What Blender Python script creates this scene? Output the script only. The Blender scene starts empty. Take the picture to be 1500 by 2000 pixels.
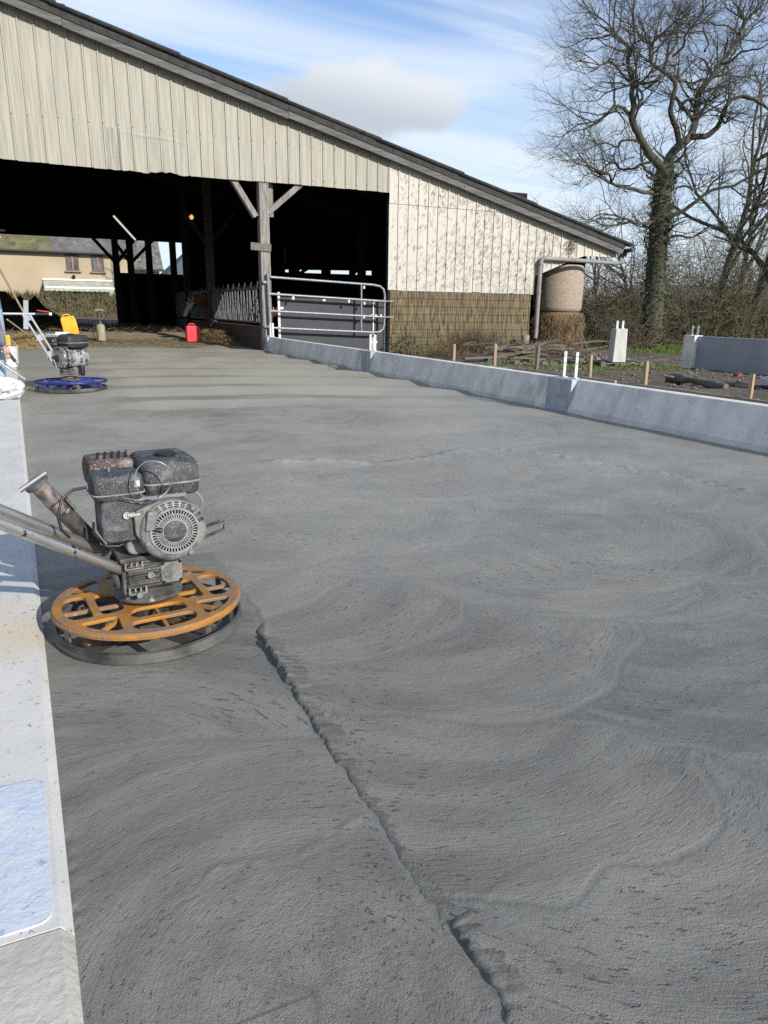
import bpy, bmesh, math, random
import numpy as np
from mathutils import Vector, Matrix, noise as mnoise
R = math.radians
rnd = random.Random(7)
scene = bpy.context.scene
C = scene.collection

# ------------------------------------------------------------------ camera
F_PX, CX, CY, CAM_H = 1390.0, 750.0, 1000.0, 1.0
def _basis():
    y = Vector((85-CX, 597-CY, F_PX)).normalized()
    x = Vector((3900-CX, 650-CY, F_PX)); x = (x - y*(x.dot(y))).normalized()
    z = x.cross(y)
    if z.y > 0: z = -z
    return x, y, z
BX, BY, BZ = _basis()
def at(u, v, Y):
    """world point on the plane y = Y that the photograph shows at (u, v)"""
    d = Vector((u-CX, v-CY, F_PX)); w = Vector((BX.dot(d), BY.dot(d), BZ.dot(d)))
    w *= Y/w.y
    return Vector((w.x, w.y, w.z+CAM_H))
def atz(u, v, z=0.0):
    d = Vector((u-CX, v-CY, F_PX)); w = Vector((BX.dot(d), BY.dot(d), BZ.dot(d)))
    w *= (z-CAM_H)/w.z
    return Vector((w.x, w.y, w.z+CAM_H))
cam = bpy.data.cameras.new('camera'); co = bpy.data.objects.new('camera', cam); C.objects.link(co)
right = Vector((BX.x, BY.x, BZ.x)); down = Vector((BX.y, BY.y, BZ.y)); fwd = Vector((BX.z, BY.z, BZ.z))
co.matrix_world = Matrix(((right.x, -down.x, -fwd.x, 0), (right.y, -down.y, -fwd.y, 0), (right.z, -down.z, -fwd.z, CAM_H), (0, 0, 0, 1)))
cam.sensor_fit = 'VERTICAL'; cam.sensor_height = 24.0; cam.lens = 24.0*F_PX/2000.0
cam.clip_start = 0.05; cam.clip_end = 3000
scene.camera = co

# ------------------------------------------------------------------ light
SUN = Vector((0.72, -1.95, 1.0)).normalized()          # towards the sun
sun = bpy.data.lights.new('sun', 'SUN'); so = bpy.data.objects.new('sun', sun); C.objects.link(so)
sun.energy = 4.3; sun.angle = R(0.55); sun.color = (1.0, 0.965, 0.90)
so.rotation_euler = SUN.to_track_quat('Z', 'Y').to_euler(); so.location = SUN*40
world = bpy.data.worlds.new('World'); scene.world = world; world.use_nodes = True
def build_world():
    nt = world.node_tree; N = nt.nodes; L = nt.links
    N.clear()
    out = N.new('ShaderNodeOutputWorld'); bg = N.new('ShaderNodeBackground'); L.new(bg.outputs[0], out.inputs[0])
    sky = N.new('ShaderNodeTexSky'); sky.sky_type = 'NISHITA'; sky.sun_disc = False
    sky.sun_elevation = math.asin(SUN.z); sky.sun_rotation = math.atan2(SUN.x, SUN.y)
    sky.altitude = 100; sky.air_density = 1.0; sky.dust_density = 0.5; sky.ozone_density = 2.2
    bg.inputs['Strength'].default_value = 0.15
    tc = N.new('ShaderNodeTexCoord')
    def mth(op, a, b=None, c=None):
        n = N.new('ShaderNodeMath'); n.operation = op
        for i, q in enumerate((a, b, c)):
            if q is None: continue
            if isinstance(q, (int, float)): n.inputs[i].default_value = q
            else: L.new(q, n.inputs[i])
        return n.outputs[0]
    def dot(vec):
        n = N.new('ShaderNodeVectorMath'); n.operation = 'DOT_PRODUCT'; L.new(tc.outputs['Generated'], n.inputs[0]); n.inputs[1].default_value = vec
        return n.outputs['Value']
    def smooth(v, a, b):
        n = N.new('ShaderNodeMapRange'); n.interpolation_type = 'SMOOTHSTEP'; L.new(v, n.inputs[0]); n.inputs[1].default_value = a; n.inputs[2].default_value = b
        return n.outputs[0]
    # cirrus: streaks on a flat layer high above
    sep = N.new('ShaderNodeSeparateXYZ'); L.new(tc.outputs['Generated'], sep.inputs[0])
    zz = mth('ADD', mth('MAXIMUM', sep.outputs[2], 0.0), 0.12)
    cmb = N.new('ShaderNodeCombineXYZ'); L.new(mth('DIVIDE', sep.outputs[0], zz), cmb.inputs[0]); L.new(mth('DIVIDE', sep.outputs[1], zz), cmb.inputs[1])
    mp = N.new('ShaderNodeMapping'); mp.inputs['Rotation'].default_value = (0, 0, R(24)); mp.inputs['Scale'].default_value = (0.36, 1.5, 1); mp.inputs['Location'].default_value = (0.6, 0.15, 0)
    L.new(cmb.outputs[0], mp.inputs[0])
    ns = N.new('ShaderNodeTexNoise'); ns.inputs['Scale'].default_value = 1.3; ns.inputs['Detail'].default_value = 7; ns.inputs['Roughness'].default_value = 0.52; ns.inputs['Distortion'].default_value = 0.9
    L.new(mp.outputs[0], ns.inputs['Vector'])
    cir = mth('MULTIPLY', smooth(ns.outputs[0], 0.37, 0.72), 0.80)
    # thicker milky air near the horizon
    hz = mth('MULTIPLY', smooth(sep.outputs[2], 0.46, 0.02), 0.90)
    # one low cumulus
    c0 = (at(700, 198, 100)-Vector((0, 0, CAM_H))).normalized(); cr = Vector((0, 0, 1)).cross(c0).normalized()*-1; cu = cr.cross(c0).normalized()*1
    if cu.z < 0: cu = -cu
    n2 = N.new('ShaderNodeTexNoise'); n2.inputs['Scale'].default_value = 7.5; n2.inputs['Detail'].default_value = 6; n2.inputs['Roughness'].default_value = 0.55
    L.new(tc.outputs['Generated'], n2.inputs['Vector'])
    wob = mth('MULTIPLY', mth('SUBTRACT', n2.outputs[0], 0.5), 1.25)
    dx = mth('DIVIDE', dot(cr), 0.140); dy = mth('DIVIDE', dot(cu), 0.046)
    rr = mth('SQRT', mth('ADD', mth('MULTIPLY', dx, dx), mth('MULTIPLY', dy, dy)))
    front = smooth(dot(c0), 0.3, 0.5)
    cum = mth('MULTIPLY', mth('MULTIPLY', smooth(mth('ADD', rr, wob), 1.05, 0.70), front), 0.93)
    def mix(f, a, b):
        n = N.new('ShaderNodeMix'); n.data_type = 'RGBA'
        L.new(f, n.inputs[0])
        for s, q in ((n.inputs[6], a), (n.inputs[7], b)):
            if isinstance(q, tuple): s.default_value = q
            else: L.new(q, s)
        return n.outputs[2]
    tint = N.new('ShaderNodeMix'); tint.data_type = 'RGBA'; tint.blend_type = 'MULTIPLY'; tint.inputs[0].default_value = 1.0
    L.new(sky.outputs[0], tint.inputs[6]); tint.inputs[7].default_value = (0.66, 0.80, 0.97, 1)
    a = mix(hz, tint.outputs[2], (3.9, 4.55, 5.2, 1))
    a = mix(cir, a, (4.5, 4.9, 5.35, 1))
    shade = mix(smooth(mth('ADD', dy, mth('MULTIPLY', dx, 0.5)), -0.5, 0.9), (2.75, 3.0, 3.35, 1), (4.2, 4.4, 4.6, 1))
    a = mix(cum, a, shade)
    L.new(a, bg.inputs['Color'])
build_world()
vs = scene.view_settings; vs.view_transform = 'Standard'; vs.look = 'None'; vs.gamma = 1.0; vs.exposure = 0.42; vs.use_curve_mapping = False
scene.cycles.max_bounces = 6; scene.cycles.diffuse_bounces = 3; scene.cycles.use_denoising = False

# ------------------------------------------------------------------ helpers
def lin(c):
    return tuple(((x/255)/12.92 if x/255 <= 0.04045 else ((x/255+0.055)/1.055)**2.4) for x in c)
MATS = {}
def M(name, col, col2=None, scale=4.0, rough=0.8, bump=0.0, bscale=40.0, metal=0.0, stretch=(1, 1, 1), speck=None, spscale=60.0, spat=0.62, dirt=None, dscale=2.0, dat=0.55, detail=5.0, bstretch=None, spec=0.4, rough2=None, sharp=0.17, world=False):
    """procedural paint / wood / stone: two mixed tones, optional specks, broad dirt and a fine relief. Colours are linear albedos."""
    if name in MATS: return MATS[name]
    m = bpy.data.materials.new(name); m.use_nodes = True; MATS[name] = m
    nt = m.node_tree; N = nt.nodes; L = nt.links; b = N['Principled BSDF']
    b.inputs['Roughness'].default_value = rough; b.inputs['Metallic'].default_value = metal; b.inputs['Specular IOR Level'].default_value = spec
    tc = N.new('ShaderNodeTexCoord'); oi = N.new('ShaderNodeObjectInfo')
    off = N.new('ShaderNodeVectorMath'); off.operation = 'MULTIPLY_ADD'; off.inputs[1].default_value = (37.0, 19.0, 23.0)
    cm = N.new('ShaderNodeCombineXYZ'); [L.new(oi.outputs['Random'], cm.inputs[i]) for i in range(3)]
    L.new(cm.outputs[0], off.inputs[0]); L.new(tc.outputs['Object'], off.inputs[2])
    if world: off = N.new('ShaderNodeNewGeometry')
    def nz(sc, st, det=detail, ro=0.6):
        mp = N.new('ShaderNodeMapping'); mp.inputs['Scale'].default_value = st; L.new(off.outputs[0], mp.inputs[0])
        n = N.new('ShaderNodeTexNoise'); n.inputs['Scale'].default_value = sc; n.inputs['Detail'].default_value = det; n.inputs['Roughness'].default_value = ro
        L.new(mp.outputs[0], n.inputs['Vector']); return n.outputs[0]
    def ramp(src, a, c):
        n = N.new('ShaderNodeMapRange'); n.interpolation_type = 'SMOOTHSTEP'; L.new(src, n.inputs[0]); n.inputs[1].default_value = a; n.inputs[2].default_value = c; return n.outputs[0]
    def mix(f, a, c):
        n = N.new('ShaderNodeMix'); n.data_type = 'RGBA'; L.new(f, n.inputs[0])
        for s, q in ((n.inputs[6], a), (n.inputs[7], c)):
            if isinstance(q, tuple): s.default_value = (*q[:3], 1)
            else: L.new(q, s)
        return n.outputs[2]
    cur = tuple(col)
    f0 = None
    if col2 is not None:
        f0 = ramp(nz(scale, stretch), 0.5-sharp, 0.5+sharp); cur = mix(f0, tuple(col), tuple(col2))
    if dirt is not None:
        cur = mix(ramp(nz(dscale, stretch, 6, 0.65), dat, dat+0.18), cur, tuple(dirt))
    if speck is not None:
        sp = ramp(nz(spscale, stretch, 4, 0.7), spat, spat+0.06); cur = mix(sp, cur, tuple(speck))
    if isinstance(cur, tuple): b.inputs['Base Color'].default_value = (*cur[:3], 1)
    else: L.new(cur, b.inputs['Base Color'])
    if rough2 is not None and f0 is not None:
        mr = N.new('ShaderNodeMapRange'); L.new(f0, mr.inputs[0]); mr.inputs[3].default_value = rough; mr.inputs[4].default_value = rough2; L.new(mr.outputs[0], b.inputs['Roughness'])
    if bump > 0:
        bn = N.new('ShaderNodeBump'); bn.inputs['Strength'].default_value = 1.0; bn.inputs['Distance'].default_value = bump
        L.new(nz(bscale, bstretch or stretch, 4, 0.65), bn.inputs['Height']); L.new(bn.outputs[0], b.inputs['Normal'])
    return m

class MB:
    def __init__(s): s.v = []; s.f = []
    def add(s, vs, fs):
        o = len(s.v); s.v += [tuple(p) for p in vs]; s.f += [tuple(i+o for i in f) for f in fs]; return s
    def box(s, c, d, rot=None):
        h = Vector(d)*0.5; c = Vector(c); vs = []
        for x in (-1, 1):
            for y in (-1, 1):
                for z in (-1, 1):
                    p = Vector((x*h.x, y*h.y, z*h.z)); vs.append((rot @ p if rot else p)+c)
        return s.add(vs, [(0, 1, 3, 2), (4, 6, 7, 5), (0, 4, 5, 1), (2, 3, 7, 6), (0, 2, 6, 4), (1, 5, 7, 3)])
    def bar(s, a, b, w, h, up=(0, 0, 1)):
        a = Vector(a); b = Vector(b); x = (b-a); ln = x.length; x.normalize(); u = Vector(up)
        y = u.cross(x)
        if y.length < 1e-4: y = Vector((0, 1, 0)).cross(x)
        y.normalize(); z = x.cross(y)
        return s.box((a+b)/2, (ln, w, h), Matrix((x, y, z)).transposed())
    def tube(s, pts, r, n=8, cap=True, closed=False):
        pts = [Vector(p) for p in pts]; k = len(pts)
        rs = r if isinstance(r, (list, tuple)) else [r]*k
        t = []
        for i in range(k):
            if closed: d = pts[(i+1) % k]-pts[i-1]
            else: d = pts[min(i+1, k-1)]-pts[max(i-1, 0)]
            t.append(d.normalized() if d.length > 1e-9 else Vector((0, 0, 1)))
        a = Vector((0, 0, 1)) if abs(t[0].z) < 0.9 else Vector((1, 0, 0))
        nn = t[0].cross(a).normalized(); vs = []
        for i in range(k):
            nn = (nn - t[i]*nn.dot(t[i]))
            nn = nn.normalized() if nn.length > 1e-6 else t[i].orthogonal().normalized()
            bb = t[i].cross(nn)
            for j in range(n):
                q = 2*math.pi*j/n; vs.append(pts[i]+(nn*math.cos(q)+bb*math.sin(q))*rs[i])
        fs = []
        for i in range(k if closed else k-1):
            for j in range(n):
                a0 = i*n+j; a1 = i*n+(j+1) % n; b0 = ((i+1) % k)*n+j; b1 = ((i+1) % k)*n+(j+1) % n
                fs.append((a0, a1, b1, b0))
        if cap and not closed:
            fs.append(tuple(range(n-1, -1, -1))); fs.append(tuple((k-1)*n+j for j in range(n)))
        return s.add(vs, fs)
    def lathe(s, prof, n=24, o=(0, 0, 0), axis='Z', closed=False):
        vs = []; o = Vector(o)
        for (r, z) in prof:
            for j in range(n):
                q = 2*math.pi*j/n; p = (r*math.cos(q), r*math.sin(q), z)
                if axis == 'Y': p = (p[0], -p[2], p[1])
                elif axis == 'X': p = (p[2], p[0], p[1])
                vs.append(Vector(p)+o)
        fs = []; k = len(prof)
        for i in range(k if closed else k-1):
            for j in range(n):
                i2 = (i+1) % k
                fs.append((i*n+j, i*n+(j+1) % n, i2*n+(j+1) % n, i2*n+j))
        if not closed:
            if prof[0][0] > 1e-6: fs.append(tuple(range(n-1, -1, -1)))
            if prof[-1][0] > 1e-6: fs.append(tuple((k-1)*n+j for j in range(n)))
        return s.add(vs, fs)
    def prism(s, poly, y0, y1, plane='XZ'):
        n = len(poly)
        def P(p, w): return (p[0], w, p[1]) if plane == 'XZ' else ((w, p[0], p[1]) if plane == 'YZ' else (p[0], p[1], w))
        vs = [P(p, y0) for p in poly]+[P(p, y1) for p in poly]
        fs = [tuple(range(n)), tuple(range(2*n-1, n-1, -1))]+[(i, i+n, (i+1) % n+n, (i+1) % n) for i in range(n)]
        return s.add(vs, fs)
    def mesh(s, name, mat=None, smooth=True, ang=38):
        me = bpy.data.meshes.new(name); me.from_pydata(s.v, [], s.f); me.validate()
        bm = bmesh.new(); bm.from_mesh(me); bmesh.ops.recalc_face_normals(bm, faces=bm.faces); bm.to_mesh(me); bm.free()
        if mat: me.materials.append(mat)
        if smooth:
            me.polygons.foreach_set('use_smooth', [True]*len(me.polygons)); me.set_sharp_from_angle(angle=R(ang))
        return me
    def build(s, name, mat, parent=None, smooth=True, bevel=0, seg=2, loc=None, ang=38):
        o = bpy.data.objects.new(name, s.mesh(name, mat, smooth, ang)); C.objects.link(o)
        if parent is not None: o.parent = parent
        if loc is not None: o.location = loc
        if bevel:
            md = o.modifiers.new('bevel', 'BEVEL'); md.width = bevel; md.segments = seg; md.limit_method = 'ANGLE'; md.angle_limit = R(40)
        return o
def fastmesh(name, V, Fq, mat, smooth=False):
    """numpy verts (n,3) and faces (m,k) to a mesh"""
    V = np.asarray(V, np.float32); Fq = np.asarray(Fq, np.int32); k = Fq.shape[1]
    me = bpy.data.meshes.new(name); me.vertices.add(len(V)); me.vertices.foreach_set('co', V.ravel())
    me.loops.add(Fq.size); me.loops.foreach_set('vertex_index', Fq.ravel())
    me.polygons.add(len(Fq)); me.polygons.foreach_set('loop_start', np.arange(0, Fq.size, k, dtype=np.int32))
    me.polygons.foreach_set('use_smooth', np.full(len(Fq), smooth))
    me.update(calc_edges=True); me.materials.append(mat)
    return me
def link(name, me, parent=None, loc=None):
    o = bpy.data.objects.new(name, me); C.objects.link(o)
    if parent is not None: o.parent = parent
    if loc is not None: o.location = loc
    return o
def tag(o, label=None, cat=None, group=None, kind=None):
    if label: o['label'] = label
    if cat: o['category'] = cat
    if group: o['group'] = group
    if kind: o['kind'] = kind
    return o
def empty(name, loc=(0, 0, 0), rz=0.0, label=None, cat=None, group=None):
    o = bpy.data.objects.new(name, None); C.objects.link(o); o.location = loc; o.rotation_euler = (0, 0, rz); o.empty_display_size = 0.1
    return tag(o, label, cat, group)
def copy_tree(o, parent=None):
    c = o.copy(); C.objects.link(c); c.parent = parent
    for ch in o.children: copy_tree(ch, c)
    return c
def fbm(x, y, s, seed=0, oct=3):
    return mnoise.fractal(Vector((x*s+seed*7.3, y*s-seed*3.1, seed*1.7)), 1.0, 2.0, oct)
def strands(name, mat, gen, n, parent=None, sides=2):
    """n thin bent strips; gen(i) -> (points, half width)"""
    V = []; Fq = []
    for i in range(n):
        pts, w = gen(i)
        d = (pts[-1]-pts[0]); a = d.cross(Vector((rnd.uniform(-1, 1), rnd.uniform(-1, 1), rnd.uniform(-1, 1))))
        if a.length < 1e-9: continue
        a.normalize(); a *= w; o = len(V); k = len(pts)
        for j, p in enumerate(pts):
            q = 1.0 if j < k-1 else 0.35
            V.append(p-a*q); V.append(p+a*q)
        for j in range(k-1): Fq.append((o+2*j, o+2*j+1, o+2*j+3, o+2*j+2))
    return link(name, fastmesh(name, [tuple(p) for p in V], Fq, mat), parent)

# ------------------------------------------------------------------ materials
WHITE_CONC = M('precast_concrete', (0.79, 0.735, 0.64), (0.62, 0.575, 0.50), 4.0, 0.75, bump=0.0022, bscale=70, speck=(0.22, 0.21, 0.195), spscale=38, spat=0.635, dirt=(0.40, 0.38, 0.33), dscale=1.6, dat=0.54, stretch=(1, 1.3, 0.7), sharp=0.16)
ROUGH_CONC = M('rough_concrete', (0.44, 0.44, 0.46), (0.30, 0.30, 0.33), 9.0, 0.9, bump=0.003, bscale=60, speck=(0.10, 0.09, 0.10), spscale=50, spat=0.6, stretch=(1, 1, 0.45))
PAD_CONC = M('blue_grey_smooth_concrete', (0.52, 0.545, 0.59), (0.59, 0.605, 0.63), 6.0, 0.6, bump=0.003, bscale=45, speck=(0.32, 0.37, 0.48), spscale=34, spat=0.60, dirt=(0.46, 0.51, 0.61), dscale=14, dat=0.48)
GALV = M('galvanised_steel', (0.26, 0.27, 0.28), (0.18, 0.19, 0.20), 14.0, 0.45, metal=0.35, bump=0.0003, bscale=80)
GALV_W = M('bright_zinc', (0.62, 0.64, 0.65), (0.50, 0.53, 0.55), 18.0, 0.5, metal=0.15)
OLDWOOD = M('weathered_oak', (0.30, 0.27, 0.24), (0.15, 0.135, 0.12), 6.0, 0.95, bump=0.006, bscale=22, stretch=(6, 6, 0.5), speck=(0.05, 0.045, 0.04), spscale=9, spat=0.6)
GREYWOOD = M('grey_barge_wood', (0.15, 0.145, 0.136), (0.085, 0.082, 0.078), 5.0, 0.95, bump=0.003, bscale=25, stretch=(0.4, 4, 4))
DARKWOOD = M('dark_barn_wood', (0.022, 0.019, 0.017), (0.012, 0.011, 0.010), 5.0, 0.95, bump=0.003, bscale=20, stretch=(4, 4, 0.5))  # inner timbers near black: the barn's darkness put into the colour
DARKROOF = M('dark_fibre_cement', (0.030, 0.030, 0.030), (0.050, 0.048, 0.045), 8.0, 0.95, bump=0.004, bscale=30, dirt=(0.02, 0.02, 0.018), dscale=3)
UNDER = M('shade_dark_interior', (0.008, 0.008, 0.008), (0.012, 0.011, 0.010), 3.0, 1.0, spec=0.1)  # near-black linings and walls: the interior shade put into the colour
FRESHWOOD = M('fresh_sawn_pine', (0.38, 0.26, 0.16), (0.28, 0.20, 0.13), 7.0, 0.9, bump=0.001, bscale=40, stretch=(5, 5, 0.6))
OLDBOARD = M('grey_form_board', (0.17, 0.155, 0.13), (0.11, 0.10, 0.085), 5.0, 0.95, bump=0.002, bscale=30, stretch=(4, 0.4, 4), dirt=(0.24, 0.23, 0.22), dscale=1.5, dat=0.58)
STRAW = M('straw', (0.34, 0.24, 0.10), (0.22, 0.15, 0.065), 9.0, 0.9)
STRAW_D = M('dark_straw', (0.16, 0.11, 0.05), (0.09, 0.06, 0.03), 7.0, 0.95)
BLACK_PL = M('cement_splashed_black_plastic', (0.022, 0.023, 0.026), (0.065, 0.066, 0.068), 14.0, 0.55, bump=0.0006, bscale=90, speck=(0.30, 0.295, 0.285), spscale=260, spat=0.585, dirt=(0.15, 0.148, 0.143), dscale=16, dat=0.53, rough2=0.75)
BLACK_MT = M('cement_splashed_casting', (0.075, 0.073, 0.070), (0.20, 0.19, 0.18), 18.0, 0.6, metal=0.2, bump=0.0008, bscale=80, speck=(0.36, 0.345, 0.32), spscale=260, spat=0.58, dirt=(0.22, 0.21, 0.195), dscale=14, dat=0.48)
HOLE = M('dark_void', (0.012, 0.012, 0.013), rough=0.9)
RUSTBROWN = M('rusty_muffler_shroud', (0.085, 0.048, 0.042), (0.05, 0.034, 0.032), 14.0, 0.8, dirt=(0.20, 0.175, 0.16), dscale=14, dat=0.47, speck=(0.34, 0.31, 0.28), spscale=120, spat=0.57, bump=0.0006)
BEIGE_CONC = M('worn_beige_concrete', (0.50, 0.46, 0.40), (0.40, 0.37, 0.325), 7.0, 0.8, bump=0.004, bscale=40, speck=(0.30, 0.26, 0.22), spscale=26, spat=0.62, dirt=(0.56, 0.53, 0.48), dscale=5)
LEFT_CONC = M('stained_white_concrete', (0.60, 0.575, 0.525), (0.52, 0.50, 0.465), 5.0, 0.75, bump=0.0012, bscale=90, speck=(0.24, 0.23, 0.215), spscale=58, spat=0.605, dirt=(0.60, 0.50, 0.33), dscale=0.9, dat=0.56, stretch=(1, 0.7, 1))
ORANGE = M('worn_orange_cast_iron', (0.40, 0.18, 0.022), (0.29, 0.12, 0.022), 11.0, 0.6, bump=0.0012, bscale=90, dirt=(0.22, 0.135, 0.08), dscale=7, dat=0.42, speck=(0.30, 0.26, 0.215), spscale=70, spat=0.60)
STEEL = M('scuffed_wet_steel', (0.075, 0.072, 0.064), (0.18, 0.175, 0.16), 7.0, 0.35, metal=0.6, bump=0.0004, bscale=60, dirt=(0.10, 0.098, 0.09), dscale=5, rough2=0.6)
CHROME = M('scuffed_chrome_tube', (0.55, 0.53, 0.50), (0.34, 0.32, 0.30), 10.0, 0.28, metal=0.85, bump=0.0005, bscale=50, speck=(0.06, 0.05, 0.045), spscale=26, spat=0.62, rough2=0.5)
GRIMEPOLE = M('grimy_black_pole', (0.045, 0.042, 0.040), (0.16, 0.15, 0.14), 9.0, 0.4, metal=0.4, bump=0.0006, bscale=60, speck=(0.40, 0.36, 0.33), spscale=22, spat=0.63, rough2=0.7)
BLACKR = M('black_rubber', (0.015, 0.015, 0.016), rough=0.5)
BLUEP = M('blue_paint', (0.02, 0.035, 0.22), (0.03, 0.05, 0.28), 9.0, 0.4, dirt=(0.14, 0.15, 0.18), dscale=8, dat=0.6)
REDPL = M('red_plastic', (0.62, 0.035, 0.05), (0.52, 0.03, 0.045), 7.0, 0.45, speck=(0.75, 0.5, 0.48), spscale=30, spat=0.72)
YELPL = M('yellow_plastic', (0.78, 0.38, 0.025), (0.68, 0.31, 0.02), 7.0, 0.5)
# ------------------------------------------------------------------ setting: ground
def sstep(a, b, x):
    t = np.clip((np.asarray(x, float)-a)/(b-a), 0, 1); return t*t*(3-2*t)
def ground_z(x, y):
    z = -0.16+0.62*float(sstep(34, 46, y))
    if x > 5.2:
        z += (0.05*fbm(x, y, 0.55, 1)+0.03*fbm(x, y, 2.3, 2, 2))*float(sstep(5.2, 7.5, x))*(1.0 if y < 24 else 0.5)
        z -= 0.08*float(sstep(11, 15, x))
    return z
def ground_mat():
    m = bpy.data.materials.new('muddy_yard'); m.use_nodes = True; nt = m.node_tree; N = nt.nodes; L = nt.links; b = N['Principled BSDF']
    tc = N.new('ShaderNodeTexCoord'); sp = N.new('ShaderNodeSeparateXYZ'); L.new(tc.outputs['Object'], sp.inputs[0])
    def nz(s, d=6, r=0.62):
        n = N.new('ShaderNodeTexNoise'); n.inputs['Scale'].default_value = s; n.inputs['Detail'].default_value = d; n.inputs['Roughness'].default_value = r
        L.new(tc.outputs['Object'], n.inputs['Vector']); return n.outputs[0]
    def mr(v, a, c):
        n = N.new('ShaderNodeMapRange'); n.interpolation_type = 'SMOOTHSTEP'; L.new(v, n.inputs[0]); n.inputs[1].default_value = a; n.inputs[2].default_value = c; return n.outputs[0]
    def mix(f, a, c):
        n = N.new('ShaderNodeMix'); n.data_type = 'RGBA'; L.new(f, n.inputs[0])
        for s, q in ((n.inputs[6], a), (n.inputs[7], c)):
            if isinstance(q, tuple): s.default_value = (*q, 1)
            else: L.new(q, s)
        return n.outputs[2]
    def mth(op, a, c):
        n = N.new('ShaderNodeMath'); n.operation = op
        for s, q in ((n.inputs[0], a), (n.inputs[1], c)):
            if isinstance(q, (int, float)): s.default_value = q
            else: L.new(q, s)
        return n.outputs[0]
    mud = mix(mr(nz(1.6), 0.35, 0.65), (0.095, 0.074, 0.054), (0.165, 0.135, 0.105))
    mud = mix(mr(nz(22, 4, 0.75), 0.57, 0.66), mud, (0.27, 0.25, 0.22))
    mud = mix(mr(nz(9, 4, 0.7), 0.60, 0.70), mud, (0.035, 0.028, 0.022))
    grass = mix(mr(nz(6), 0.35, 0.65), (0.060, 0.100, 0.018), (0.105, 0.150, 0.030))
    far = mr(sp.outputs[0], 17.5, 19.5)
    far2 = mr(sp.outputs[1], 50.0, 58.0)
    gm = mr(mth('ADD', nz(0.55, 5, 0.6), mth('MULTIPLY', mth('MAXIMUM', far, far2), 0.4)), 0.58, 0.70)
    L.new(mix(gm, mud, grass), b.inputs['Base Color']); b.inputs['Roughness'].default_value = 0.95; b.inputs['Specular IOR Level'].default_value = 0.2
    bn = N.new('ShaderNodeBump'); bn.inputs['Distance'].default_value = 0.05; L.new(nz(14, 6, 0.7), bn.inputs['Height']); L.new(bn.outputs[0], b.inputs['Normal'])
    return m
def build_ground():
    xs = [-900, -400, -150, -60, -25, -10, -4, 0, 3, 5.15]+[5.2+0.14*i for i in range(1, 115)]+[22, 23.5, 25, 28, 33, 40, 60, 110, 250, 500, 900]
    ys = [-300, -100, -40, -15, -5, 0]+[0.15*i for i in range(1, 165)]+[25.5, 26.5, 28, 30, 32, 34, 36, 38, 40, 42, 44, 46, 50, 60, 80, 120, 200, 400, 900]
    nx, ny = len(xs), len(ys)
    V = [(x, y, ground_z(x, y)) for y in ys for x in xs]
    Fq = [(j*nx+i, j*nx+i+1, (j+1)*nx+i+1, (j+1)*nx+i) for j in range(ny-1) for i in range(nx-1)]
    tag(link('ground', fastmesh('ground', V, Fq, ground_mat(), True)), 'muddy gravel farmyard with patches of grass', kind='structure')
build_ground()
# low wooded rise on the horizon
def build_hill():
    V = []; Fq = []; n = 90
    for i in range(n):
        x = -220+i*9.0; h = 5.5+4*fbm(x, 0, 0.012, 4)+1.6*fbm(x, 0, 0.12, 5)
        V += [(x, 260, -1), (x, 263+4*fbm(x, 3, .1, 2), max(1.5, h)), (x, 330, max(1.5, h*0.9))]
    for i in range(n-1):
        a = i*3; Fq += [(a, a+3, a+4, a+1), (a+1, a+4, a+5, a+2)]
    tag(link('hill', fastmesh('hill', V, Fq, M('far_wooded_hill', (0.085, 0.085, 0.07), (0.055, 0.065, 0.045), 0.05, 1.0, bump=0.6, bscale=0.4), True)), 'low wooded hill far behind the yard', kind='structure')
build_hill()

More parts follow.
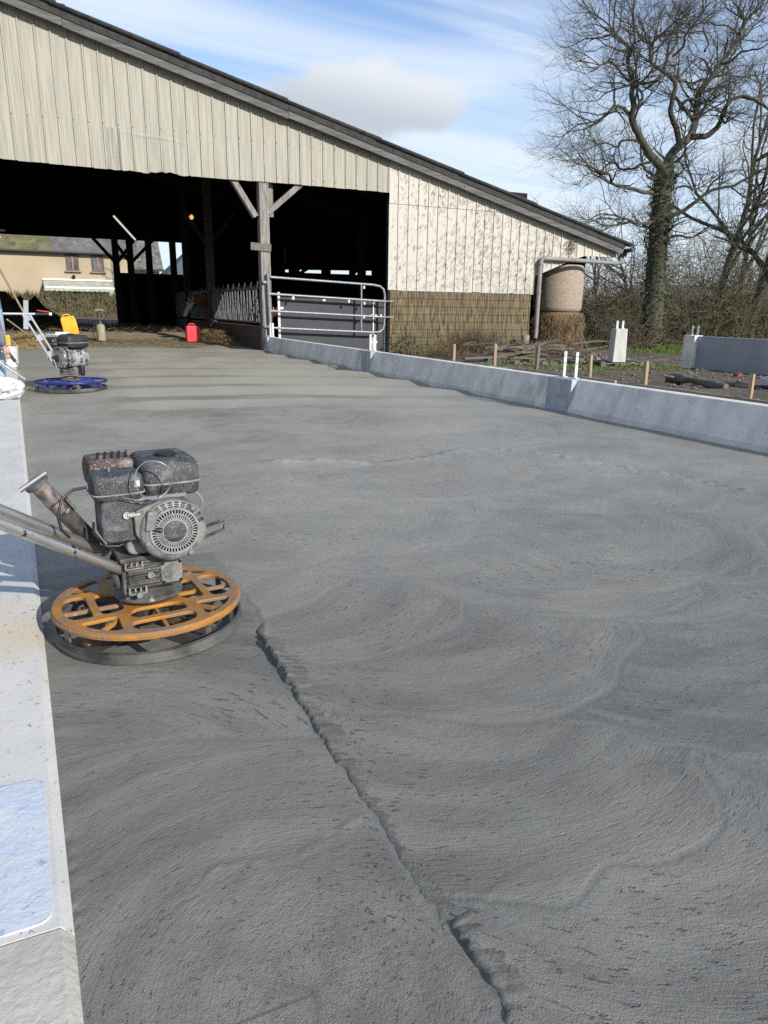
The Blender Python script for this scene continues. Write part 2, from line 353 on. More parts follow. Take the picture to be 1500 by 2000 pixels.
# ------------------------------------------------------------------ setting: freshly poured concrete slab
X_R = 4.85
def x_left(y): return -0.035-0.0365*(y-0.4)
SLAB_END = 19.7
def slab_mat():
    m = bpy.data.materials.new('wet_trowelled_concrete'); m.use_nodes = True; nt = m.node_tree; N = nt.nodes; L = nt.links; b = N['Principled BSDF']
    at_ = N.new('ShaderNodeAttribute'); at_.attribute_name = 'swirl'
    am = N.new('ShaderNodeAttribute'); am.attribute_name = 'finish'
    af = N.new('ShaderNodeAttribute'); af.attribute_name = 'near_wet_dark'; sep2 = N.new('ShaderNodeSeparateXYZ'); L.new(af.outputs['Vector'], sep2.inputs[0])
    tc = N.new('ShaderNodeTexCoord')
    def nz(vec, st, s=1.0, d=3, r=0.55):
        mp = N.new('ShaderNodeMapping'); mp.inputs['Scale'].default_value = st; L.new(vec, mp.inputs[0])
        n = N.new('ShaderNodeTexNoise'); n.inputs['Scale'].default_value = s; n.inputs['Detail'].default_value = d; n.inputs['Roughness'].default_value = r
        L.new(mp.outputs[0], n.inputs['Vector']); return n.outputs[0]
    def mr(v, a, c, lo=0.0, hi=1.0):
        n = N.new('ShaderNodeMapRange'); n.interpolation_type = 'SMOOTHSTEP'; L.new(v, n.inputs[0]); n.inputs[1].default_value = a; n.inputs[2].default_value = c; n.inputs[3].default_value = lo; n.inputs[4].default_value = hi; return n.outputs[0]
    def mix(f, a, c):
        n = N.new('ShaderNodeMix'); n.data_type = 'RGBA'; L.new(f, n.inputs[0])
        for s, q in ((n.inputs[6], a), (n.inputs[7], c)):
            if isinstance(q, tuple): s.default_value = (*q, 1)
            else: L.new(q, s)
        return n.outputs[2]
    def mth(op, a, c):
        n = N.new('ShaderNodeMath'); n.operation = op
        for s, q in ((n.inputs[0], a), (n.inputs[1], c)):
            if isinstance(q, (int, float)): s.default_value = q
            else: L.new(q, s)
        return n.outputs[0]
    sw = at_.outputs['Vector']; ob = tc.outputs['Object']
    sep = N.new('ShaderNodeSeparateXYZ'); L.new(am.outputs['Vector'], sep.inputs[0]); coarse = sep.outputs[0]     # 1 near rough, 0 far smooth
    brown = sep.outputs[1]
    keep = mth('SUBTRACT', 1.0, sep.outputs[2])
    lines = mth('MULTIPLY', nz(sw, (170, 24, 1), 1.0, 4, 0.7), keep)
    fine = nz(ob, (1, 1, 1), 300, 3, 0.7)
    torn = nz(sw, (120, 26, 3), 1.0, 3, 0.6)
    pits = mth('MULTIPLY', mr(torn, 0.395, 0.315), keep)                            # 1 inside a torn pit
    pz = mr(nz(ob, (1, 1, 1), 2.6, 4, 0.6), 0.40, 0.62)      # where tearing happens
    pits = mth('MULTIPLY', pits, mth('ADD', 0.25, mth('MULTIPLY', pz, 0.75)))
    blot = mr(nz(ob, (1, 0.8, 1), 1.1, 5, 0.6), 0.3, 0.7)
    fil = mr(nz(ob, (1, 1, 1), 7, 5, 0.65), 0.3, 0.7)
    near_wet_dark = sep2.outputs[0]  # near slab darker: weaker sky sheen put into the colour; floated strip wetter
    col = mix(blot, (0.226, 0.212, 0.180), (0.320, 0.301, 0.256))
    col_near = mix(blot, (0.123, 0.115, 0.098), (0.168, 0.158, 0.134))
    col = mix(near_wet_dark, col, col_near)
    tone = mth('ADD', mth('MULTIPLY', mr(nz(sw, (9, 1.6, 1), 1.0, 4, 0.65), 0.34, 0.66), keep), mth('MULTIPLY', sep.outputs[2], 0.5))
    col = mix(mth('MULTIPLY', tone, 0.36), col, (0.345, 0.327, 0.280))
    col = mix(mth('MULTIPLY', fil, 0.35), col, (0.210, 0.204, 0.182))
    col = mix(brown, col, (0.275, 0.255, 0.200))  # far slab browner, and paler: grazing sky sheen put into the colour
    col = mix(mth('MULTIPLY', pits, mth('MULTIPLY', coarse, 0.6)), col, (0.075, 0.077, 0.078))  # pits darkened: the shade inside them put into the colour
    L.new(col, b.inputs['Base Color'])
    L.new(mr(mth('ADD', mth('MULTIPLY', lines, 0.5), mth('MULTIPLY', blot, 0.5)), 0.25, 0.75, 0.30, 0.62), b.inputs['Roughness'])
    b.inputs['Specular IOR Level'].default_value = 0.42
    h = mth('ADD', mth('MULTIPLY', lines, 0.0024), mth('MULTIPLY', fine, 0.0022))
    h = mth('SUBTRACT', h, mth('MULTIPLY', pits, 0.0050))
    h = mth('ADD', h, mth('MULTIPLY', nz(ob, (1, 1, 1), 60, 4), 0.0020))
    h = mth('MULTIPLY', h, mth('ADD', 0.10, mth('MULTIPLY', coarse, 1.0)))
    bn = N.new('ShaderNodeBump'); bn.inputs['Distance'].default_value = 1.0; bn.inputs['Strength'].default_value = 0.95; L.new(h, bn.inputs['Height']); L.new(bn.outputs[0], b.inputs['Normal'])
    return m
def vnoise(x, y, seed):
    """cheap smooth numpy value noise"""
    xi = np.floor(x).astype(np.int64); yi = np.floor(y).astype(np.int64); xf = x-xi; yf = y-yi
    u = xf*xf*(3-2*xf); v = yf*yf*(3-2*yf)
    def h(a, c):
        n = (a*374761393+c*668265263+seed*974634551) & 0xFFFFFFFF
        n = ((n ^ (n >> 13))*1274126177) & 0xFFFFFFFF
        return ((n ^ (n >> 16)) & 0xFFFF)/65535.0
    return (h(xi, yi)*(1-u)+h(xi+1, yi)*u)*(1-v)+(h(xi, yi+1)*(1-u)+h(xi+1, yi+1)*u)*v
def polyline_sd(px, py, line):
    """signed distance (right side +) and arc parameter to a polyline given as array (n,2)"""
    best = np.full(px.shape, 1e9); sd = np.zeros(px.shape); tt = np.zeros(px.shape); acc = 0.0
    for (a, c) in zip(line[:-1], line[1:]):
        d = c-a; l2 = d@d; t = np.clip(((px-a[0])*d[0]+(py-a[1])*d[1])/l2, 0, 1)
        ex = px-(a[0]+t*d[0]); ey = py-(a[1]+t*d[1]); q = ex*ex+ey*ey; m = q < best
        best = np.where(m, q, best); s = np.where(d[0]*ey-d[1]*ex > 0, 1.0, -1.0)
        sd = np.where(m, s*np.sqrt(q), sd); tt = np.where(m, acc+t*math.sqrt(l2), tt); acc += math.sqrt(l2)
    return sd, tt, acc
def build_slab():
    ys = [-2.0, -1.0, -0.4, 0.0, 0.25]
    y = 0.45
    while y < SLAB_END-0.01:
        ys.append(y); y += 0.0052*max(y, 0.9)**0.96
    ys.append(SLAB_END); ys = np.array(ys); nyy = len(ys); nxx = 700
    t = np.linspace(0, 1, nxx)**1.12
    xl = x_left(ys)-0.05
    Xg = xl[:, None]+(X_R+0.05-xl[:, None])*t[None, :]; Yg = np.repeat(ys[:, None], nxx, 1)
    rng = np.random.default_rng(3)
    # --- trowel passes: overlapping discs, later ones overwrite; local polar frame drives the tooling marks
    S0 = np.hypot(Xg-0.3, Yg+1.2); S1 = np.arctan2(Yg+1.2, Xg-0.3)*2.0; S2 = np.zeros_like(Xg); Z = np.zeros_like(Xg)
    discs = []
    yy = 0.9
    k = 0
    while yy < 6.8:
        row = -0.2+(0.5 if k % 2 else 0.0)+rng.uniform(-0.2, 0.2)
        while row < 5.0:
            discs.append((row, yy+rng.uniform(-0.15, 0.15), rng.uniform(0.62, 0.95))); row += rng.uniform(0.75, 1.15)
        yy += 0.42; k += 1
    A = [atz(720, 1290), atz(1000, 1388), atz(1290, 1400), atz(1460, 1365)]
    discs2 = [(2.25, 2.62, 0.80), (1.35, 3.35, 0.75), (2.9, 3.5, 0.85), (2.1, 4.35, 0.95), (3.6, 4.4, 0.9), (1.7, 5.3, 1.0), (3.3, 5.5, 1.05)]
    for i, (cx, cy, rad) in enumerate(discs+discs2):
        dx = Xg-cx; dy = (Yg-cy)*0.92; r = np.hypot(dx, dy); rr = rad*(1+0.05*np.sin(np.arctan2(dy, dx)*3+i))
        m = r < rr
        hand = i >= len(discs)
        amp = (0.008 if hand else 0.006)*(0.6+0.8*rng.random())
        edge = np.exp(-((r-rr*0.96)/0.045)**2)*(vnoise(np.arctan2(dy, dx)*2.2, np.full_like(r, i), 77) > 0.52)*(1.0 if hand else 0.25)
        sm = sstep(1.0, 0.70, r/rr)
        bowl = amp*((r/rr)**2-0.55)
        Z = Z*(1-0.65*sm)+(bowl+0.45*amp)*sm+0.0008*edge*(0.3+0.9*vnoise(Xg*40, Yg*40, 5))
        m = r < rr*(0.90+0.16*vnoise(Xg*7, Yg*7, i % 13))
        S0 = np.where(m, r, S0); S1 = np.where(m, np.arctan2(dy, dx)*rad*0.8, S1); S2 = np.where(m, i*3.7, S2)
    # --- far part: drawn smooth, with long ripples left by the straightedge
    far = sstep(4.6, 7.4, Yg+0.35*np.sin(Xg*1.3)+0.5*vnoise(Xg*1.2, Yg*0.8, 9))
    bend = Yg+0.10*(Xg-1.0)**2*np.where(Xg > 1.0, 0.8, 0.25)+0.10*vnoise(Xg*0.7, Yg*0.35, 11)
    wl = 0.95+0.02*Yg
    ph = (bend/wl) % 1.0; rip = np.where(ph < 0.28, ph/0.28, 1-(ph-0.28)/0.72)*2-1; rip = rip*(0.8+0.4*vnoise(Xg*0.9, Yg*0.5, 15))
    patch = sstep(0.2, 1.1, Xg)*(1-0.5*sstep(4.3, 4.8, Xg))
    Zfar = 0.042*rip*patch*sstep(6.0, 9.0, Yg)+0.004*(vnoise(Xg*1.1, Yg*0.7, 13)-0.5)
    # --- ragged tongue of looser mix in the middle distance
    T = np.array([tuple(atz(u, v).xy) for (u, v) in ((540, 905), (640, 902), (740, 906), (830, 896), (900, 884), (960, 880), (1080, 893), (1200, 912), (1330, 932), (1430, 951), (1560, 980))])
    sd, tt, _ = polyline_sd(Xg, Yg, T)
    near = np.where(np.abs(sd) < 1.0, 1.0, 0.0)
    wob = 0.02*(vnoise(tt*14, tt*0, 3)-0.5)
    Z = Z*(1-far)+Zfar*far
    Z += near*0.018*np.exp(-np.abs((sd+wob)/0.05))*(0.4+vnoise(tt*22, sd*30, 21))-near*0.014*sstep(0.0, 0.12, sd+wob)*np.exp(-np.maximum(sd, 0)/0.4)
    # --- sweeps of the trowel: long creases with the paste feathered away behind them
    SW = [(((700, 1285), (760, 1310), (860, 1350), (1000, 1385), (1150, 1400), (1290, 1402), (1400, 1380), (1470, 1350), (1560, 1300)), .016, .30),
          (((600, 1150), (700, 1168), (800, 1176), (900, 1180), (1050, 1170), (1200, 1145), (1330, 1115), (1450, 1085), (1560, 1060)), .018, .40),
          (((560, 1035), (700, 1046), (850, 1040), (1000, 1015), (1080, 990), (1200, 985)), .016, .45),
          (((640, 955), (750, 972), (880, 974), (1000, 958), (1120, 940), (1250, 950), (1360, 985)), .018, .50),
          (((1180, 1235), (1290, 1262), (1400, 1268), (1560, 1240)), .012, .25),
          (((1060, 1470), (1180, 1500), (1330, 1500), (1450, 1465), (1560, 1410)), .009, .22),
          (((820, 1610), (980, 1650), (1150, 1665), (1330, 1690), (1560, 1690)), .008, .20),
          (((640, 1330), (720, 1400), (840, 1450), (960, 1470)), .007, .18),
          (((900, 1190), (960, 1240), (1060, 1280), (1180, 1290)), .009, .22),
          (((420, 905), (560, 930), (700, 930), (800, 915)), .014, .45)]
    for k, (line, a, fall) in enumerate(SW):
        P = np.array([tuple(atz(*q).xy) for q in line]); sd, tt, tot = polyline_sd(Xg, Yg, P); e = np.clip(np.minimum(tt, tot-tt)/(0.22*tot), 0, 1); e = e*e*(3-2*e)
        sd = sd+0.03*(vnoise(tt*6, sd*3, 80+k)-0.5)+0.012*(vnoise(tt*25, sd*9, 90+k)-0.5)
        sd = -sd; ridge = np.where(sd > 0, np.exp(-sd/fall), np.exp(sd/(0.22*fall)))
        Z += np.where(np.abs(sd) < 1.6, 0.34*a*e*ridge, 0)
    # --- the strip already floated on the left stands lower, with a torn lip along its edge
    Lp = np.array([tuple(atz(u, v).xy) for (u, v) in ((478, 1172), (500, 1196), (512, 1225), (508, 1256), (530, 1290), (560, 1335), (590, 1385), (625, 1440), (660, 1490), (700, 1545), (745, 1610), (790, 1690), (825, 1750), (862, 1800), (882, 1815), (915, 1850), (945, 1900), (972, 1955), (1000, 2010), (1030, 2080))])
    sd, tt, tot = polyline_sd(Xg, Yg, Lp)
    sd = sd+0.010*(vnoise(tt*26, tt*0, 31)-0.5)+0.006*(vnoise(tt*70, tt*0, 37)-0.5)
    tn = tt/tot
    cum = np.concatenate([[0], np.cumsum(np.hypot(*np.diff(Lp, axis=0).T))])
    amp = np.interp(tt, cum, [.003, .003, .003, .006, .007, .006, .004, .003, .0025, .002, .0015, .001, .001, .0015, .004, .006, .005, .004, .003, .003])
    w = np.abs(sd) < 0.9
    side = sstep(-0.001, 0.006, sd)
    lip = np.exp(-((sd-0.010)/0.008)**2)*(0.55+0.9*vnoise(tt*38, sd*60, 41))
    Z += np.where(w, amp*(side*np.exp(-np.maximum(sd, 0)/0.14)+0.5*lip), 0)
    strip = (1-side)*np.where(sd > -0.9, 1, 0)
    strip = np.where(Xg < np.interp(Yg, Lp[::-1, 1], Lp[::-1, 0]), 1.0, 0.0)*np.where(Yg < 2.9, 1, 0)
    arcx, arcy = 0.05, 0.15
    r2 = np.hypot(Xg-arcx, Yg-arcy)
    band = np.floor(r2/0.75+0.8*vnoise(Xg*1.5, Yg*1.5, 45))
    cxs = 0.05+0.25*np.sin(band*2.1); cys = 0.15+0.45*band+0.2
    S0 = np.where(strip > 0.5, np.hypot(Xg-cxs, Yg-cys), S0); S1 = np.where(strip > 0.5, np.arctan2(Yg-cys, Xg-cxs)*0.5, S1); S2 = np.where(strip > 0.5, 200+band*3.1, S2)
    ss = sstep(0.0, 0.30, np.interp(Yg, Lp[::-1, 1], Lp[::-1, 0])-Xg)*sstep(2.9, 2.3, Yg)
    Z = Z*(1-0.55*ss)
    # --- a scraped ragged scar beside the near left kerb and another across the strip
    for line, a in ((((130, 1600), (142, 1680), (150, 1760), (146, 1800)), 0.007), (((320, 1780), (370, 1740), (430, 1700), (500, 1690)), 0.004), (((590, 1670), (640, 1640), (700, 1600)), 0.004)):
        P = np.array([tuple(atz(*q).xy) for q in line]); sd, tt, _ = polyline_sd(Xg, Yg, P)
        Z += np.where(np.abs(sd) < 0.2, a*np.exp(-(sd/0.010)**2)*(vnoise(tt*60, sd*80, 51)-0.25), 0)
    Z += (0.030*(vnoise(Xg*0.9+3, Yg*1.7, 65)-0.5)+0.012*(vnoise(Xg*2.2, Yg*3.4, 67)-0.5)+0.004*(vnoise(Xg*6, Yg*6, 61)-0.5))*(1-far*0.85)
    # shallow ring printed by the machine
    seam = np.zeros_like(Z); q = np.abs(np.diff(S2, axis=0)) > 0.01; seam[1:][q] = 1; seam[:-1][q] = 1; q = np.abs(np.diff(S2, axis=1)) > 0.01; seam[:, 1:][q] = 1; seam[:, :-1][q] = 1
    seam[1:-1, 1:-1] = np.maximum.reduce([seam[1:-1, 1:-1], seam[2:, 1:-1]*.6, seam[:-2, 1:-1]*.6, seam[1:-1, 2:]*.6, seam[1:-1, :-2]*.6])
    V = np.stack([Xg, Yg, Z], -1).reshape(-1, 3)
    idx = np.arange(nyy*nxx).reshape(nyy, nxx)
    Fq = np.stack([idx[:-1, :-1], idx[:-1, 1:], idx[1:, 1:], idx[1:, :-1]], -1).reshape(-1, 4)
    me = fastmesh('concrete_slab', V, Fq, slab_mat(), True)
    a = me.attributes.new('swirl', 'FLOAT_VECTOR', 'POINT'); a.data.foreach_set('vector', np.stack([S0, S1, S2], -1).astype(np.float32).ravel())
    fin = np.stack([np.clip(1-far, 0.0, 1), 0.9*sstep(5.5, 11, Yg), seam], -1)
    a = me.attributes.new('finish', 'FLOAT_VECTOR', 'POINT'); a.data.foreach_set('vector', fin.astype(np.float32).ravel())
    fr = np.clip(1.0-sstep(1.3, 3.4, Yg+0.5*(vnoise(Xg*1.4, Yg*1.4, 71)-0.5))*0.95, 0, 1); fr = np.maximum(fr, 0.85*strip)  # paler with distance, sky sheen as colour; the floated strip is really wetter
    a = me.attributes.new('near_wet_dark', 'FLOAT_VECTOR', 'POINT'); a.data.foreach_set('vector', np.stack([fr, fr, fr], -1).astype(np.float32).ravel())
    o = tag(link('concrete_slab', me), 'freshly poured grey concrete slab with swirling trowel marks', kind='structure')
    # torn lips of paste standing along the edge of the floated strip
    LIP = M('torn_cement_paste', (0.150, 0.143, 0.123), (0.105, 0.100, 0.087), 40.0, 0.62, bump=0.004, bscale=160, speck=(0.19, 0.182, 0.158), spscale=220, spat=0.58)
    for pts, hs in ((((512, 1222), (506, 1240), (508, 1258), (530, 1290), (560, 1335), (590, 1385), (625, 1440), (660, 1490), (700, 1545), (745, 1610), (790, 1690), (828, 1752), (870, 1808)), (.004, .006, .016, .018, .015, .010, .008, .006, .005, .004, .003, .0025, .002)),
                    (((872, 1806), (882, 1815), (915, 1850), (945, 1900), (972, 1955), (1000, 2010), (1030, 2080)), (.001, .010, .012, .009, .006, .005, .004))):
        P = np.array([tuple(atz(*q).xy) for q in pts]); cum = np.concatenate([[0], np.cumsum(np.hypot(*np.diff(P, axis=0).T))]); n = int(cum[-1]/0.0035); tq = np.linspace(0, cum[-1], n)
        cx = np.interp(tq, cum, P[:, 0]); cy = np.interp(tq, cum, P[:, 1]); k = np.ones(9)/9; cx[4:-4] = np.convolve(cx, k, 'valid'); cy[4:-4] = np.convolve(cy, k, 'valid')
        dx, dy = np.gradient(cx), np.gradient(cy); l = np.hypot(dx, dy); nx_, ny_ = -dy/l, dx/l           # to the right-hand (raised) side
        hh = np.interp(tq, cum, hs); z0 = tq*0
        hh = hh*(0.70+0.50*vnoise(tq*13, z0, 5)*vnoise(tq*47, z0, 7)+0.12*vnoise(tq*130, z0, 9)); w = 0.010*(vnoise(tq*24, z0, 11)-0.5)+0.006*(vnoise(tq*80, z0, 13)-0.5)
        V = []
        ii = np.clip(np.searchsorted(ys, cy), 1, nyy-1)
        zb = np.array([np.interp(a_, Xg[i_], Z[i_]) for a_, i_ in zip(cx, ii)])
        prof = ((-0.004, -0.012), (-0.001, 0.55), (0.003, 1.0), (0.009, 1.05), (0.016, 0.78), (0.026, 0.50), (0.045, 0.22), (0.080, -0.35))
        for j in range(n):
            for m_, (o_, f_) in enumerate(prof):
                jit = (vnoise(np.array([tq[j]*120.0]), np.array([m_*3.3]), 17)[0]-0.5)
                V.append((cx[j]+nx_[j]*(o_+w[j]+0.003*jit), cy[j]+ny_[j]*(o_+w[j]+0.003*jit), zb[j]-0.001+(f_*hh[j]*(1+0.35*jit) if f_ > 0 else f_*0.01-0.001)))
        q = len(prof); Fq = [(a_*q+c_, a_*q+c_+1, (a_+1)*q+c_+1, (a_+1)*q+c_) for a_ in range(n-1) for c_ in range(q-1)]
        link('paste_lip', fastmesh('paste_lip', V, Fq, LIP, True), o)
build_slab()
# barn floor beyond the slab
def floor_z(y): return 0.0+min(0.26, 0.075*max(0.0, y-19.6))
def build_floor():
    fm = M('gritty_barn_floor', (0.26, 0.215, 0.14), (0.19, 0.16, 0.115), 3.0, 0.95, bump=0.012, bscale=30, speck=(0.33, 0.28, 0.17), spscale=26, spat=0.58, dirt=(0.10, 0.08, 0.055), dscale=1.2, dat=0.56)
    xs = np.arange(-9, 4.95, 0.12); ys = np.concatenate([np.arange(SLAB_END-0.06, 24.5, 0.1), np.arange(24.5, 33.4, 0.7)])
    V = [(x, y, floor_z(y)-0.012+(0.02*fbm(x, y, 2.2, 3)+0.012*fbm(x, y, 9, 4, 2))*min(1, (y-SLAB_END+.06)*3)) for y in ys for x in xs]; nx = len(xs)
    Fq = [(j*nx+i, j*nx+i+1, (j+1)*nx+i+1, (j+1)*nx+i) for j in range(len(ys)-1) for i in range(nx-1)]
    tag(link('barn_floor', fastmesh('barn_floor', V, Fq, fm, True)), 'gritty straw-strewn floor inside the barn', kind='structure')
build_floor()
# ------------------------------------------------------------------ the barn
YF = 17.7; YB = 32.0; SL = 0.245
def roof_z(x): return 6.72-SL*(x+0.17)           # top of cladding / underside of roof along the gable
XR_EAVE = 15.75; XRIDGE = -4.0; ZRIDGE = roof_z(XRIDGE)
CLAD = M('beige_steel_cladding', (0.345, 0.32, 0.255), (0.265, 0.246, 0.194), 5.0, 0.6, bump=0.0015, bscale=12, stretch=(5, 1, 0.18), sharp=0.14, dirt=(0.245, 0.225, 0.175), dscale=2.4, dat=0.56, speck=(0.22, 0.20, 0.17), spscale=7, spat=0.71)
CLAD2 = M('pale_ivy_marked_cladding', (0.49, 0.455, 0.385), (0.435, 0.40, 0.34), 5.0, 0.6, bump=0.001, bscale=12, stretch=(5, 1, 0.2), dirt=(0.42, 0.37, 0.29), dscale=3.0, dat=0.58)
CLAD_S = M('sooty_streaked_cladding', (0.33, 0.305, 0.245), (0.17, 0.158, 0.13), 3.0, 0.65, stretch=(6, 1, 0.25), bump=0.002, bscale=10)
barn = empty('barn', (0, 0, 0), 0, 'long open-fronted barn with beige ribbed cladding and dark roof', 'barn')
def clad_panel(x0, z0a, z0b, z1a, z1b, y=YF, mat=CLAD, w=0.29, dent=0.0, bend=0.0):
    """one rib-to-rib strip of steel sheet: flat pan, two faint swages and a raised rib at its right edge"""
    prof = [(0, 0.0), (0.12, 0.0), (0.126, 0.002), (0.150, 0.002), (0.156, 0), (w-0.038, 0), (w-0.039, 0.024), (w-0.014, 0.024), (w-0.001, 0.0)]
    n = len(prof); V = []; Fq = []
    zs = [0, 0.06, 0.16, 0.3, 0.32, 0.34, 0.7, 1.0]
    for k, t in enumerate(zs):
        for (px, d) in prof:
            q = px/w; zb = z0a+(z0b-z0a)*q; zt = z1a+(z1b-z1a)*q
            z = zb+(zt-zb)*t; low = max(0.0, 1-t/0.33)
            dy = -d+dent*low*math.sin(q*3.0+x0*3)+bend*low
            crease = 0.012*dent/0.03*(1 if 0.30 < t < 0.33 else 0) if dent else 0
            V.append((px+(dent*0.8*low*math.sin(x0*5)), dy-crease, z+(dent*1.2*low*math.sin(q*6+x0*9) if t == 0 else 0)))
    for k in range(len(zs)-1):
        for i in range(n-1): Fq.append((k*n+i, k*n+i+1, (k+1)*n+i+1, (k+1)*n+i))
    mb = MB(); mb.add(V, Fq)
    o = mb.build('cladding_panel', mat, barn, smooth=False, loc=(x0, y, 0))
    sm = o.modifiers.new('thickness', 'SOLIDIFY'); sm.thickness = 0.004; sm.offset = -1
    return o
PW = 0.29
X_OPEN = 8.24; X_BLK = 12.78
x = X_OPEN-46*PW
while x < X_OPEN-0.01:
    z1a, z1b = roof_z(x), roof_z(x+PW)
    dent = 0.0; bend = 0.0; mt = CLAD
    if 1.3 < x < 3.4: dent = 0.016*math.sin((x-1.3)/2.1*math.pi)
    if 1.45 < x < 1.75: mt = CLAD_S
    zb = 3.855-0.03*math.sin(x*0.7)*0.5+rnd.uniform(-0.006, 0.006)
    if 2.2 < x < 2.9: zb += 0.03
    if mt is CLAD_S:
        clad_panel(x, 4.60, 4.60, z1a, z1b, YF, CLAD, PW); clad_panel(x, zb, zb, 4.66, 4.66, YF-0.012, mt, PW, dent, bend)
    else: clad_panel(x, zb, zb, z1a, z1b, YF-rnd.uniform(0, 0.004), mt, PW, dent, bend)
    x += PW
def diag_z(x): return 2.05+(x-13.0)*0.37 if x < 14.55 else 2.62
x = X_OPEN
while x < 15.6:
    z1a, z1b = roof_z(x), roof_z(x+PW)
    if x < X_BLK-0.1:
        clad_panel(x, 3.62-0.0*x, 3.62, z1a, z1b, YF-0.012, CLAD2, PW)
        clad_panel(x, 1.52, 1.52, 3.72, 3.72, YF, CLAD2, PW)
    else:
        clad_panel(x, diag_z(x), diag_z(x+PW), z1a, z1b, YF, CLAD2, PW)
    x += PW
# screw heads along the rails
SCR = M('dark_screw_cap', (0.08, 0.07, 0.06), rough=0.6)
scr = MB().lathe([(0.011, 0), (0.011, 0.006), (0.006, 0.009), (0.0, 0.009)], 6, axis='Y').mesh('screw', SCR)
x = X_OPEN-46*PW
while x < X_OPEN:
    for z in ((4.72, 3.98) if x > 4.8 else (4.72,)): link('screw', scr, barn, (x+PW-0.025, YF-0.031, z+rnd.uniform(-0.015, 0.015)))
    x += PW
# verge: grey barge boards below, dark verge boards and stepped roof sheets above
OV = 0.21
def slope_bar(name, xa, xb, dz, y, th, hgt, mat, parent=barn):
    mb = MB(); za, zb = roof_z(xa)+dz, roof_z(xb)+dz
    mb.prism([(xa, za), (xb, zb), (xb, zb+hgt), (xa, za+hgt)], y-th/2, y+th/2)
    return mb.build(name, mat, parent, bevel=0.004)
for xa, xb, dz in ((XRIDGE, 0.9, 0.0), (0.905, 5.55, -0.012), (5.555, 10.3, 0.008), (10.305, 15.85, 0.0)):
    slope_bar('barge_board', xa, xb, -0.10+dz, YF-OV, 0.04, 0.15, GREYWOOD)
    slope_bar('verge_board', xa, xb, 0.052+dz, YF-OV-0.015, 0.05, 0.13, DARKROOF)
xa = XRIDGE; k = 0
while xa < 15.9:
    xb = min(xa+2.35, 16.02)
    mb = MB(); n = int((xb-xa)/0.15); ya, yb = YF-OV-0.10-rnd.uniform(0, 0.02), YB+0.6
    for yy_, lab in ((0, 0),):
        za = roof_z(xa)+0.185; zb = roof_z(xb+0.12)+0.185+0.03
        # corrugated across Y
        ny = 150
        V = []
        for i in range(ny+1):
            y = ya+(yb-ya)*i/ny; w_ = 0.022*math.cos(i*2*math.pi/3.0)
            V += [(xa, y, za+w_), (xb+0.12, y, zb+w_-0.0)]
        mb.add(V, [(2*i, 2*i+1, 2*i+3, 2*i+2) for i in range(ny)])
    o = mb.build('roof_sheet', DARKROOF, barn, ang=60); s_ = o.modifiers.new('t', 'SOLIDIFY'); s_.thickness = 0.05; s_.offset = -1
    xa = xb; k += 1
mb = MB(); mb.box((0, 0, 0), (0.14, 0.1, 0.08))
for x_ in (0.93, 7.4, 14.1): MB().box((x_, YF-OV-0.06, roof_z(x_)+0.25), (0.12, 0.10, 0.05)).build('moss_tuft', DARKROOF, barn, bevel=0.02)
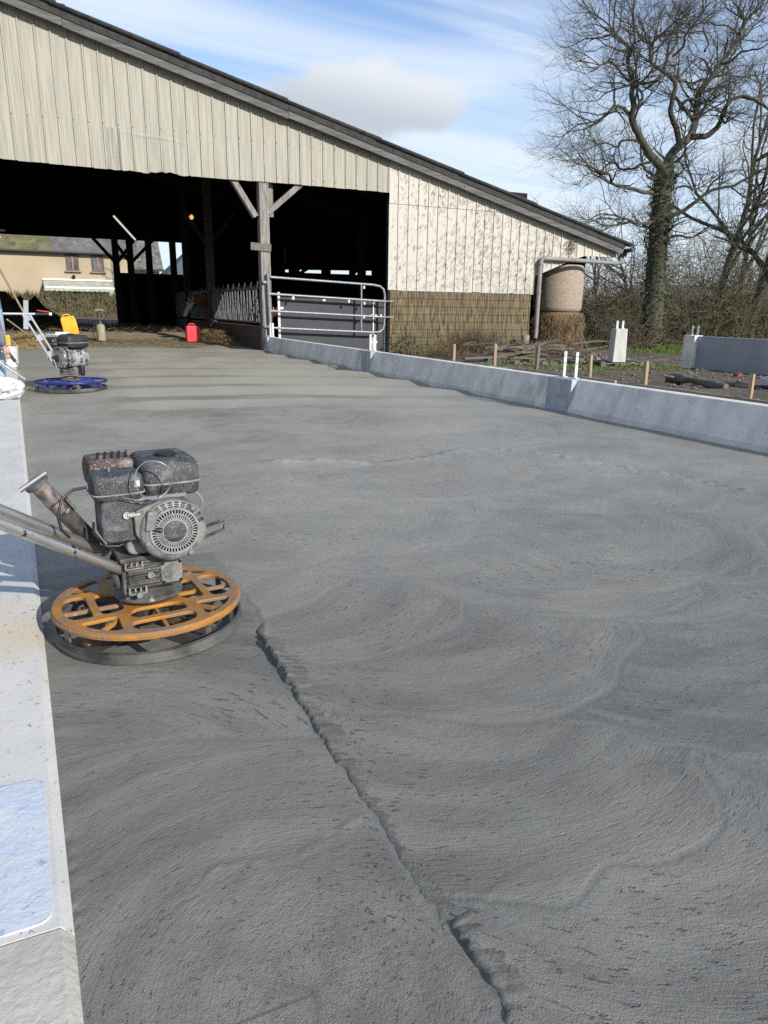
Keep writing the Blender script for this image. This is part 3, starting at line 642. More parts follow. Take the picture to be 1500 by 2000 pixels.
# lining under the roof, far slope and closing walls
def lining():
    xe = 15.6
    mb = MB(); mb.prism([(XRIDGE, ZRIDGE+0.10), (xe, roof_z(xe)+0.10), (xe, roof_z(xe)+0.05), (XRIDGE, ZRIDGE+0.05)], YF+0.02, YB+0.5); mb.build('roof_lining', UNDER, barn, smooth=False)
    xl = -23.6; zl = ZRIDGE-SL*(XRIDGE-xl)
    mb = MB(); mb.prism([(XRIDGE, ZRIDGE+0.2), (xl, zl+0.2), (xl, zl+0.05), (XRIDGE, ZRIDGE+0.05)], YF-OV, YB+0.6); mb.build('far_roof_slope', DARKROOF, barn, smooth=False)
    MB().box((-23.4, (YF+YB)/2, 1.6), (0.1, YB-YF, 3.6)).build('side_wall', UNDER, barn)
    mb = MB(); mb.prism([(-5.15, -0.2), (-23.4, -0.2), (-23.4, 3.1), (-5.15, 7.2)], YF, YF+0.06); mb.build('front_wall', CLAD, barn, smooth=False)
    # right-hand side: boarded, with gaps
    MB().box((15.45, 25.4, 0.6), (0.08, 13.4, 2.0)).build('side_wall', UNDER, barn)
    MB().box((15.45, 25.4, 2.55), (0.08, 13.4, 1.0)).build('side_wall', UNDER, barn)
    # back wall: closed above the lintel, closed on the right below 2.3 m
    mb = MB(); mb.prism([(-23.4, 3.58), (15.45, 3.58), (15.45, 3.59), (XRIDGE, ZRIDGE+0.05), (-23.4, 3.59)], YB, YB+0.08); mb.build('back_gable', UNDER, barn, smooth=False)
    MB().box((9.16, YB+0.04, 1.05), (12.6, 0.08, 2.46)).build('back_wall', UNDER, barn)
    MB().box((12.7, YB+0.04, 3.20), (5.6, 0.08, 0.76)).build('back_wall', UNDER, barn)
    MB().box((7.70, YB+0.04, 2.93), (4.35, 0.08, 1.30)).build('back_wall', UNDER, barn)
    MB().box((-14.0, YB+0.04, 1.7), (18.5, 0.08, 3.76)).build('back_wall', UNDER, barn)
    for (xa, za, xb, zb, w_) in ((10.0, 2.2, 11.2, 2.95, 0.14), (11.4, 2.2, 12.0, 2.9, 0.16), (12.75, 2.25, 13.4, 2.95, 0.2), (14.2, 2.2, 14.6, 2.9, 0.3)):
        MB().bar((xa, YB-0.06, za), (xb, YB-0.06, zb), 0.06, w_).build('slanting_board', DARKWOOD, barn)
    MB().box((12.6, YB-0.02, 2.42), (5.6, 0.05, 0.30)).build('rail', DARKWOOD, barn); MB().box((12.2, YB-0.02, 2.84), (7.0, 0.05, 0.24), Matrix.Rotation(R(-1.2), 3, 'Y')).build('rail', DARKWOOD, barn)
    for (xa, w_) in ((10.25, 0.5), (11.75, 0.45), (13.0, 0.25), (14.6, 1.2)): MB().box((xa, YB-0.10, 2.6), (w_, 0.05, 0.7)).build('stacked_board', DARKWOOD, barn)
lining()
# timber frame
def post(x, y, w, z0, z1, mat, name='post', d=None):
    mb = MB(); n = 9; V = []; d = d or w
    for i in range(n+1):
        t = i/n; z = z0+(z1-z0)*t
        for (sx, sy) in ((-1, -1), (1, -1), (1, 1), (-1, 1)): V.append((x+sx*w/2+0.012*fbm(z, sx*3+sy, 0.8, 6), y+sy*d/2, z))
    Fq = [(i*4+j, i*4+(j+1) % 4, i*4+4+(j+1) % 4, i*4+4+j) for i in range(n) for j in range(4)]+[(3, 2, 1, 0), (n*4, n*4+1, n*4+2, n*4+3)]
    mb.add(V, Fq); return mb.build(name, mat, barn, bevel=0.012)
PX = 5.0
post(PX-0.01, YF+0.14, 0.235, -0.1, 3.95, OLDWOOD)
MB().box((5.18, YF+0.24, 3.55), (0.16, 0.10, 0.85)).build('splice_post', OLDWOOD, barn, bevel=0.01)
MB().bar((4.80, YF+0.14, 3.10), (4.22, YF+0.14, 3.98), 0.13, 0.16, up=(0, 1, 0)).build('brace', OLDWOOD, barn, bevel=0.01)
MB().bar((5.09, YF+0.14, 3.20), (6.00, YF+0.14, 3.96), 0.13, 0.17, up=(0, 1, 0)).build('brace', OLDWOOD, barn, bevel=0.01)
MB().box((4.87, YF+0.0, 2.42), (0.50, 0.03, 0.17), Matrix.Rotation(R(3), 3, 'Y')).build('nailed_board', OLDBOARD, barn, bevel=0.003)
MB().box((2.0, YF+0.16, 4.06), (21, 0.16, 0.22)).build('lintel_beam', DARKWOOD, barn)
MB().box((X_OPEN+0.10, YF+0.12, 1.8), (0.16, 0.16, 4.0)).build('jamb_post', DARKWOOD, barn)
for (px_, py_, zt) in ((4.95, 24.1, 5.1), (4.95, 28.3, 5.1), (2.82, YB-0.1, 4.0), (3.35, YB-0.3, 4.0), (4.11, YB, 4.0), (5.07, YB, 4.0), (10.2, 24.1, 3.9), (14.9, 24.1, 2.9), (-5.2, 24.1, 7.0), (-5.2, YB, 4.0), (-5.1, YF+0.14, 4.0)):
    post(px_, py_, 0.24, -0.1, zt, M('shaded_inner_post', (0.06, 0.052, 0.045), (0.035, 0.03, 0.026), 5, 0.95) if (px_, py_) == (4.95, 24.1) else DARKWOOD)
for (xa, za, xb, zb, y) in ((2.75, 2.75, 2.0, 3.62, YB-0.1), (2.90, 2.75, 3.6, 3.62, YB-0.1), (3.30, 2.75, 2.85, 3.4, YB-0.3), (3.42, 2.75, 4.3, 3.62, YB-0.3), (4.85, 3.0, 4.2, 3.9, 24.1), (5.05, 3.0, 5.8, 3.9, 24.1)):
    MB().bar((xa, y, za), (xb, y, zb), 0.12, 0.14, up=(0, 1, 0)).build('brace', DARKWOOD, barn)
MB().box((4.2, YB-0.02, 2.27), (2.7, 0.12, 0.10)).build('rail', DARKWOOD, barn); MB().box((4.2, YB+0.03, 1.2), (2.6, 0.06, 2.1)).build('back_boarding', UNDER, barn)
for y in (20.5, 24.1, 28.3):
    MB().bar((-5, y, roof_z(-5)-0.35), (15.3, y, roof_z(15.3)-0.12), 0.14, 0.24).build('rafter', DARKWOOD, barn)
# concrete block plinth wall, block by block
BLOCK = M('streaked_concrete_block', (0.20, 0.155, 0.085), (0.060, 0.044, 0.026), 4.0, 0.95, sharp=0.07, world=True, bump=0.016, bscale=5, stretch=(15, 1, 0.7), bstretch=(15, 1, 0.7), speck=(0.065, 0.048, 0.03), spscale=4.2, spat=0.57, dirt=(0.30, 0.24, 0.15), dscale=3.0, dat=0.60, detail=2.0)
MORT = M('dark_mortar', (0.13, 0.105, 0.07), (0.10, 0.08, 0.055), 8, 0.95)
pl = MB().box(((X_OPEN+X_BLK)/2+0.02, YF+0.10, 0.62), (X_BLK-X_OPEN-0.04, 0.14, 1.78)).build('plinth_wall', MORT, barn)
bs = {}
def blockmesh(w):
    key = round(w, 3)
    if key not in bs:
        me = MB().box((0, 0, 0), (w+0.003, 0.06, 0.190)).mesh('block', BLOCK); bs[key] = me
    return bs[key]
row = 0; z = 1.41
while z > -0.3:
    xa = X_OPEN+0.06; first = 0.25 if row % 2 else 0.5; cn = 0
    while xa < X_BLK-0.02:
        w_ = min(first, X_BLK-xa); first = 0.5
        if w_ > 0.05: link('concrete_block', blockmesh(w_), pl, (xa+w_/2, YF+0.02-0.003*(row % 3)-0.0012*(cn % 2), z)); cn += 1
        xa += w_
    z -= 0.2; row += 1
# gutter and drainpipe
PIPE = M('grey_pvc_pipe', (0.25, 0.235, 0.21), (0.19, 0.175, 0.155), 4, 0.6, bump=0.001, dirt=(0.13, 0.12, 0.10), dscale=4, dat=0.55)
dp = empty('drainpipe', (12.95, YF-0.13, 0), 0); dp.parent = barn
MB().tube([(0.0, 0, 0.28), (0.0, 0, 2.34), (0.015, 0, 2.42), (0.06, 0, 2.47), (0.13, 0, 2.485)], 0.062, 14).build('down_pipe', PIPE, dp)
MB().tube([(0.10, 0, 2.485), (1.5, 0, 2.47), (2.72, 0, 2.45)], 0.058, 14).build('cross_pipe', PIPE, dp)
MB().tube([(2.66, 0, 2.45), (2.82, 0, 2.46), (2.90, 0.0, 2.50), (2.92, 0.0, 2.78)], 0.058, 12).build('elbow', PIPE, dp)
MB().lathe([(0.070, 1.55), (0.070, 1.62)], 14).build('collar', PIPE, dp); MB().lathe([(0.072, 2.30), (0.072, 2.42)], 14).build('collar', PIPE, dp)
gut = MB(); V = []
for i in range(2):
    for j in range(9):
        q = math.pi+math.pi*j/8; V.append((15.98+0.09*math.cos(q), YF-0.5 if i == 0 else YB+0.4, 2.86+0.10*math.sin(q)))
gut.add(V, [(j, j+1, 9+j+1, 9+j) for j in range(8)]+[tuple(range(9))]); g = gut.build('gutter', M('dark_gutter', (0.05, 0.05, 0.05), rough=0.6), barn); sm = g.modifiers.new('t', 'SOLIDIFY'); sm.thickness = 0.008
MB().box((15.9, YF-OV+0.02, 2.62+0.09), (0.22, 0.05, 0.13)).build('barge_end', DARKROOF, barn)
# tube light and bulkhead lamp that are lit inside
def emis(name, col, s):
    m = bpy.data.materials.new(name); m.use_nodes = True; b = m.node_tree.nodes['Principled BSDF']; b.inputs['Base Color'].default_value = (*col, 1); b.inputs['Emission Color'].default_value = (*col, 1); b.inputs['Emission Strength'].default_value = s; return m
tl = empty('tube_light', at(243, 445, 27.5), 0, 'slim pale tube light hanging under the barn roof', 'light')
d0 = at(222, 422, 27.0)-Vector(tl.location); d1 = at(264, 468, 28.0)-Vector(tl.location)
MB().tube([d0, d1], 0.03, 8).build('tube', emis('lit_tube', (0.9, 0.95, 0.75), 0.55), tl)
MB().bar(d0+Vector((0, 0, 0.07)), d1+Vector((0, 0, 0.07)), 0.07, 0.04).build('fitting', DARKWOOD, tl)
MB().tube([(d0+d1)/2+Vector((0, 0, 0.08)), Vector((tl.location.x, tl.location.y, roof_z(tl.location.x)+0.06))-Vector(tl.location)], 0.012, 6).build('hanger', DARKWOOD, tl)
bl = empty('bulkhead_lamp', at(374, 424, 24.0), 0, 'small amber bulkhead lamp glowing beside the inner barn post', 'lamp')
MB().lathe([(0.0, 0.06), (0.04, 0.055), (0.065, 0.02), (0.07, -0.02), (0.06, -0.05)], 12, axis='Y').build('glass', emis('amber_glow', (0.9, 0.5, 0.14), 0.8), bl)
MB().tube([(-0.09, -0.03, -0.05), (0.09, -0.03, 0.05)], 0.012, 6).tube([(-0.09, -0.03, 0.05), (0.09, -0.03, -0.05)], 0.012, 6).build('guard_wire', DARKWOOD, bl); MB().lathe([(0.10, -0.052), (0.10, -0.09), (0.0, -0.09)], 12, axis='Y').build('base', DARKWOOD, bl)
MB().bar((0, 0.09, 0), (4.95-bl.location.x, 24.1-bl.location.y, 0), 0.05, 0.05).build('arm', DARKWOOD, bl)
# dead ivy stems left on the pale cladding
IVY = M('dead_ivy_stem', (0.07, 0.056, 0.04), (0.13, 0.105, 0.08), 6, 0.95)
def ivy_gen(i):
    while True:
        x_ = X_OPEN+0.05+(15.3-X_OPEN)*rnd.random(); z_ = 1.5+3.3*rnd.random()
        if x_ > X_BLK and z_ < diag_z(x_)+0.05: continue
        if x_ > 14.2 and rnd.random() < 0.85: continue
        dens = 0.35+0.65*min(1, (x_-X_OPEN)/4.5)
        if fbm(x_, z_, 0.9, 8) < -0.25: dens *= 0.35
        if z_ < roof_z(x_)-0.25 and rnd.random() < dens: break
    p = Vector((x_, YF-0.040, z_)); pts = [p.copy()]; a = math.pi/2+rnd.gauss(0, 0.22); st = rnd.uniform(0.018, 0.04)
    for j in range(rnd.randint(2, 4)):
        a += rnd.gauss(0, 0.3); p = p+Vector((math.cos(a)*st, 0, math.sin(a)*st)); pts.append(p.copy())
    return pts, rnd.choice((0.0024, 0.0032, 0.0045))
def flat_strands(name, mat, gen, n, parent=None):
    V = []; Fq = []
    for i in range(n):
        pts, w_ = gen(i); o = len(V)
        for j, p in enumerate(pts):
            d = (pts[min(j+1, len(pts)-1)]-pts[max(j-1, 0)]).normalized(); s_ = Vector((d.z, 0, -d.x))*w_*(1 if j < len(pts)-1 else 0.4)
            V += [tuple(p-s_), tuple(p+s_)]
        for j in range(len(pts)-1): Fq.append((o+2*j, o+2*j+1, o+2*j+3, o+2*j+2))
    return link(name, fastmesh(name, V, Fq, mat), parent)
iv = flat_strands('ivy_stems', IVY, ivy_gen, 1500, barn); iv['kind'] = 'stuff'
def ivy2(i):
    x_ = 14.0+rnd.gauss(0, 0.10)+0.05; z_ = 3.0+rnd.gauss(0, 0.16)-0.1; p = Vector((x_, YF-0.04-rnd.random()*0.03, z_)); a = rnd.random()*6.3
    return [p, p+Vector((math.cos(a)*.03, 0, math.sin(a)*.03)), p+Vector((math.cos(a+.5)*.06, 0, math.sin(a+.5)*.06))], 0.009
iv2 = flat_strands('dead_ivy_clump', IVY, ivy2, 120, barn); iv2['kind'] = 'stuff'
def rounded(poly, r, n=5):
    out = []; k = len(poly)
    for i in range(k):
        p = Vector(poly[i]); a = (Vector(poly[i-1])-p); b = (Vector(poly[(i+1) % k])-p); rr = min(r, a.length*0.48, b.length*0.48)
        A = p+a.normalized()*rr; B = p+b.normalized()*rr
        for j in range(n+1):
            t = j/n; out.append(tuple(A*(1-t)**2+p*2*t*(1-t)+B*t*t))
    return out
# ------------------------------------------------------------------ precast kerb walls
RUST = M('rust_run_stain', (0.42, 0.33, 0.20), (0.34, 0.26, 0.16), 8, 0.85)
CURB_H = 0.335
def kerb_profile():
    # (offset away from the slab, z)
    return [(0.0, -0.12), (0.0, 0.055), (0.012, 0.062), (0.095, CURB_H-0.008), (0.103, CURB_H), (0.215, CURB_H), (0.225, CURB_H-0.01), (0.225, -0.30)]
def kerb(name, label, line, sgn, group, mat=WHITE_CONC):
    """line: list of (x, y) of the slab-side foot"""
    o = empty(name, (line[0][0], line[0][1], 0), 0, label, 'kerb wall', group)
    pr = kerb_profile(); V = []; n = len(pr); k = len(line); x0, y0 = line[0]
    for (x, y) in line:
        for (a, z) in pr: V.append((x+sgn*a-x0, y-y0, z))
    Fq = [(i*n+j, i*n+(j+1) % n, (i+1)*n+(j+1) % n, (i+1)*n+j) for i in range(k-1) for j in range(n)]+[tuple(range(n)), tuple((k-1)*n+j for j in range(n-1, -1, -1))]
    MB().add(V, Fq).build('wall_body', mat, o, bevel=0.004)
    return o, (x0, y0)
def bracket(parent, p, hgt=0.26, ang=0.0, w=0.038):
    """upright zinc strap with two slotted holes, standing on the block"""
    b = empty('bracket', p, ang); b.parent = parent
    t = 0.008; h = hgt
    cu = bpy.data.curves.new('strap', 'CURVE'); cu.dimensions = '2D'; cu.fill_mode = 'BOTH'; cu.extrude = t/2
    def spl(pts):
        s = cu.splines.new('POLY'); s.points.add(len(pts)-1); s.use_cyclic_u = True
        for q, (x, y) in enumerate(pts): s.points[q].co = (x, y, 0, 1)
    c = 0.008
    spl([(-w/2, 0), (w/2, 0), (w/2, h-c), (w/2-c, h), (-w/2+c, h), (-w/2, h-c)])
    for z in (h*0.55, h*0.83):
        spl([(0.007*math.cos(q), z+0.013*math.sin(q)) for q in [i*math.pi/4 for i in range(8)]])
    tmp = bpy.data.objects.new('tmp', cu); C.objects.link(tmp)
    me = bpy.data.meshes.new_from_object(tmp.evaluated_get(bpy.context.evaluated_depsgraph_get())); bpy.data.objects.remove(tmp); bpy.data.curves.remove(cu)
    me.materials.clear(); me.materials.append(GALV_W); me.name = 'strap'
    s = link('strap', me, b); s.rotation_euler = (R(90), 0, 0)
    MB().box((0, 0, 0.004), (w+0.01, 0.07, 0.008)).build('foot_plate', GALV_W, b)
    return b
_strap = {}
def seg(xf, ya, yb, step=0.8):
    n = max(2, int(abs(yb-ya)/step)+1); return [(xf(ya+(yb-ya)*i/(n-1)), ya+(yb-ya)*i/(n-1)) for i in range(n)]
XRf = lambda y: X_R
GK = 'precast kerb walls on the right of the slab'
def end_block(o, x0, y0, y, sgn, L=0.40, mat=ROUGH_CONC, face=0.0):
    """rough upright block filling the batter between two kerb lengths"""
    mb = MB(); xx = (X_R if sgn > 0 else x_left(y))
    prof = [(-0.004+face, -0.1), (0.018+face, CURB_H+0.004), (0.20, CURB_H+0.004), (0.20, -0.1)]
    V = [(xx-x0+sgn*a, yy-y0, z) for yy in (y-L/2, y+L/2) for (a, z) in prof]
    mb.add(V, [(0, 1, 2, 3), (7, 6, 5, 4)]+[(i, i+4, (i+1) % 4+4, (i+1) % 4) for i in range(4)])
    return mb.build('end_block', mat, o, bevel=0.004)
for (ya, yb, lab, blk) in ((17.62, 11.47, 'pale concrete kerb wall in front of the galvanised gate', 11.30), (11.13, 6.33, 'pale concrete kerb wall in front of the straw bales, brown run-down stain', 6.13), (5.94, -1.5, 'nearest pale concrete kerb wall at the right edge, brown stain on its face', None)):
    o, (x0, y0) = kerb('kerb_wall', lab, seg(XRf, ya, yb), 1, GK)
    if blk:
        end_block(o, x0, y0, blk, 1)
        for dy in (0.09, -0.10):
            b = bracket(o, (0.14, blk+dy-y0, CURB_H+0.004), 0.27, 0.12)
    if ya > 17:
        end_block(o, x0, y0, 17.50, 1, 0.22)
        for dy in (0.05, -0.17): bracket(o, (0.14, 17.45+dy-y0, CURB_H+0.004), 0.33, 0.1)
    if ya < 17: 
        # stains: thin runs lying on the batter
        for (yy, w_) in (((8.62, 0.05), (10.95, 0.06), (7.0, 0.015)) if ya > 10 else ((4.70, 0.055), (4.1, 0.012))):
            n = 7; V = []
            for i in range(n+1):
                t = i/n; a = 0.0965-0.083*t; z = CURB_H-0.012-0.268*t; q = w_*(1-0.55*t)*(0.8+0.4*rnd.random()); sh = -0.10*t*(1 if w_ > 0.03 else 0.3)
                V += [(X_R-x0+a-0.0022, yy-y0+sh-q/2, z), (X_R-x0+a-0.0022, yy-y0+sh+q/2, z)]
            MB().add(V, [(2*i, 2*i+1, 2*i+3, 2*i+2) for i in range(n)]).build('rust_stain', RUST_T if 'RUST_T' in globals() else RUST, o)
# left wall: broad flat top almost level with the slab, chamfered along its inner arris
GL = 'precast kerb walls on the left of the slab'
LW = 0.04
def low_kerb(label, ya, yb, mat):
    line = seg(x_left, ya, yb); x0, y0 = line[0]
    o = empty('kerb_wall', (x0, y0, 0), 0, label, 'kerb wall', GL)
    pr = [(0.0, -0.12), (0.0, LW-0.022), (0.018, LW), (0.34, LW), (0.34, -0.30)]; n = len(pr); k = len(line)
    V = [(x-a-x0, y-y0, z) for (x, y) in line for (a, z) in pr]
    Fq = [(q*n+r, q*n+(r+1) % n, (q+1)*n+(r+1) % n, (q+1)*n+r) for q in range(k-1) for r in range(n)]+[tuple(range(n)), tuple((k-1)*n+r for r in range(n-1, -1, -1))]
    MB().add(V, Fq).build('wall_body', mat, o)
    return o, x0, y0
o, x0, y0 = low_kerb('worn beige kerb wall top at the bottom left corner', -1.5, 1.043, BEIGE_CONC)
o, x0, y0 = low_kerb('long sunlit white kerb wall beside the orange trowel', 1.047, 8.90, LEFT_CONC)
pad = rounded([(1.062, 0.33), (1.062, 0.028), (1.468, 0.026), (1.468, 0.33)], 0.03); pv = []
for (yy, a) in pad:
    for z_ in (LW-0.01, LW+0.0035): pv.append((x_left(yy)-a-x0, yy-y0, z_))
n_ = len(pad); MB().add(pv, [tuple(range(0, 2*n_, 2)), tuple(range(2*n_-1, 0, -2))]+[(2*q, 2*q+1, (2*q+3) % (2*n_), (2*q+2) % (2*n_)) for q in range(n_)]).build('blue_grey_pad', PAD_CONC, o, smooth=False)
for yb_ in (1.44, 1.12): bracket(o, (x_left(yb_)-x0-0.150, yb_-y0, LW+0.004), 0.26, 0.15)
low_kerb('white kerb wall running on behind the standing worker', 8.905, 19.4, LEFT_CONC)
# ------------------------------------------------------------------ formwork boards and stakes behind the right kerb
XB = 6.2
FORMB = M('cement_greyed_form_board', (0.36, 0.315, 0.25), (0.24, 0.205, 0.16), 5.0, 0.95, bump=0.002, bscale=30, stretch=(4, 0.4, 4), dirt=(0.42, 0.40, 0.37), dscale=1.5, dat=0.55)
bd = [(12.2, 9.05, 0.20), (9.0, 6.75, 0.22), (6.7, 3.3, 0.215), (3.25, -0.5, 0.21)]
labs = ['old grey form board lying nearest the barn', 'old form board on edge beside the middle wooden stakes', 'long grey form board on edge behind the near right kerb', 'form board on edge running out at the right edge']
for (ya, yb, zt), lb in zip(bd, labs):
    o = MB().box((0, 0, 0), (0.032, abs(yb-ya), 0.33)).build('form_board', FORMB, None, bevel=0.003, loc=(XB+rnd.uniform(-0.01, 0.01), (ya+yb)/2, zt-0.165)); o.rotation_euler = (0, R(rnd.uniform(-3, 3)), R(rnd.uniform(-0.3, 0.3)))
    tag(o, lb, 'board', 'form boards behind the right kerb')
stk = [(10.72, 0.47, 'thin wooden stake nearest the block wall'), (9.46, 0.53, 'second wooden stake from the barn, below the timber beam'), (8.40, 0.55, 'dark weathered wooden stake beside the straw bale'), (7.27, 0.49, 'wooden stake just right of the zinc kerb brackets'), (6.31, 0.48, 'wooden stake in front of the grass patch'), (4.91, 0.45, 'tall newly sawn wooden stake nearest the right edge')]
for i, (y, zt, lb) in enumerate(stk):
    mb = MB(); w_ = 0.042; mb.add([(-w_/2, -w_/2, -0.2), (w_/2, -w_/2, -0.2), (w_/2, w_/2, -0.2), (-w_/2, w_/2, -0.2), (-w_/2, -w_/2, zt), (w_/2, -w_/2, zt-0.006), (w_/2, w_/2, zt), (-w_/2, w_/2, zt+0.004), (0, 0, -0.35)], [(0, 1, 5, 4), (1, 2, 6, 5), (2, 3, 7, 6), (3, 0, 4, 7), (4, 5, 6, 7), (1, 0, 8), (2, 1, 8), (3, 2, 8), (0, 3, 8)])
    o = mb.build('wooden_stake', OLDBOARD if i in (2,) else FRESHWOOD, None, bevel=0.002, loc=(XB+0.042, y, 0)); o.rotation_euler = (R(rnd.uniform(-1.5, 1.5)), R(rnd.uniform(-1.5, 1.5)), R(rnd.uniform(-15, 15)))
    tag(o, lb, 'stake', 'stakes holding the form boards')
# ------------------------------------------------------------------ power trowels
def plate_with_holes(name, outer, holes, t, mat, parent, z, bev=0.002):
    cu = bpy.data.curves.new(name, 'CURVE'); cu.dimensions = '2D'; cu.fill_mode = 'BOTH'; cu.extrude = t/2; cu.bevel_depth = bev; cu.bevel_resolution = 1
    for pts in [outer]+holes:
        s = cu.splines.new('POLY'); s.points.add(len(pts)-1); s.use_cyclic_u = True
        for q, (x, y) in enumerate(pts): s.points[q].co = (x, y, 0, 1)
    tmp = bpy.data.objects.new('tmp', cu); C.objects.link(tmp)
    me = bpy.data.meshes.new_from_object(tmp.evaluated_get(bpy.context.evaluated_depsgraph_get())); bpy.data.objects.remove(tmp); bpy.data.curves.remove(cu)
    me.materials.clear(); me.materials.append(mat); me.name = name
    me.polygons.foreach_set('use_smooth', [True]*len(me.polygons)); me.set_sharp_from_angle(angle=R(35))
    return link(name, me, parent, (0, 0, z))
def circ(r, n=72): return [(r*math.cos(2*math.pi*i/n), r*math.sin(2*math.pi*i/n)) for i in range(n)]
def rot2(pts, q): c, s = math.cos(q), math.sin(q); return [(x*c-y*s, x*s+y*c) for x, y in pts]
def rbox(mb, c, d, bulge=0.0):
    """box with sides bellied a little, as pressed or moulded shells are"""
    x, y, z = c; a, b, h = d[0]/2, d[1]/2, d[2]/2
    lev = [(-1, 0.90), (-0.85, 0.965), (-0.1, 1.0), (0.40, 0.985), (0.74, 0.955), (0.93, 0.89), (1.0, 0.80), (1.06, 0.45)]
    V = []; n = 24
    for (t, s) in lev:
        for j in range(n):
            q = 2*math.pi*j/n; cc, ss = math.cos(q), math.sin(q); e = 0.30
            V.append((x+a*s*math.copysign(abs(cc)**e, cc), y+b*s*math.copysign(abs(ss)**e, ss), z+h*t*0.95))
    k = len(lev)
    return mb.add(V, [(i*n+j, i*n+(j+1) % n, (i+1)*n+(j+1) % n, (i+1)*n+j) for i in range(k-1) for j in range(n)]+[tuple(range(n-1, -1, -1)), tuple((k-1)*n+j for j in range(n))])
def make_engine(parent, z0=0.0, PLm=None, MTm=None, SHm=None):
    """small petrol engine seen from its recoil-starter side (local -Y); base at z0"""
    PLm = PLm or BLACK_PL; MTm = MTm or BLACK_MT; SHm = SHm or RUSTBROWN
    e = empty('engine', (0, 0, z0)); e.parent = parent
    mb = MB(); rbox(mb, (0.082, 0.01, 0.250), (0.190, 0.25, 0.125)); tank = mb.build('fuel_tank', PLm, e, ang=50)
    MB().add(*_ring_rect(0.082, 0.01, 0.236, 0.202, 0.262, 0.006)).build('tank_seam', M('dusty_seam', (0.30, 0.29, 0.26), (0.16, 0.155, 0.145), 20, 0.8), e)
    MB().lathe([(0.032, 0.309), (0.034, 0.312), (0.034, 0.322), (0.028, 0.325), (0.0, 0.325)], 14, (0.085, -0.02, 0)).build('fuel_cap', BLACKR, e)
    mb = MB(); rbox(mb, (-0.088, -0.075, 0.243), (0.155, 0.125, 0.088)); mb.build('air_cleaner', PLm, e, ang=50)
    MB().add(*_ring_rect(-0.088, -0.075, 0.222, 0.163, 0.133, 0.004)).build('cleaner_seam', M('dusty_seam', (0.3, .29, .26)), e)
    MB().box((-0.035, -0.136, 0.252), (0.016, 0.003, 0.020)).build('torn_label', M('worn_white_label', (0.55, 0.53, 0.48), (0.3, 0.29, 0.27), 60, 0.7), e)
    MB().box((-0.105, -0.075, 0.290), (0.004, 0.01, 0.02)).build('wing_screw', GALV, e)
    mb = MB(); rbox(mb, (-0.080, 0.075, 0.262), (0.150, 0.16, 0.095)); mb.build('muffler_shroud', SHm, e, ang=50)
    for i in range(5): MB().bar((-0.12+0.022*i, 0.02, 0.311), (-0.10+0.022*i, 0.125, 0.311), 0.007, 0.004).build('vent_slot', HOLE, e)
    mb = MB(); mb.prism(rounded([(-0.148, 0.20), (-0.15, 0.075), (-0.125, 0.062), (-0.045, 0.062), (-0.03, 0.10), (-0.03, 0.20)], 0.02), -0.135, -0.02); mb.build('carburettor_cover', PLm, e, bevel=0.006)
    MB().lathe([(0.024, 0.075), (0.026, 0.055), (0.018, 0.048), (0.0, 0.048)], 14, (-0.085, -0.08, 0)).build('float_bowl', GALV, e)
    MB().tube([(-0.075, -0.137, 0.152), (-0.075, -0.145, 0.152)], 0.012, 10).tube([(-0.072, -0.142, 0.152), (-0.035, -0.150, 0.153)], 0.009, 10).build('choke_lever', M('pale_brass_pin', (0.45, 0.42, 0.36), (0.35, 0.33, 0.3), 20, 0.4, metal=0.4), e)
    # crankcase and fan housing
    mb = MB(); mb.prism(rounded([(-0.075, 0.0), (0.125, 0.0), (0.15, 0.06), (0.145, 0.16), (0.06, 0.195), (-0.04, 0.19), (-0.075, 0.11)], 0.03), -0.10, 0.13); mb.build('crankcase', MTm, e, bevel=0.006)
    hx, hz, hr = 0.062, 0.088, 0.108
    mb = MB(); mb.lathe([(0.0, 0.11), (hr*0.99, 0.11), (hr, 0.128), (hr-0.004, 0.142), (hr-0.016, 0.150), (0.074, 0.150), (0.070, 0.140), (0.0, 0.140)], 40, (hx, -0.02, hz), axis='Y')
    mb.prism(rounded([(-0.055, 0.165), (0.04, 0.195), (0.06, 0.10), (0.0, 0.03), (-0.055, 0.08)], 0.02), -0.155, -0.10); mb.build('fan_housing', MTm, e, bevel=0.003)
    MB().lathe([(0.072, 0.146), (0.0, 0.146)], 32, (hx, -0.02, hz), axis='Y').build('fan_void', HOLE, e)
    rec = MB(); n = 44
    for (ra, rb) in ((0.040, 0.056), (0.058, 0.073)):
        for i in range(n):
            q = 2*math.pi*(i+0.5*(ra > 0.05))/n; d = Vector((math.cos(q), 0, math.sin(q)))
            rec.bar(Vector((hx, -0.1705, hz))+d*ra, Vector((hx, -0.1705, hz))+d*rb, 0.004, 0.0035, up=(0, 1, 0))
    for (ra, rb) in ((0.036, 0.041), (0.0555, 0.059), (0.072, 0.079)):
        rec.lathe([(ra, 0.1495), (ra, 0.1545), (rb, 0.1545), (rb, 0.1495)], 40, (hx, -0.02, hz), axis='Y', closed=True)
    g = rec.build('starter_grille', M('dusty_grey_grille', (0.26, 0.255, 0.245), (0.16, 0.155, 0.15), 22, 0.7, speck=(0.45, 0.44, 0.42), spscale=120, spat=0.6), e); g['kind'] = 'stuff'
    MB().lathe([(0.037, 0.150), (0.036, 0.157), (0.030, 0.160), (0.0, 0.160)], 28, (hx, -0.02, hz), axis='Y').build('starter_hub', PLm, e)
    lv = MB()
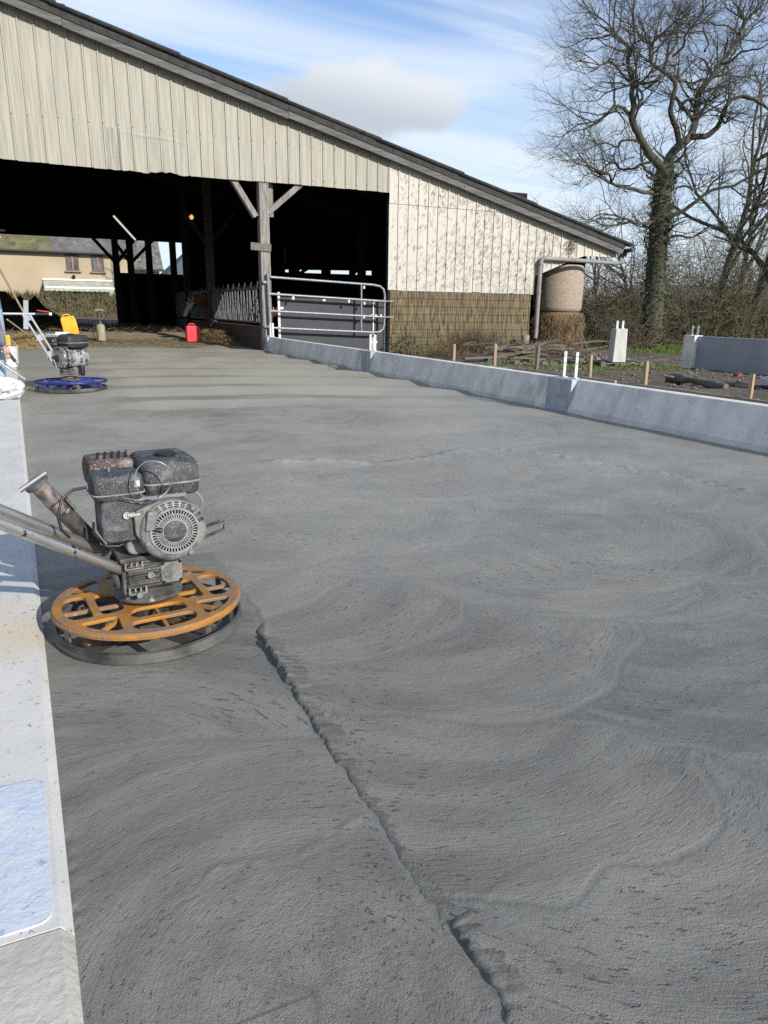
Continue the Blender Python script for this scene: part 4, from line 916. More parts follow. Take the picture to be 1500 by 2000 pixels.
    for i in range(11):
        q = R(18+i*13)
        if 60 < math.degrees(q) < 66: continue
        d = Vector((math.cos(q), 0, math.sin(q))); t = Vector((-d.z, 0, d.x))
        for rr in (0.083, 0.090, 0.097): lv.bar(Vector((hx, -0.1695, hz))+d*rr-t*0.006, Vector((hx, -0.1695, hz))+d*rr+t*0.006, 0.003, 0.004, up=(0, 1, 0))
    lv.build('louvres', HOLE, e)['kind'] = 'stuff'
    for q in (R(48), R(132), R(200), R(300)): MB().lathe([(0.008, 0.150), (0.008, 0.156), (0.0, 0.157)], 8, (hx+0.092*math.cos(q), -0.02, hz+0.092*math.sin(q)), axis='Y').build('bolt', MTm, e)
    mb = MB(); mb.prism(rounded([(-0.03, 0.10), (0.0, 0.10), (0.012, 0.16), (-0.018, 0.165)], 0.008), -0.178, -0.15); mb.build('switch_box', MTm, e, bevel=0.003)
    MB().tube([(-0.012, -0.165, 0.105), (0.012, -0.178, 0.100), (0.022, -0.178, 0.098)], 0.0075, 8).build('starter_toggle', BLACKR, e)
    MB().tube([(0.15, -0.12, 0.20), (0.168, -0.12, 0.175), (0.172, -0.12, 0.15), (0.162, -0.12, 0.14)], 0.004, 6).build('wire_clip', GALV, e)
    MB().box((0.02, -0.05, 0.193), (0.20, 0.13, 0.012)).build('tank_bracket', GALV, e)
    return e
def _ring_rect(x, y, z, dx, dy, h):
    n = 28; V = []
    for (s, t) in ((0.5, -h/2), (0.5, h/2), (0.47, h/2), (0.47, -h/2)):
        for j in range(n):
            q = 2*math.pi*j/n; c, s_ = math.cos(q), math.sin(q); e = 0.40
            V.append((x+dx*s*math.copysign(abs(c)**e, c), y+dy*s*math.copysign(abs(s_)**e, s_), z+t))
    return V, [(i*n+j, i*n+(j+1) % n, ((i+1) % 4)*n+(j+1) % n, ((i+1) % 4)*n+j) for i in range(4) for j in range(n)]

def near_trowel():
    T = empty('power_trowel', (0.212, 2.24, 0.0), R(6), 'walk-behind power trowel with worn orange ring and cement-splashed black engine', 'power trowel')
    RR = 0.283
    # guard ring: bottom band, stand-offs, cast orange top plate
    b = MB().lathe([(RR+0.002, 0.012), (RR+0.006, 0.016), (RR+0.006, 0.024), (RR, 0.028), (RR, 0.044), (RR+0.004, 0.048), (RR-0.004, 0.050), (RR-0.008, 0.044), (RR-0.008, 0.016)], 72, closed=True).build('lower_ring', STEEL, T)
    for i in range(6):
        q = R(20+60*i); MB().bar((0.274*math.cos(q), 0.274*math.sin(q), 0.05), (0.274*math.cos(q), 0.274*math.sin(q), 0.098), 0.026, 0.006, up=(math.cos(q), math.sin(q), 0)).build('stand_off', STEEL, T)
    holes = []
    for k in range(4):
        q = k*math.pi/2
        holes.append(rot2(rounded([(0.085, -0.076), (0.085, 0.076), (0.158, 0.090), (0.158, -0.090)], 0.030), q))
        holes.append(rot2(rounded([(0.178, -0.098), (0.178, 0.098), (0.240, 0.092), (0.259, 0.035), (0.259, -0.035), (0.240, -0.092)], 0.030), q))
        holes.append(rot2(rounded([(0.114, 0.114), (0.228, 0.120), (0.206, 0.165), (0.165, 0.206), (0.120, 0.228)], 0.018), q))
    plate_with_holes('guard_plate', circ(RR), holes, 0.008, ORANGE, T, 0.104)
    MB().lathe([(RR-0.003, 0.088), (RR+0.004, 0.090), (RR+0.006, 0.100), (RR-0.001, 0.106), (RR-0.012, 0.104), (RR-0.010, 0.09)], 72, closed=True).build('plate_rim', ORANGE, T)
    for k in range(4):
        q = k*math.pi/2; d = Vector((math.cos(q), math.sin(q), 0))
        MB().bar(d*0.06+Vector((0, 0, 0.095)), d*0.272+Vector((0, 0, 0.095)), 0.009, 0.012).build('plate_rib', ORANGE, T)
        q += math.pi/4; d = Vector((math.cos(q), math.sin(q), 0))
        MB().bar(d*0.16+Vector((0, 0, 0.095)), d*0.272+Vector((0, 0, 0.095)), 0.009, 0.012).build('plate_rib', ORANGE, T)
    # blades and spider under the plate
    bm_ = M('wet_dark_blade', (0.07, 0.068, 0.065), (0.14, 0.135, 0.13), 6, 0.35, metal=0.5)
    for k in range(4):
        q = R(30)+k*math.pi/2; d = Vector((math.cos(q), math.sin(q), 0))
        MB().bar(d*0.03+Vector((0, 0, 0.05)), d*0.25+Vector((0, 0, 0.05)), 0.022, 0.02).build('spider_arm', M('rusty_arm', (0.20, 0.11, 0.05), (0.10, 0.07, 0.05), 12, 0.8), T)
        t = Vector((-d.y, d.x, 0)); rot = Matrix((d, t, Vector((0, 0, 1)))).transposed() @ Matrix.Rotation(R(9), 3, 'X')
        MB().box(d*0.165+Vector((0, 0, 0.020)), (0.20, 0.115, 0.004), rot).build('blade', bm_, T)
    MB().lathe([(0.045, 0.03), (0.06, 0.05), (0.06, 0.11), (0.095, 0.118), (0.105, 0.128), (0.105, 0.140), (0.07, 0.155), (0.06, 0.17)], 28).build('pressure_hub', GRIMEPOLE, T)
    # gearbox
    G = empty('gearbox', (0.0, 0.0, 0.165)); G.parent = T
    GM = M('grimy_gearbox', (0.05, 0.047, 0.042), (0.14, 0.13, 0.12), 14, 0.6, metal=0.3, bump=0.001, bscale=70, speck=(0.40, 0.38, 0.35), spscale=70, spat=0.62, dirt=(0.03, 0.028, 0.025), dscale=8, dat=0.5)
    MB().box((0.003, 0, 0.055), (0.165, 0.20, 0.095)).build('gear_case', GM, G, bevel=0.008)
    for i in range(5): MB().box((-0.028, -0.104, 0.022+i*0.017), (0.095, 0.012, 0.005)).build('cooling_fin', GM, G)
    MB().box((0.052, -0.104, 0.055), (0.066, 0.014, 0.075)).build('cover_plate', M('grey_cover', (0.22, 0.215, 0.2), (0.14, 0.135, 0.125), 16, 0.7, speck=(0.4, 0.39, 0.36), spscale=60), G, bevel=0.006)
    MB().lathe([(0.026, 0.0), (0.026, 0.003), (0.0, 0.003)], 24, (0.052, -0.111, 0.055), axis='Y').build('cover_cap', BLACK_MT, G)
    for (sx, sz) in ((-1, -1), (1, -1), (1, 1), (-1, 1)): MB().lathe([(0.005, 0.0), (0.005, 0.004), (0, 0.004)], 8, (0.052+sx*0.026, -0.111, 0.055+sz*0.030), axis='Y').build('bolt', HOLE, G)
    for (px, pz) in ((-0.058, 0.092), (-0.052, 0.012)):
        for (dx, dz, w_, h_) in ((0, -0.010, 0.052, 0.005), (-0.024, 0, 0.005, 0.022), (0.024, 0, 0.005, 0.022), (-0.008, 0.002, 0.005, 0.012), (0.008, 0.002, 0.005, 0.012)):
            MB().box((px+dx, -0.106, pz+dz), (w_, 0.016, h_)).build('slot_lug', M('grey_cover', (0.2, .2, .2)), G)
    MB().lathe([(0.010, 0), (0.010, 0.006), (0.006, 0.006), (0.006, 0.002), (0, 0.002)], 12, (-0.012, -0.110, 0.055), axis='Y').build('sight_plug', GALV, G)
    MB().lathe([(0.009, 0), (0.009, 0.012), (0, 0.012)], 8, (-0.05, -0.112, 0.0), axis='Y').build('drain_bolt', GALV, G)
    MB().box((-0.085, 0, 0.055), (0.012, 0.19, 0.115)).build('side_flange', GM, G, bevel=0.003)
    MB().box((0.0, 0, 0.108), (0.19, 0.21, 0.014)).build('mount_plate', GM, G, bevel=0.003)
    e_ = make_engine(T, 0.283); e_.scale = (0.93, 0.93, 0.90)
    # thick lifting tube with end flange
    a = Vector((-0.09, 0.02, 0.225)); b = Vector((-0.285, -0.02, 0.515)); L_ = (b-a)
    MB().tube([a, a+Vector((-0.05, 0, 0.035)), a+L_*0.35, a+L_*0.72], [0.024, 0.024, 0.0245, 0.025], 16).build('lift_tube', GRIMEPOLE, T)
    MB().tube([a+L_*0.70, a+L_*0.86, a+L_*0.985], [0.0255, 0.026, 0.025], 16).build('tube_sleeve', M('rusty_chrome_sleeve', (0.38, 0.33, 0.30), (0.13, 0.095, 0.08), 26, 0.4, metal=0.5, speck=(0.05, 0.035, 0.03), spscale=40, spat=0.58), T)
    d = L_.normalized(); MB().tube([b-d*0.004, b+d*0.008], 0.035, 22).build('end_flange', GRIMEPOLE, T)
    s_ = d.cross(Vector((0, 1, 0))).normalized(); MB().tube([b+d*0.008-s_*0.040, b+d*0.012+s_*0.046], 0.007, 8).build('flange_pin', CHROME, T)
    MB().bar(a+L_*0.62+Vector((0.02, -0.015, 0.025)), a+L_*0.74+Vector((0.02, -0.015, 0.025)), 0.018, 0.010).build('clamp', GRIMEPOLE, T)
    # twin chrome handle tubes running out to the left
    h0 = Vector((-0.085, -0.07, 0.235)); h1 = Vector((-0.385, -0.20, 0.455)); hd = (h1-h0)
    MB().tube([h0, h0+hd*0.25, h0+hd*0.6, h1, h0+hd*3.3], 0.0165, 14).build('handle_tube', CHROME, T)
    g0 = Vector((-0.085, 0.03, 0.25)); g1 = Vector((-0.37, -0.12, 0.465)); gd = g1-g0
    MB().tube([g0, g0+gd*0.3, g1, g0+gd*3.3], 0.0155, 14).build('handle_tube', CHROME, T)
    e0 = h0+hd*3.3; e1 = g0+gd*3.3; cdir = (e1-e0).normalized()
    MB().tube([e0-cdir*0.22, e1+cdir*0.22], 0.016, 12).build('cross_grip', BLACKR, T)
    # pitch link down to the hub
    MB().tube([(-0.115, -0.055, 0.245), (-0.095, -0.06, 0.19), (-0.07, -0.06, 0.150)], [0.012, 0.013, 0.011], 10).build('pitch_link', GRIMEPOLE, T)
    MB().lathe([(0.016, -0.012), (0.016, 0.012)], 12, (-0.068, -0.06, 0.148), axis='Y').build('link_joint', GRIMEPOLE, T)
    # wire bail on the right and cables
    MB().tube([(0.085, -0.03, 0.265), (0.16, -0.04, 0.285), (0.238, -0.06, 0.315), (0.240, -0.06, 0.345), (0.16, -0.03, 0.318), (0.11, -0.02, 0.300)], 0.0055, 8).build('foot_bail', GRIMEPOLE, T)
    MB().tube([(-0.165, -0.09, 0.505), (-0.20, -0.10, 0.505), (-0.235, -0.115, 0.485), (-0.25, -0.125, 0.44), (-0.245, -0.125, 0.40), (-0.225, -0.115, 0.372)], 0.0042, 8).build('throttle_cable', BLACKR, T)
    cp = [(0.0+0.052*math.cos(q)+0.005, -0.172-0.01*math.sin(q*2), 0.525+0.056*math.sin(q)) for q in [i*2*math.pi/22 for i in range(23)]]
    MB().tube(cp, 0.0018, 6).build('wire_loop', GALV, T)
    MB().tube([(-0.075, -0.15, 0.476), (-0.03, -0.165, 0.468), (0.02, -0.172, 0.470), (0.04, -0.172, 0.485)], 0.0016, 6).build('governor_wire', GALV, T)
    MB().tube([(-0.155, -0.09, 0.40), (-0.158, -0.09, 0.37), (-0.13, -0.09, 0.325), (-0.09, -0.09, 0.318), (-0.06, -0.09, 0.335)], 0.004, 8).build('fuel_hose', BLACKR, T)
    MB().tube([(-0.10, -0.08, 0.335), (-0.105, -0.08, 0.31), (-0.14, -0.07, 0.285)], 0.0035, 8).build('fuel_hose', BLACKR, T)
    return T
near_trowel()
def far_trowel():
    T = empty('power_trowel', (0.215, 9.62, 0.0), R(-14), 'power trowel with blue ring and galvanised handle at the far left', 'power trowel')
    RR = 0.405
    MB().lathe([(RR, 0.012), (RR+0.006, 0.02), (RR+0.006, 0.05), (RR, 0.056), (RR-0.008, 0.05), (RR-0.008, 0.016)], 60, closed=True).build('lower_ring', STEEL, T)
    pts = [(RR*math.cos(i*2*math.pi/60), RR*math.sin(i*2*math.pi/60), 0.118) for i in range(60)]
    MB().tube(pts, 0.013, 8, closed=True).build('guard_ring', M('dark_blue_tube', (0.012, 0.016, 0.05), (0.02, 0.03, 0.10), 9, 0.45), T)
    for i in range(8):
        q = R(22.5+45*i); d = Vector((math.cos(q), math.sin(q), 0))
        MB().bar(d*0.09+Vector((0, 0, 0.118)), d*0.40+Vector((0, 0, 0.118)), 0.05, 0.012).build('spoke', BLUEP, T)
        MB().bar(d*0.396+Vector((0, 0, 0.05)), d*0.396+Vector((0, 0, 0.115)), 0.025, 0.008, up=(d.x, d.y, 0)).build('stand_off', STEEL, T)
    pts = [(0.255*math.cos(i*2*math.pi/40), 0.255*math.sin(i*2*math.pi/40), 0.118) for i in range(40)]
    MB().tube(pts, 0.011, 8, closed=True).build('inner_ring', BLUEP, T)
    for k in range(4):
        q = R(10)+k*math.pi/2; d = Vector((math.cos(q), math.sin(q), 0)); t = Vector((-d.y, d.x, 0)); rot = Matrix((d, t, Vector((0, 0, 1)))).transposed() @ Matrix.Rotation(R(8), 3, 'X')
        MB().box(d*0.24+Vector((0, 0, 0.024)), (0.28, 0.14, 0.004), rot).build('blade', MATS['wet_dark_blade'], T)
        MB().bar(d*0.03+Vector((0, 0, 0.055)), d*0.36+Vector((0, 0, 0.055)), 0.028, 0.022).build('spider_arm', BLUEP, T)
    MB().lathe([(0.06, 0.04), (0.07, 0.06), (0.075, 0.12), (0.12, 0.128), (0.12, 0.142), (0.075, 0.16), (0.07, 0.18)], 24).build('pressure_hub', GRIMEPOLE, T)
    MB().box((0.0, 0, 0.235), (0.20, 0.19, 0.115)).build('gearbox', BLACK_MT, T, bevel=0.012)
    for s in (-1, 1): MB().box((0.0, s*0.098, 0.235), (0.15, 0.012, 0.07)).build('gearbox_cover', GRIMEPOLE, T, bevel=0.006)
    e = make_engine(T, 0.295, M('dusty_black_plastic', (0.018, 0.018, 0.020), (0.035, 0.035, 0.036), 12, 0.55, speck=(0.2, 0.2, 0.19), spscale=120, spat=0.66), M('splashed_aluminium', (0.30, 0.295, 0.28), (0.07, 0.068, 0.065), 16, 0.5, metal=0.3, sharp=0.06, speck=(0.6, 0.59, 0.56), spscale=60, spat=0.57), M('dusty_black_plastic', (0, 0, 0))); e.rotation_euler = (0, 0, R(-42)); e.scale = (1.20, 1.20, 1.20)
    MB().lathe([(0.05, -0.02), (0.055, 0.0), (0.055, 0.03), (0.0, 0.04)], 16, (0.17, 0.02, 0.49), axis='X').build('exhaust_can', GALV, T)
    MB().box((0.145, 0.0, 0.25), (0.04, 0.10, 0.14)).build('belt_guard', BLACKR, T, bevel=0.015)
    # galvanised twin rail handle up to the left, cross plates, bars and grips
    iR = Matrix.Rotation(R(14), 3, 'Z'); tl_ = Vector((0.215, 9.62, 0.0))
    b = iR @ (at(50, 613, 9.40)-tl_); a = iR @ (at(112, 712, 9.55)-tl_); s_ = iR @ Vector((0.062, 0.0, 0.016))
    RAIL = M('bright_galvanised_rail', (0.46, 0.48, 0.50), (0.36, 0.38, 0.40), 12, 0.45, metal=0.2)
    for q in (-0.5, 0.5): MB().tube([a+s_*q, b+s_*q], 0.0135, 10).build('handle_rail', RAIL, T)
    for t in (0.22, 0.55, 0.93):
        p = a+(b-a)*t; MB().bar(p-s_*0.75, p+s_*0.75, 0.07, 0.008, up=(b-a).normalized().cross(s_)).build('cross_plate', RAIL, T)
    hb = (b+Vector((0, 0, 0.0)))
    sd = iR @ Vector((1, 0, 0.0))
    MB().tube([hb-sd*0.25, hb-sd*0.12, hb, hb+sd*0.10], 0.013, 10).build('handlebar', RAIL, T)
    for q, r_ in ((0.10, 0.245), (-0.25, -0.32)): MB().tube([hb+sd*q, hb+sd*r_], 0.018, 10).build('grip', BLACKR, T)
    MB().bar(hb+sd*0.12+Vector((0, 0, 0.04)), hb+sd*0.25+Vector((0, 0, 0.025)), 0.012, 0.01).build('red_lever', REDPL, T)
    MB().tube([hb+sd*0.245, hb+sd*0.275], 0.019, 10).build('grip_end', GALV_W, T)
    MB().bar(hb+Vector((-0.015, 0, -0.17)), hb+Vector((0.02, 0, 0.15)), 0.05, 0.014, up=(0, 1, 0)).build('control_mast', RAIL, T)
    MB().tube([a+Vector((-0.02, -0.06, 0.06)), a+Vector((0.02, -0.10, -0.06)), (-0.02, -0.11, 0.25)], 0.007, 8).build('cable', GALV, T)
far_trowel()
# ------------------------------------------------------------------ gate and sheeted door
def gate():
    g = empty('farm_gate', (5.0, YF-0.06, 0), 0, 'galvanised tubular farm gate hung on the timber post', 'gate')
    W = 3.12; dz = -0.12
    zs = [1.74, 1.35, 0.95, 0.55]
    fr = [(0.06, 0, 1.74), (W-0.35, 0, 1.74+dz*0.9)]
    zr, zb = 1.74+dz, 0.55+dz
    fr += [(W-0.14, 0, zr-0.02), (W-0.04, 0, zr-0.09), (W, 0, zr-0.22), (W, 0, zb+0.22), (W-0.04, 0, zb+0.09), (W-0.14, 0, zb+0.02), (W-0.35, 0, zb+0.01), (0.06, 0, 0.55)]
    MB().tube(fr, 0.030, 12).build('frame_tube', GALV, g)
    MB().tube([(0.03, 0, 0.42), (0.0, 0, 1.82)], 0.040, 12).build('hinge_stile', GALV, g)
    for z in zs[1:3]: MB().tube([(0.03, 0, z), (W+0.02, 0, z+dz)], 0.030, 12).build('rail', GALV, g)
    MB().tube([(W-0.66, 0, zr+0.02), (W-0.66, 0, zb+0.02)], 0.026, 10).build('upright', GALV, g)
    for z in zs[1:3]: MB().tube([(W-0.35, -0.045, z+dz), (W+0.24, -0.045, z+dz)], 0.016, 8).build('latch_bolt', GALV, g)
    for (x_, z_) in ((0.62, 1.27), (2.1, 1.21), (3.0, 0.86), (2.52, 1.56), (2.53, 1.17), (2.52, 0.83)):
        MB().box((x_, -0.035, z_), (0.045, 0.03, 0.07)).build('clip', GALV_W, g, bevel=0.005)
    for z_ in (1.62, 0.58): MB().box((-0.06, 0.02, z_), (0.12, 0.05, 0.06)).build('hinge', GALV, g, bevel=0.006)
gate()
def sheet_door():
    d = empty('sheeted_door', (5.30, YF+0.20, 0), 0, 'dark grey sheet panel in a white frame behind the tubular gate', 'door')
    G = M('dark_grey_sheet', (0.030, 0.031, 0.034), (0.038, 0.039, 0.042), 3, 0.6, speck=(0.2, 0.2, 0.2), spscale=14, spat=0.745, dirt=(0.045, 0.045, 0.047), dscale=2)
    V = [(0.06, 0, -0.2), (2.92, 0, -0.2), (2.92, 0, 1.22), (0.06, 0, 1.29)]
    MB().prism([(p[0], p[2]) for p in V], -0.006, 0.006).build('sheet', G, d, smooth=False)
    Wf = M('white_door_frame', (0.70, 0.68, 0.63), (0.6, 0.58, 0.53), 8, 0.6)
    MB().box((0.03, -0.01, 0.60), (0.055, 0.05, 1.6)).build('frame_stile', Wf, d)
    MB().box((2.95, -0.01, 0.50), (0.05, 0.05, 1.5)).build('frame_stile', Wf, d)
    MB().box((2.60, -0.03, 0.48), (0.03, 0.03, 1.44)).build('frame_strip', Wf, d)
    for (x_, z_) in ((0.10, 1.02), (2.56, 0.86), (2.68, 0.86), (2.56, 0.18), (2.68, 0.18), (0.40, 1.24), (1.22, 1.22)):
        MB().box((x_, -0.035, z_), (0.085, 0.012, 0.06)).build('hinge_plate', GALV_W, d, bevel=0.004)
sheet_door()
# ------------------------------------------------------------------ feed barrier and cattle
def feed_fence():
    f = empty('feed_barrier', (4.96, 18.0, 0), 0, 'row of slanted galvanised headlock bars along the feed passage', 'feed barrier')
    K = M('stained_feed_kerb', (0.11, 0.08, 0.055), (0.075, 0.055, 0.04), 3, 0.95, bump=0.004, bscale=20)
    MB().box((0.06, 6.8, 0.26), (0.16, 13.4, 0.62)).build('kerb_base', K, f, bevel=0.01)
    DG = M('dusty_galvanised_bar', (0.17, 0.17, 0.17), (0.08, 0.08, 0.08), 9, 0.55, metal=0.3)
    for z_ in (0.66, 1.50): MB().tube([(0, 0.1, z_), (0, 13.4, z_)], 0.026, 8).build('rail', DG, f)
    y = 0.25; i = 0
    a = MB().tube([(0, 0, 0.66), (0, 0, 1.50)], 0.021, 8).mesh('bar', DG); b = MB().tube([(0, -0.11, 0.66), (0, 0.0, 1.06), (0, 0.11, 1.50)], 0.021, 8).mesh('bar', DG); c = MB().tube([(0, 0.09, 1.50), (0.02, 0.04, 1.66)], 0.018, 6).mesh('latch', DG)
    while y < 13.2:
        link('bar', a, f, (0, y, 0)); link('slanted_bar', b, f, (0, y+0.26, 0))
        if y < 8: link('latch', c, f, (0, y+0.2, 0)); 
        link('bar', a, f, (0.01, y+0.45, 0)); y += 0.66; i += 1
    MB().tube([(-0.02, 0.1, 1.56), (-0.02, 13.4, 1.56)], 0.012, 6).build('release_rod', DG, f)
feed_fence()
def skin_mesh(name, verts, edges, radii, root=0, sub=2, smooth=1.0):
    me = bpy.data.meshes.new(name); me.from_pydata([tuple(v) for v in verts], edges, [])
    o = bpy.data.objects.new(name, me); C.objects.link(o)
    sk = o.modifiers.new('skin', 'SKIN'); sk.branch_smoothing = smooth
    if not me.skin_vertices: bpy.context.view_layer.objects.active = o
    for i, sv in enumerate(me.skin_vertices[0].data):
        r = radii[i]; sv.radius = r if isinstance(r, tuple) else (r, r); sv.use_root = (i == root)
    s = o.modifiers.new('sub', 'SUBSURF'); s.levels = sub; s.render_levels = sub
    me2 = bpy.data.meshes.new_from_object(o.evaluated_get(bpy.context.evaluated_depsgraph_get()))
    bpy.data.objects.remove(o); me2.name = name
    me2.polygons.foreach_set('use_smooth', [True]*len(me2.polygons))
    return me2
def cow_mesh():
    # head points to -X and down (feeding); body stretches to +X
    V = []; Ed = []; Rr = []
    def add(p, r, par=None):
        V.append(p); Rr.append(r); i = len(V)-1
        if par is not None: Ed.append((par, i))
        return i
    pel = add((1.55, 0, 1.12), (0.27, 0.30)); mid = add((1.05, 0, 1.05), (0.33, 0.37), pel); ch = add((0.50, 0, 1.05), (0.27, 0.36), mid)
    sh = add((0.28, 0, 1.08), (0.20, 0.30), ch); nk = add((-0.05, 0, 0.98), (0.13, 0.21), sh); nk2 = add((-0.30, 0, 0.88), (0.11, 0.15), nk)
    po = add((-0.46, 0, 0.84), (0.115, 0.125), nk2); fa = add((-0.58, 0, 0.68), (0.095, 0.105), po); mu = add((-0.68, 0, 0.50), (0.075, 0.075), fa); ms = add((-0.71, 0, 0.43), (0.072, 0.062), mu)
    for s in (-1, 1):
        e = add((-0.42, s*0.14, 0.87), 0.035, po); e2 = add((-0.42, s*0.25, 0.86), 0.045, e); add((-0.43, s*0.33, 0.83), 0.015, e2)
        k = add((0.36, s*0.16, 0.72), 0.105, ch); k2 = add((0.34, s*0.16, 0.42), 0.06, k); k3 = add((0.35, s*0.16, 0.12), 0.045, k2); add((0.32, s*0.16, 0.03), 0.06, k3)
        h = add((1.62, s*0.19, 0.80), 0.13, pel); h2 = add((1.50, s*0.19, 0.62), 0.09, h); h3 = add((1.68, s*0.19, 0.40), 0.055, h2); h4 = add((1.64, s*0.19, 0.12), 0.045, h3); add((1.60, s*0.19, 0.03), 0.06, h4)
    t = add((1.82, 0, 1.18), 0.05, pel); t2 = add((1.90, 0, 0.9), 0.025, t); add((1.90, 0, 0.55), 0.035, t2)
    me = skin_mesh('cow_body', V, Ed, Rr, 0, 2)
    hide = M('brown_and_cream_hide', (0.13, 0.045, 0.02), (0.16, 0.06, 0.03), 1.2, 0.85, dirt=(0.30, 0.21, 0.15), dscale=0.9, dat=0.52)
    cream = M('cream_muzzle_hide', (0.52, 0.38, 0.28), (0.42, 0.28, 0.20), 4, 0.8)
    me.materials.clear(); me.materials.append(hide); me.materials.append(cream)
    for p in me.polygons: p.material_index = 1 if (p.center.x < -0.44 and abs(p.center.y) < 0.2) else 0
    return me
cm = cow_mesh()
def cow(loc, rz, label):
    o = empty('cow', loc, rz, label, 'cow', 'cattle behind the feed barrier')
    link('body', cm, o)
    for s in (-1, 1):
        MB().lathe([(0.0, -0.014), (0.012, -0.008), (0.016, 0), (0.012, 0.008), (0, 0.014)], 10, (-0.535, s*0.092, 0.76), axis='Y').build('eye', BLACKR, o)
        MB().lathe([(0.0, -0.010), (0.014, 0), (0.0, 0.010)], 8, (-0.742, s*0.032, 0.455), axis='X').build('nostril', HOLE, o)
        MB().tube([(-0.44, s*0.07, 0.93), (-0.43, s*0.12, 1.0), (-0.46, s*0.14, 1.06)], [0.022, 0.018, 0.004], 8).build('horn', M('horn', (0.4, 0.35, 0.27)), o)
_h = at(366, 603, 24.3); cow((_h.x+0.58*math.cos(R(30)), 24.3+0.58*math.sin(R(30)), _h.z-0.68), R(30), 'brown and cream cow reaching through the barrier behind the red can')
cow((6.4, 21.0, 0.0), R(-50), 'brown cow standing in the shade behind the sheeted door')
cow((7.9, 20.3, 0.0), R(-75), 'cow seen as a dim back below the gate top rail near the jamb')
# ------------------------------------------------------------------ jerrycans, sprayer and litter at the end of the slab
def jerry(name, loc, rz, mat, label, tilt=0.0, W=0.34, H=0.42, D=0.17):
    o = empty(name, loc, rz, label, 'jerrycan'); o.rotation_euler = (0, tilt, rz)
    prof = rounded([(-W/2, 0.0), (W/2, 0.0), (W/2, H*0.80), (W*0.30, H), (-W*0.40, H), (-W/2, H*0.90)], 0.04)
    b = MB().prism(prof, -D/2, D/2).build('can_body', mat, o, bevel=0.022, seg=3)
    MB().tube([(-W*0.30, 0, H-0.005), (-W*0.24, 0, H+0.045), (W*0.10, 0, H+0.045), (W*0.18, 0, H-0.005)], 0.017, 10).build('handle', mat, o)
    MB().lathe([(0.032, H-0.02), (0.034, H+0.03), (0.0, H+0.032)], 14, (W*0.34, 0, -0.04)).build('cap', mat, o)
    for i in range(6): MB().bar((-W*0.36, -D/2-0.002, H*0.16+i*H*0.085), (W*0.36, -D/2-0.002, H*0.16+i*H*0.085), 0.008, 0.008).build('moulded_rib', mat, o)
    return o
y = 20.75; p = at(378, 669, y); jerry('jerrycan', (p.x, y, floor_z(y)+0.0), R(8), REDPL, 'red plastic fuel jerrycan on the floor by the feed barrier', W=0.40, H=0.44)
# beam, can and box beside the left wall
y = 20.35; pa = at(57, 668, y); pb = at(160, 668, y)
BEAM = M('dusty_old_beam', (0.25, 0.19, 0.13), (0.17, 0.13, 0.09), 4, 0.95, bump=0.004, bscale=20, stretch=(0.5, 4, 4))
zt = at(110, 657, y).z
o = MB().box(((pa.x+pb.x)/2, y+0.12, (zt+0.0)/2), (pb.x-pa.x, 0.26, zt+0.06)).build('timber_beam', BEAM, None, bevel=0.01); tag(o, 'squared old timber beam lying under the yellow can', 'beam')
p = at(143, 657, y+0.12); jerry('jerrycan', (p.x-0.02, y+0.12, zt+0.03), R(-4), YELPL, 'yellow plastic jerrycan leaning on the timber beam', tilt=R(-9), W=0.36, H=0.47)
p = at(121, 653, y+0.1); o = MB().box((p.x, y+0.12, zt+0.055), (0.30, 0.20, 0.10)).build('white_box', M('white_carton', (0.75, 0.75, 0.74), (0.66, 0.66, 0.65), 5, 0.6), None, bevel=0.006); o.rotation_euler = (0, 0, 0); tag(o, 'small white box on the timber beam beside the yellow can', 'box')
p = at(100, 652, y+0.1); o = MB().box((p.x, y+0.13, zt+0.035), (0.26, 0.18, 0.06)).build('blue_packet', M('blue_white_packet', (0.35, 0.42, 0.5), (0.12, 0.2, 0.36), 9, 0.6), None, bevel=0.015); tag(o, 'flat blue and white packet on the timber beam', 'packet')
def sprayer():
    y = 20.95; p = at(199, 668, y)
    S = empty('pump_sprayer', (p.x, y, floor_z(y)), 0, 'cement-caked pump sprayer tank standing on the barn floor', 'sprayer')
    CK = M('cement_caked_tank', (0.33, 0.29, 0.20), (0.23, 0.20, 0.14), 9, 0.95, bump=0.004, bscale=25, speck=(0.12, 0.10, 0.07), spscale=16, spat=0.6)
    MB().lathe([(0.105, 0.0), (0.112, 0.02), (0.112, 0.36), (0.10, 0.42), (0.07, 0.445), (0.05, 0.45)], 24).build('tank', CK, S)
    MB().lathe([(0.05, 0.45), (0.055, 0.47), (0.045, 0.50), (0.0, 0.505)], 18).build('collar', GRIMEPOLE, S)
    MB().tube([(0, 0, 0.50), (0.0, 0, 0.80)], 0.014, 8).build('pump_rod', GRIMEPOLE, S)
    MB().tube([(-0.10, 0, 0.80), (0, 0, 0.815), (0.10, 0, 0.80)], 0.02, 8).build('pump_handle', CK, S)
    MB().tube([(-0.03, -0.02, 0.47), (-0.12, -0.05, 0.47), (-0.19, -0.06, 0.38), (-0.20, -0.06, 0.16), (-0.13, -0.09, 0.02), (0.10, -0.16, 0.012), (0.42, -0.22, 0.012), (0.62, -0.10, 0.012)], 0.010, 8).build('hose', BLACKR, S)
    MB().tube([(0.58, -0.14, 0.014), (0.98, -0.02, 0.014)], 0.012, 8).build('spray_lance', GRIMEPOLE, S)
sprayer()
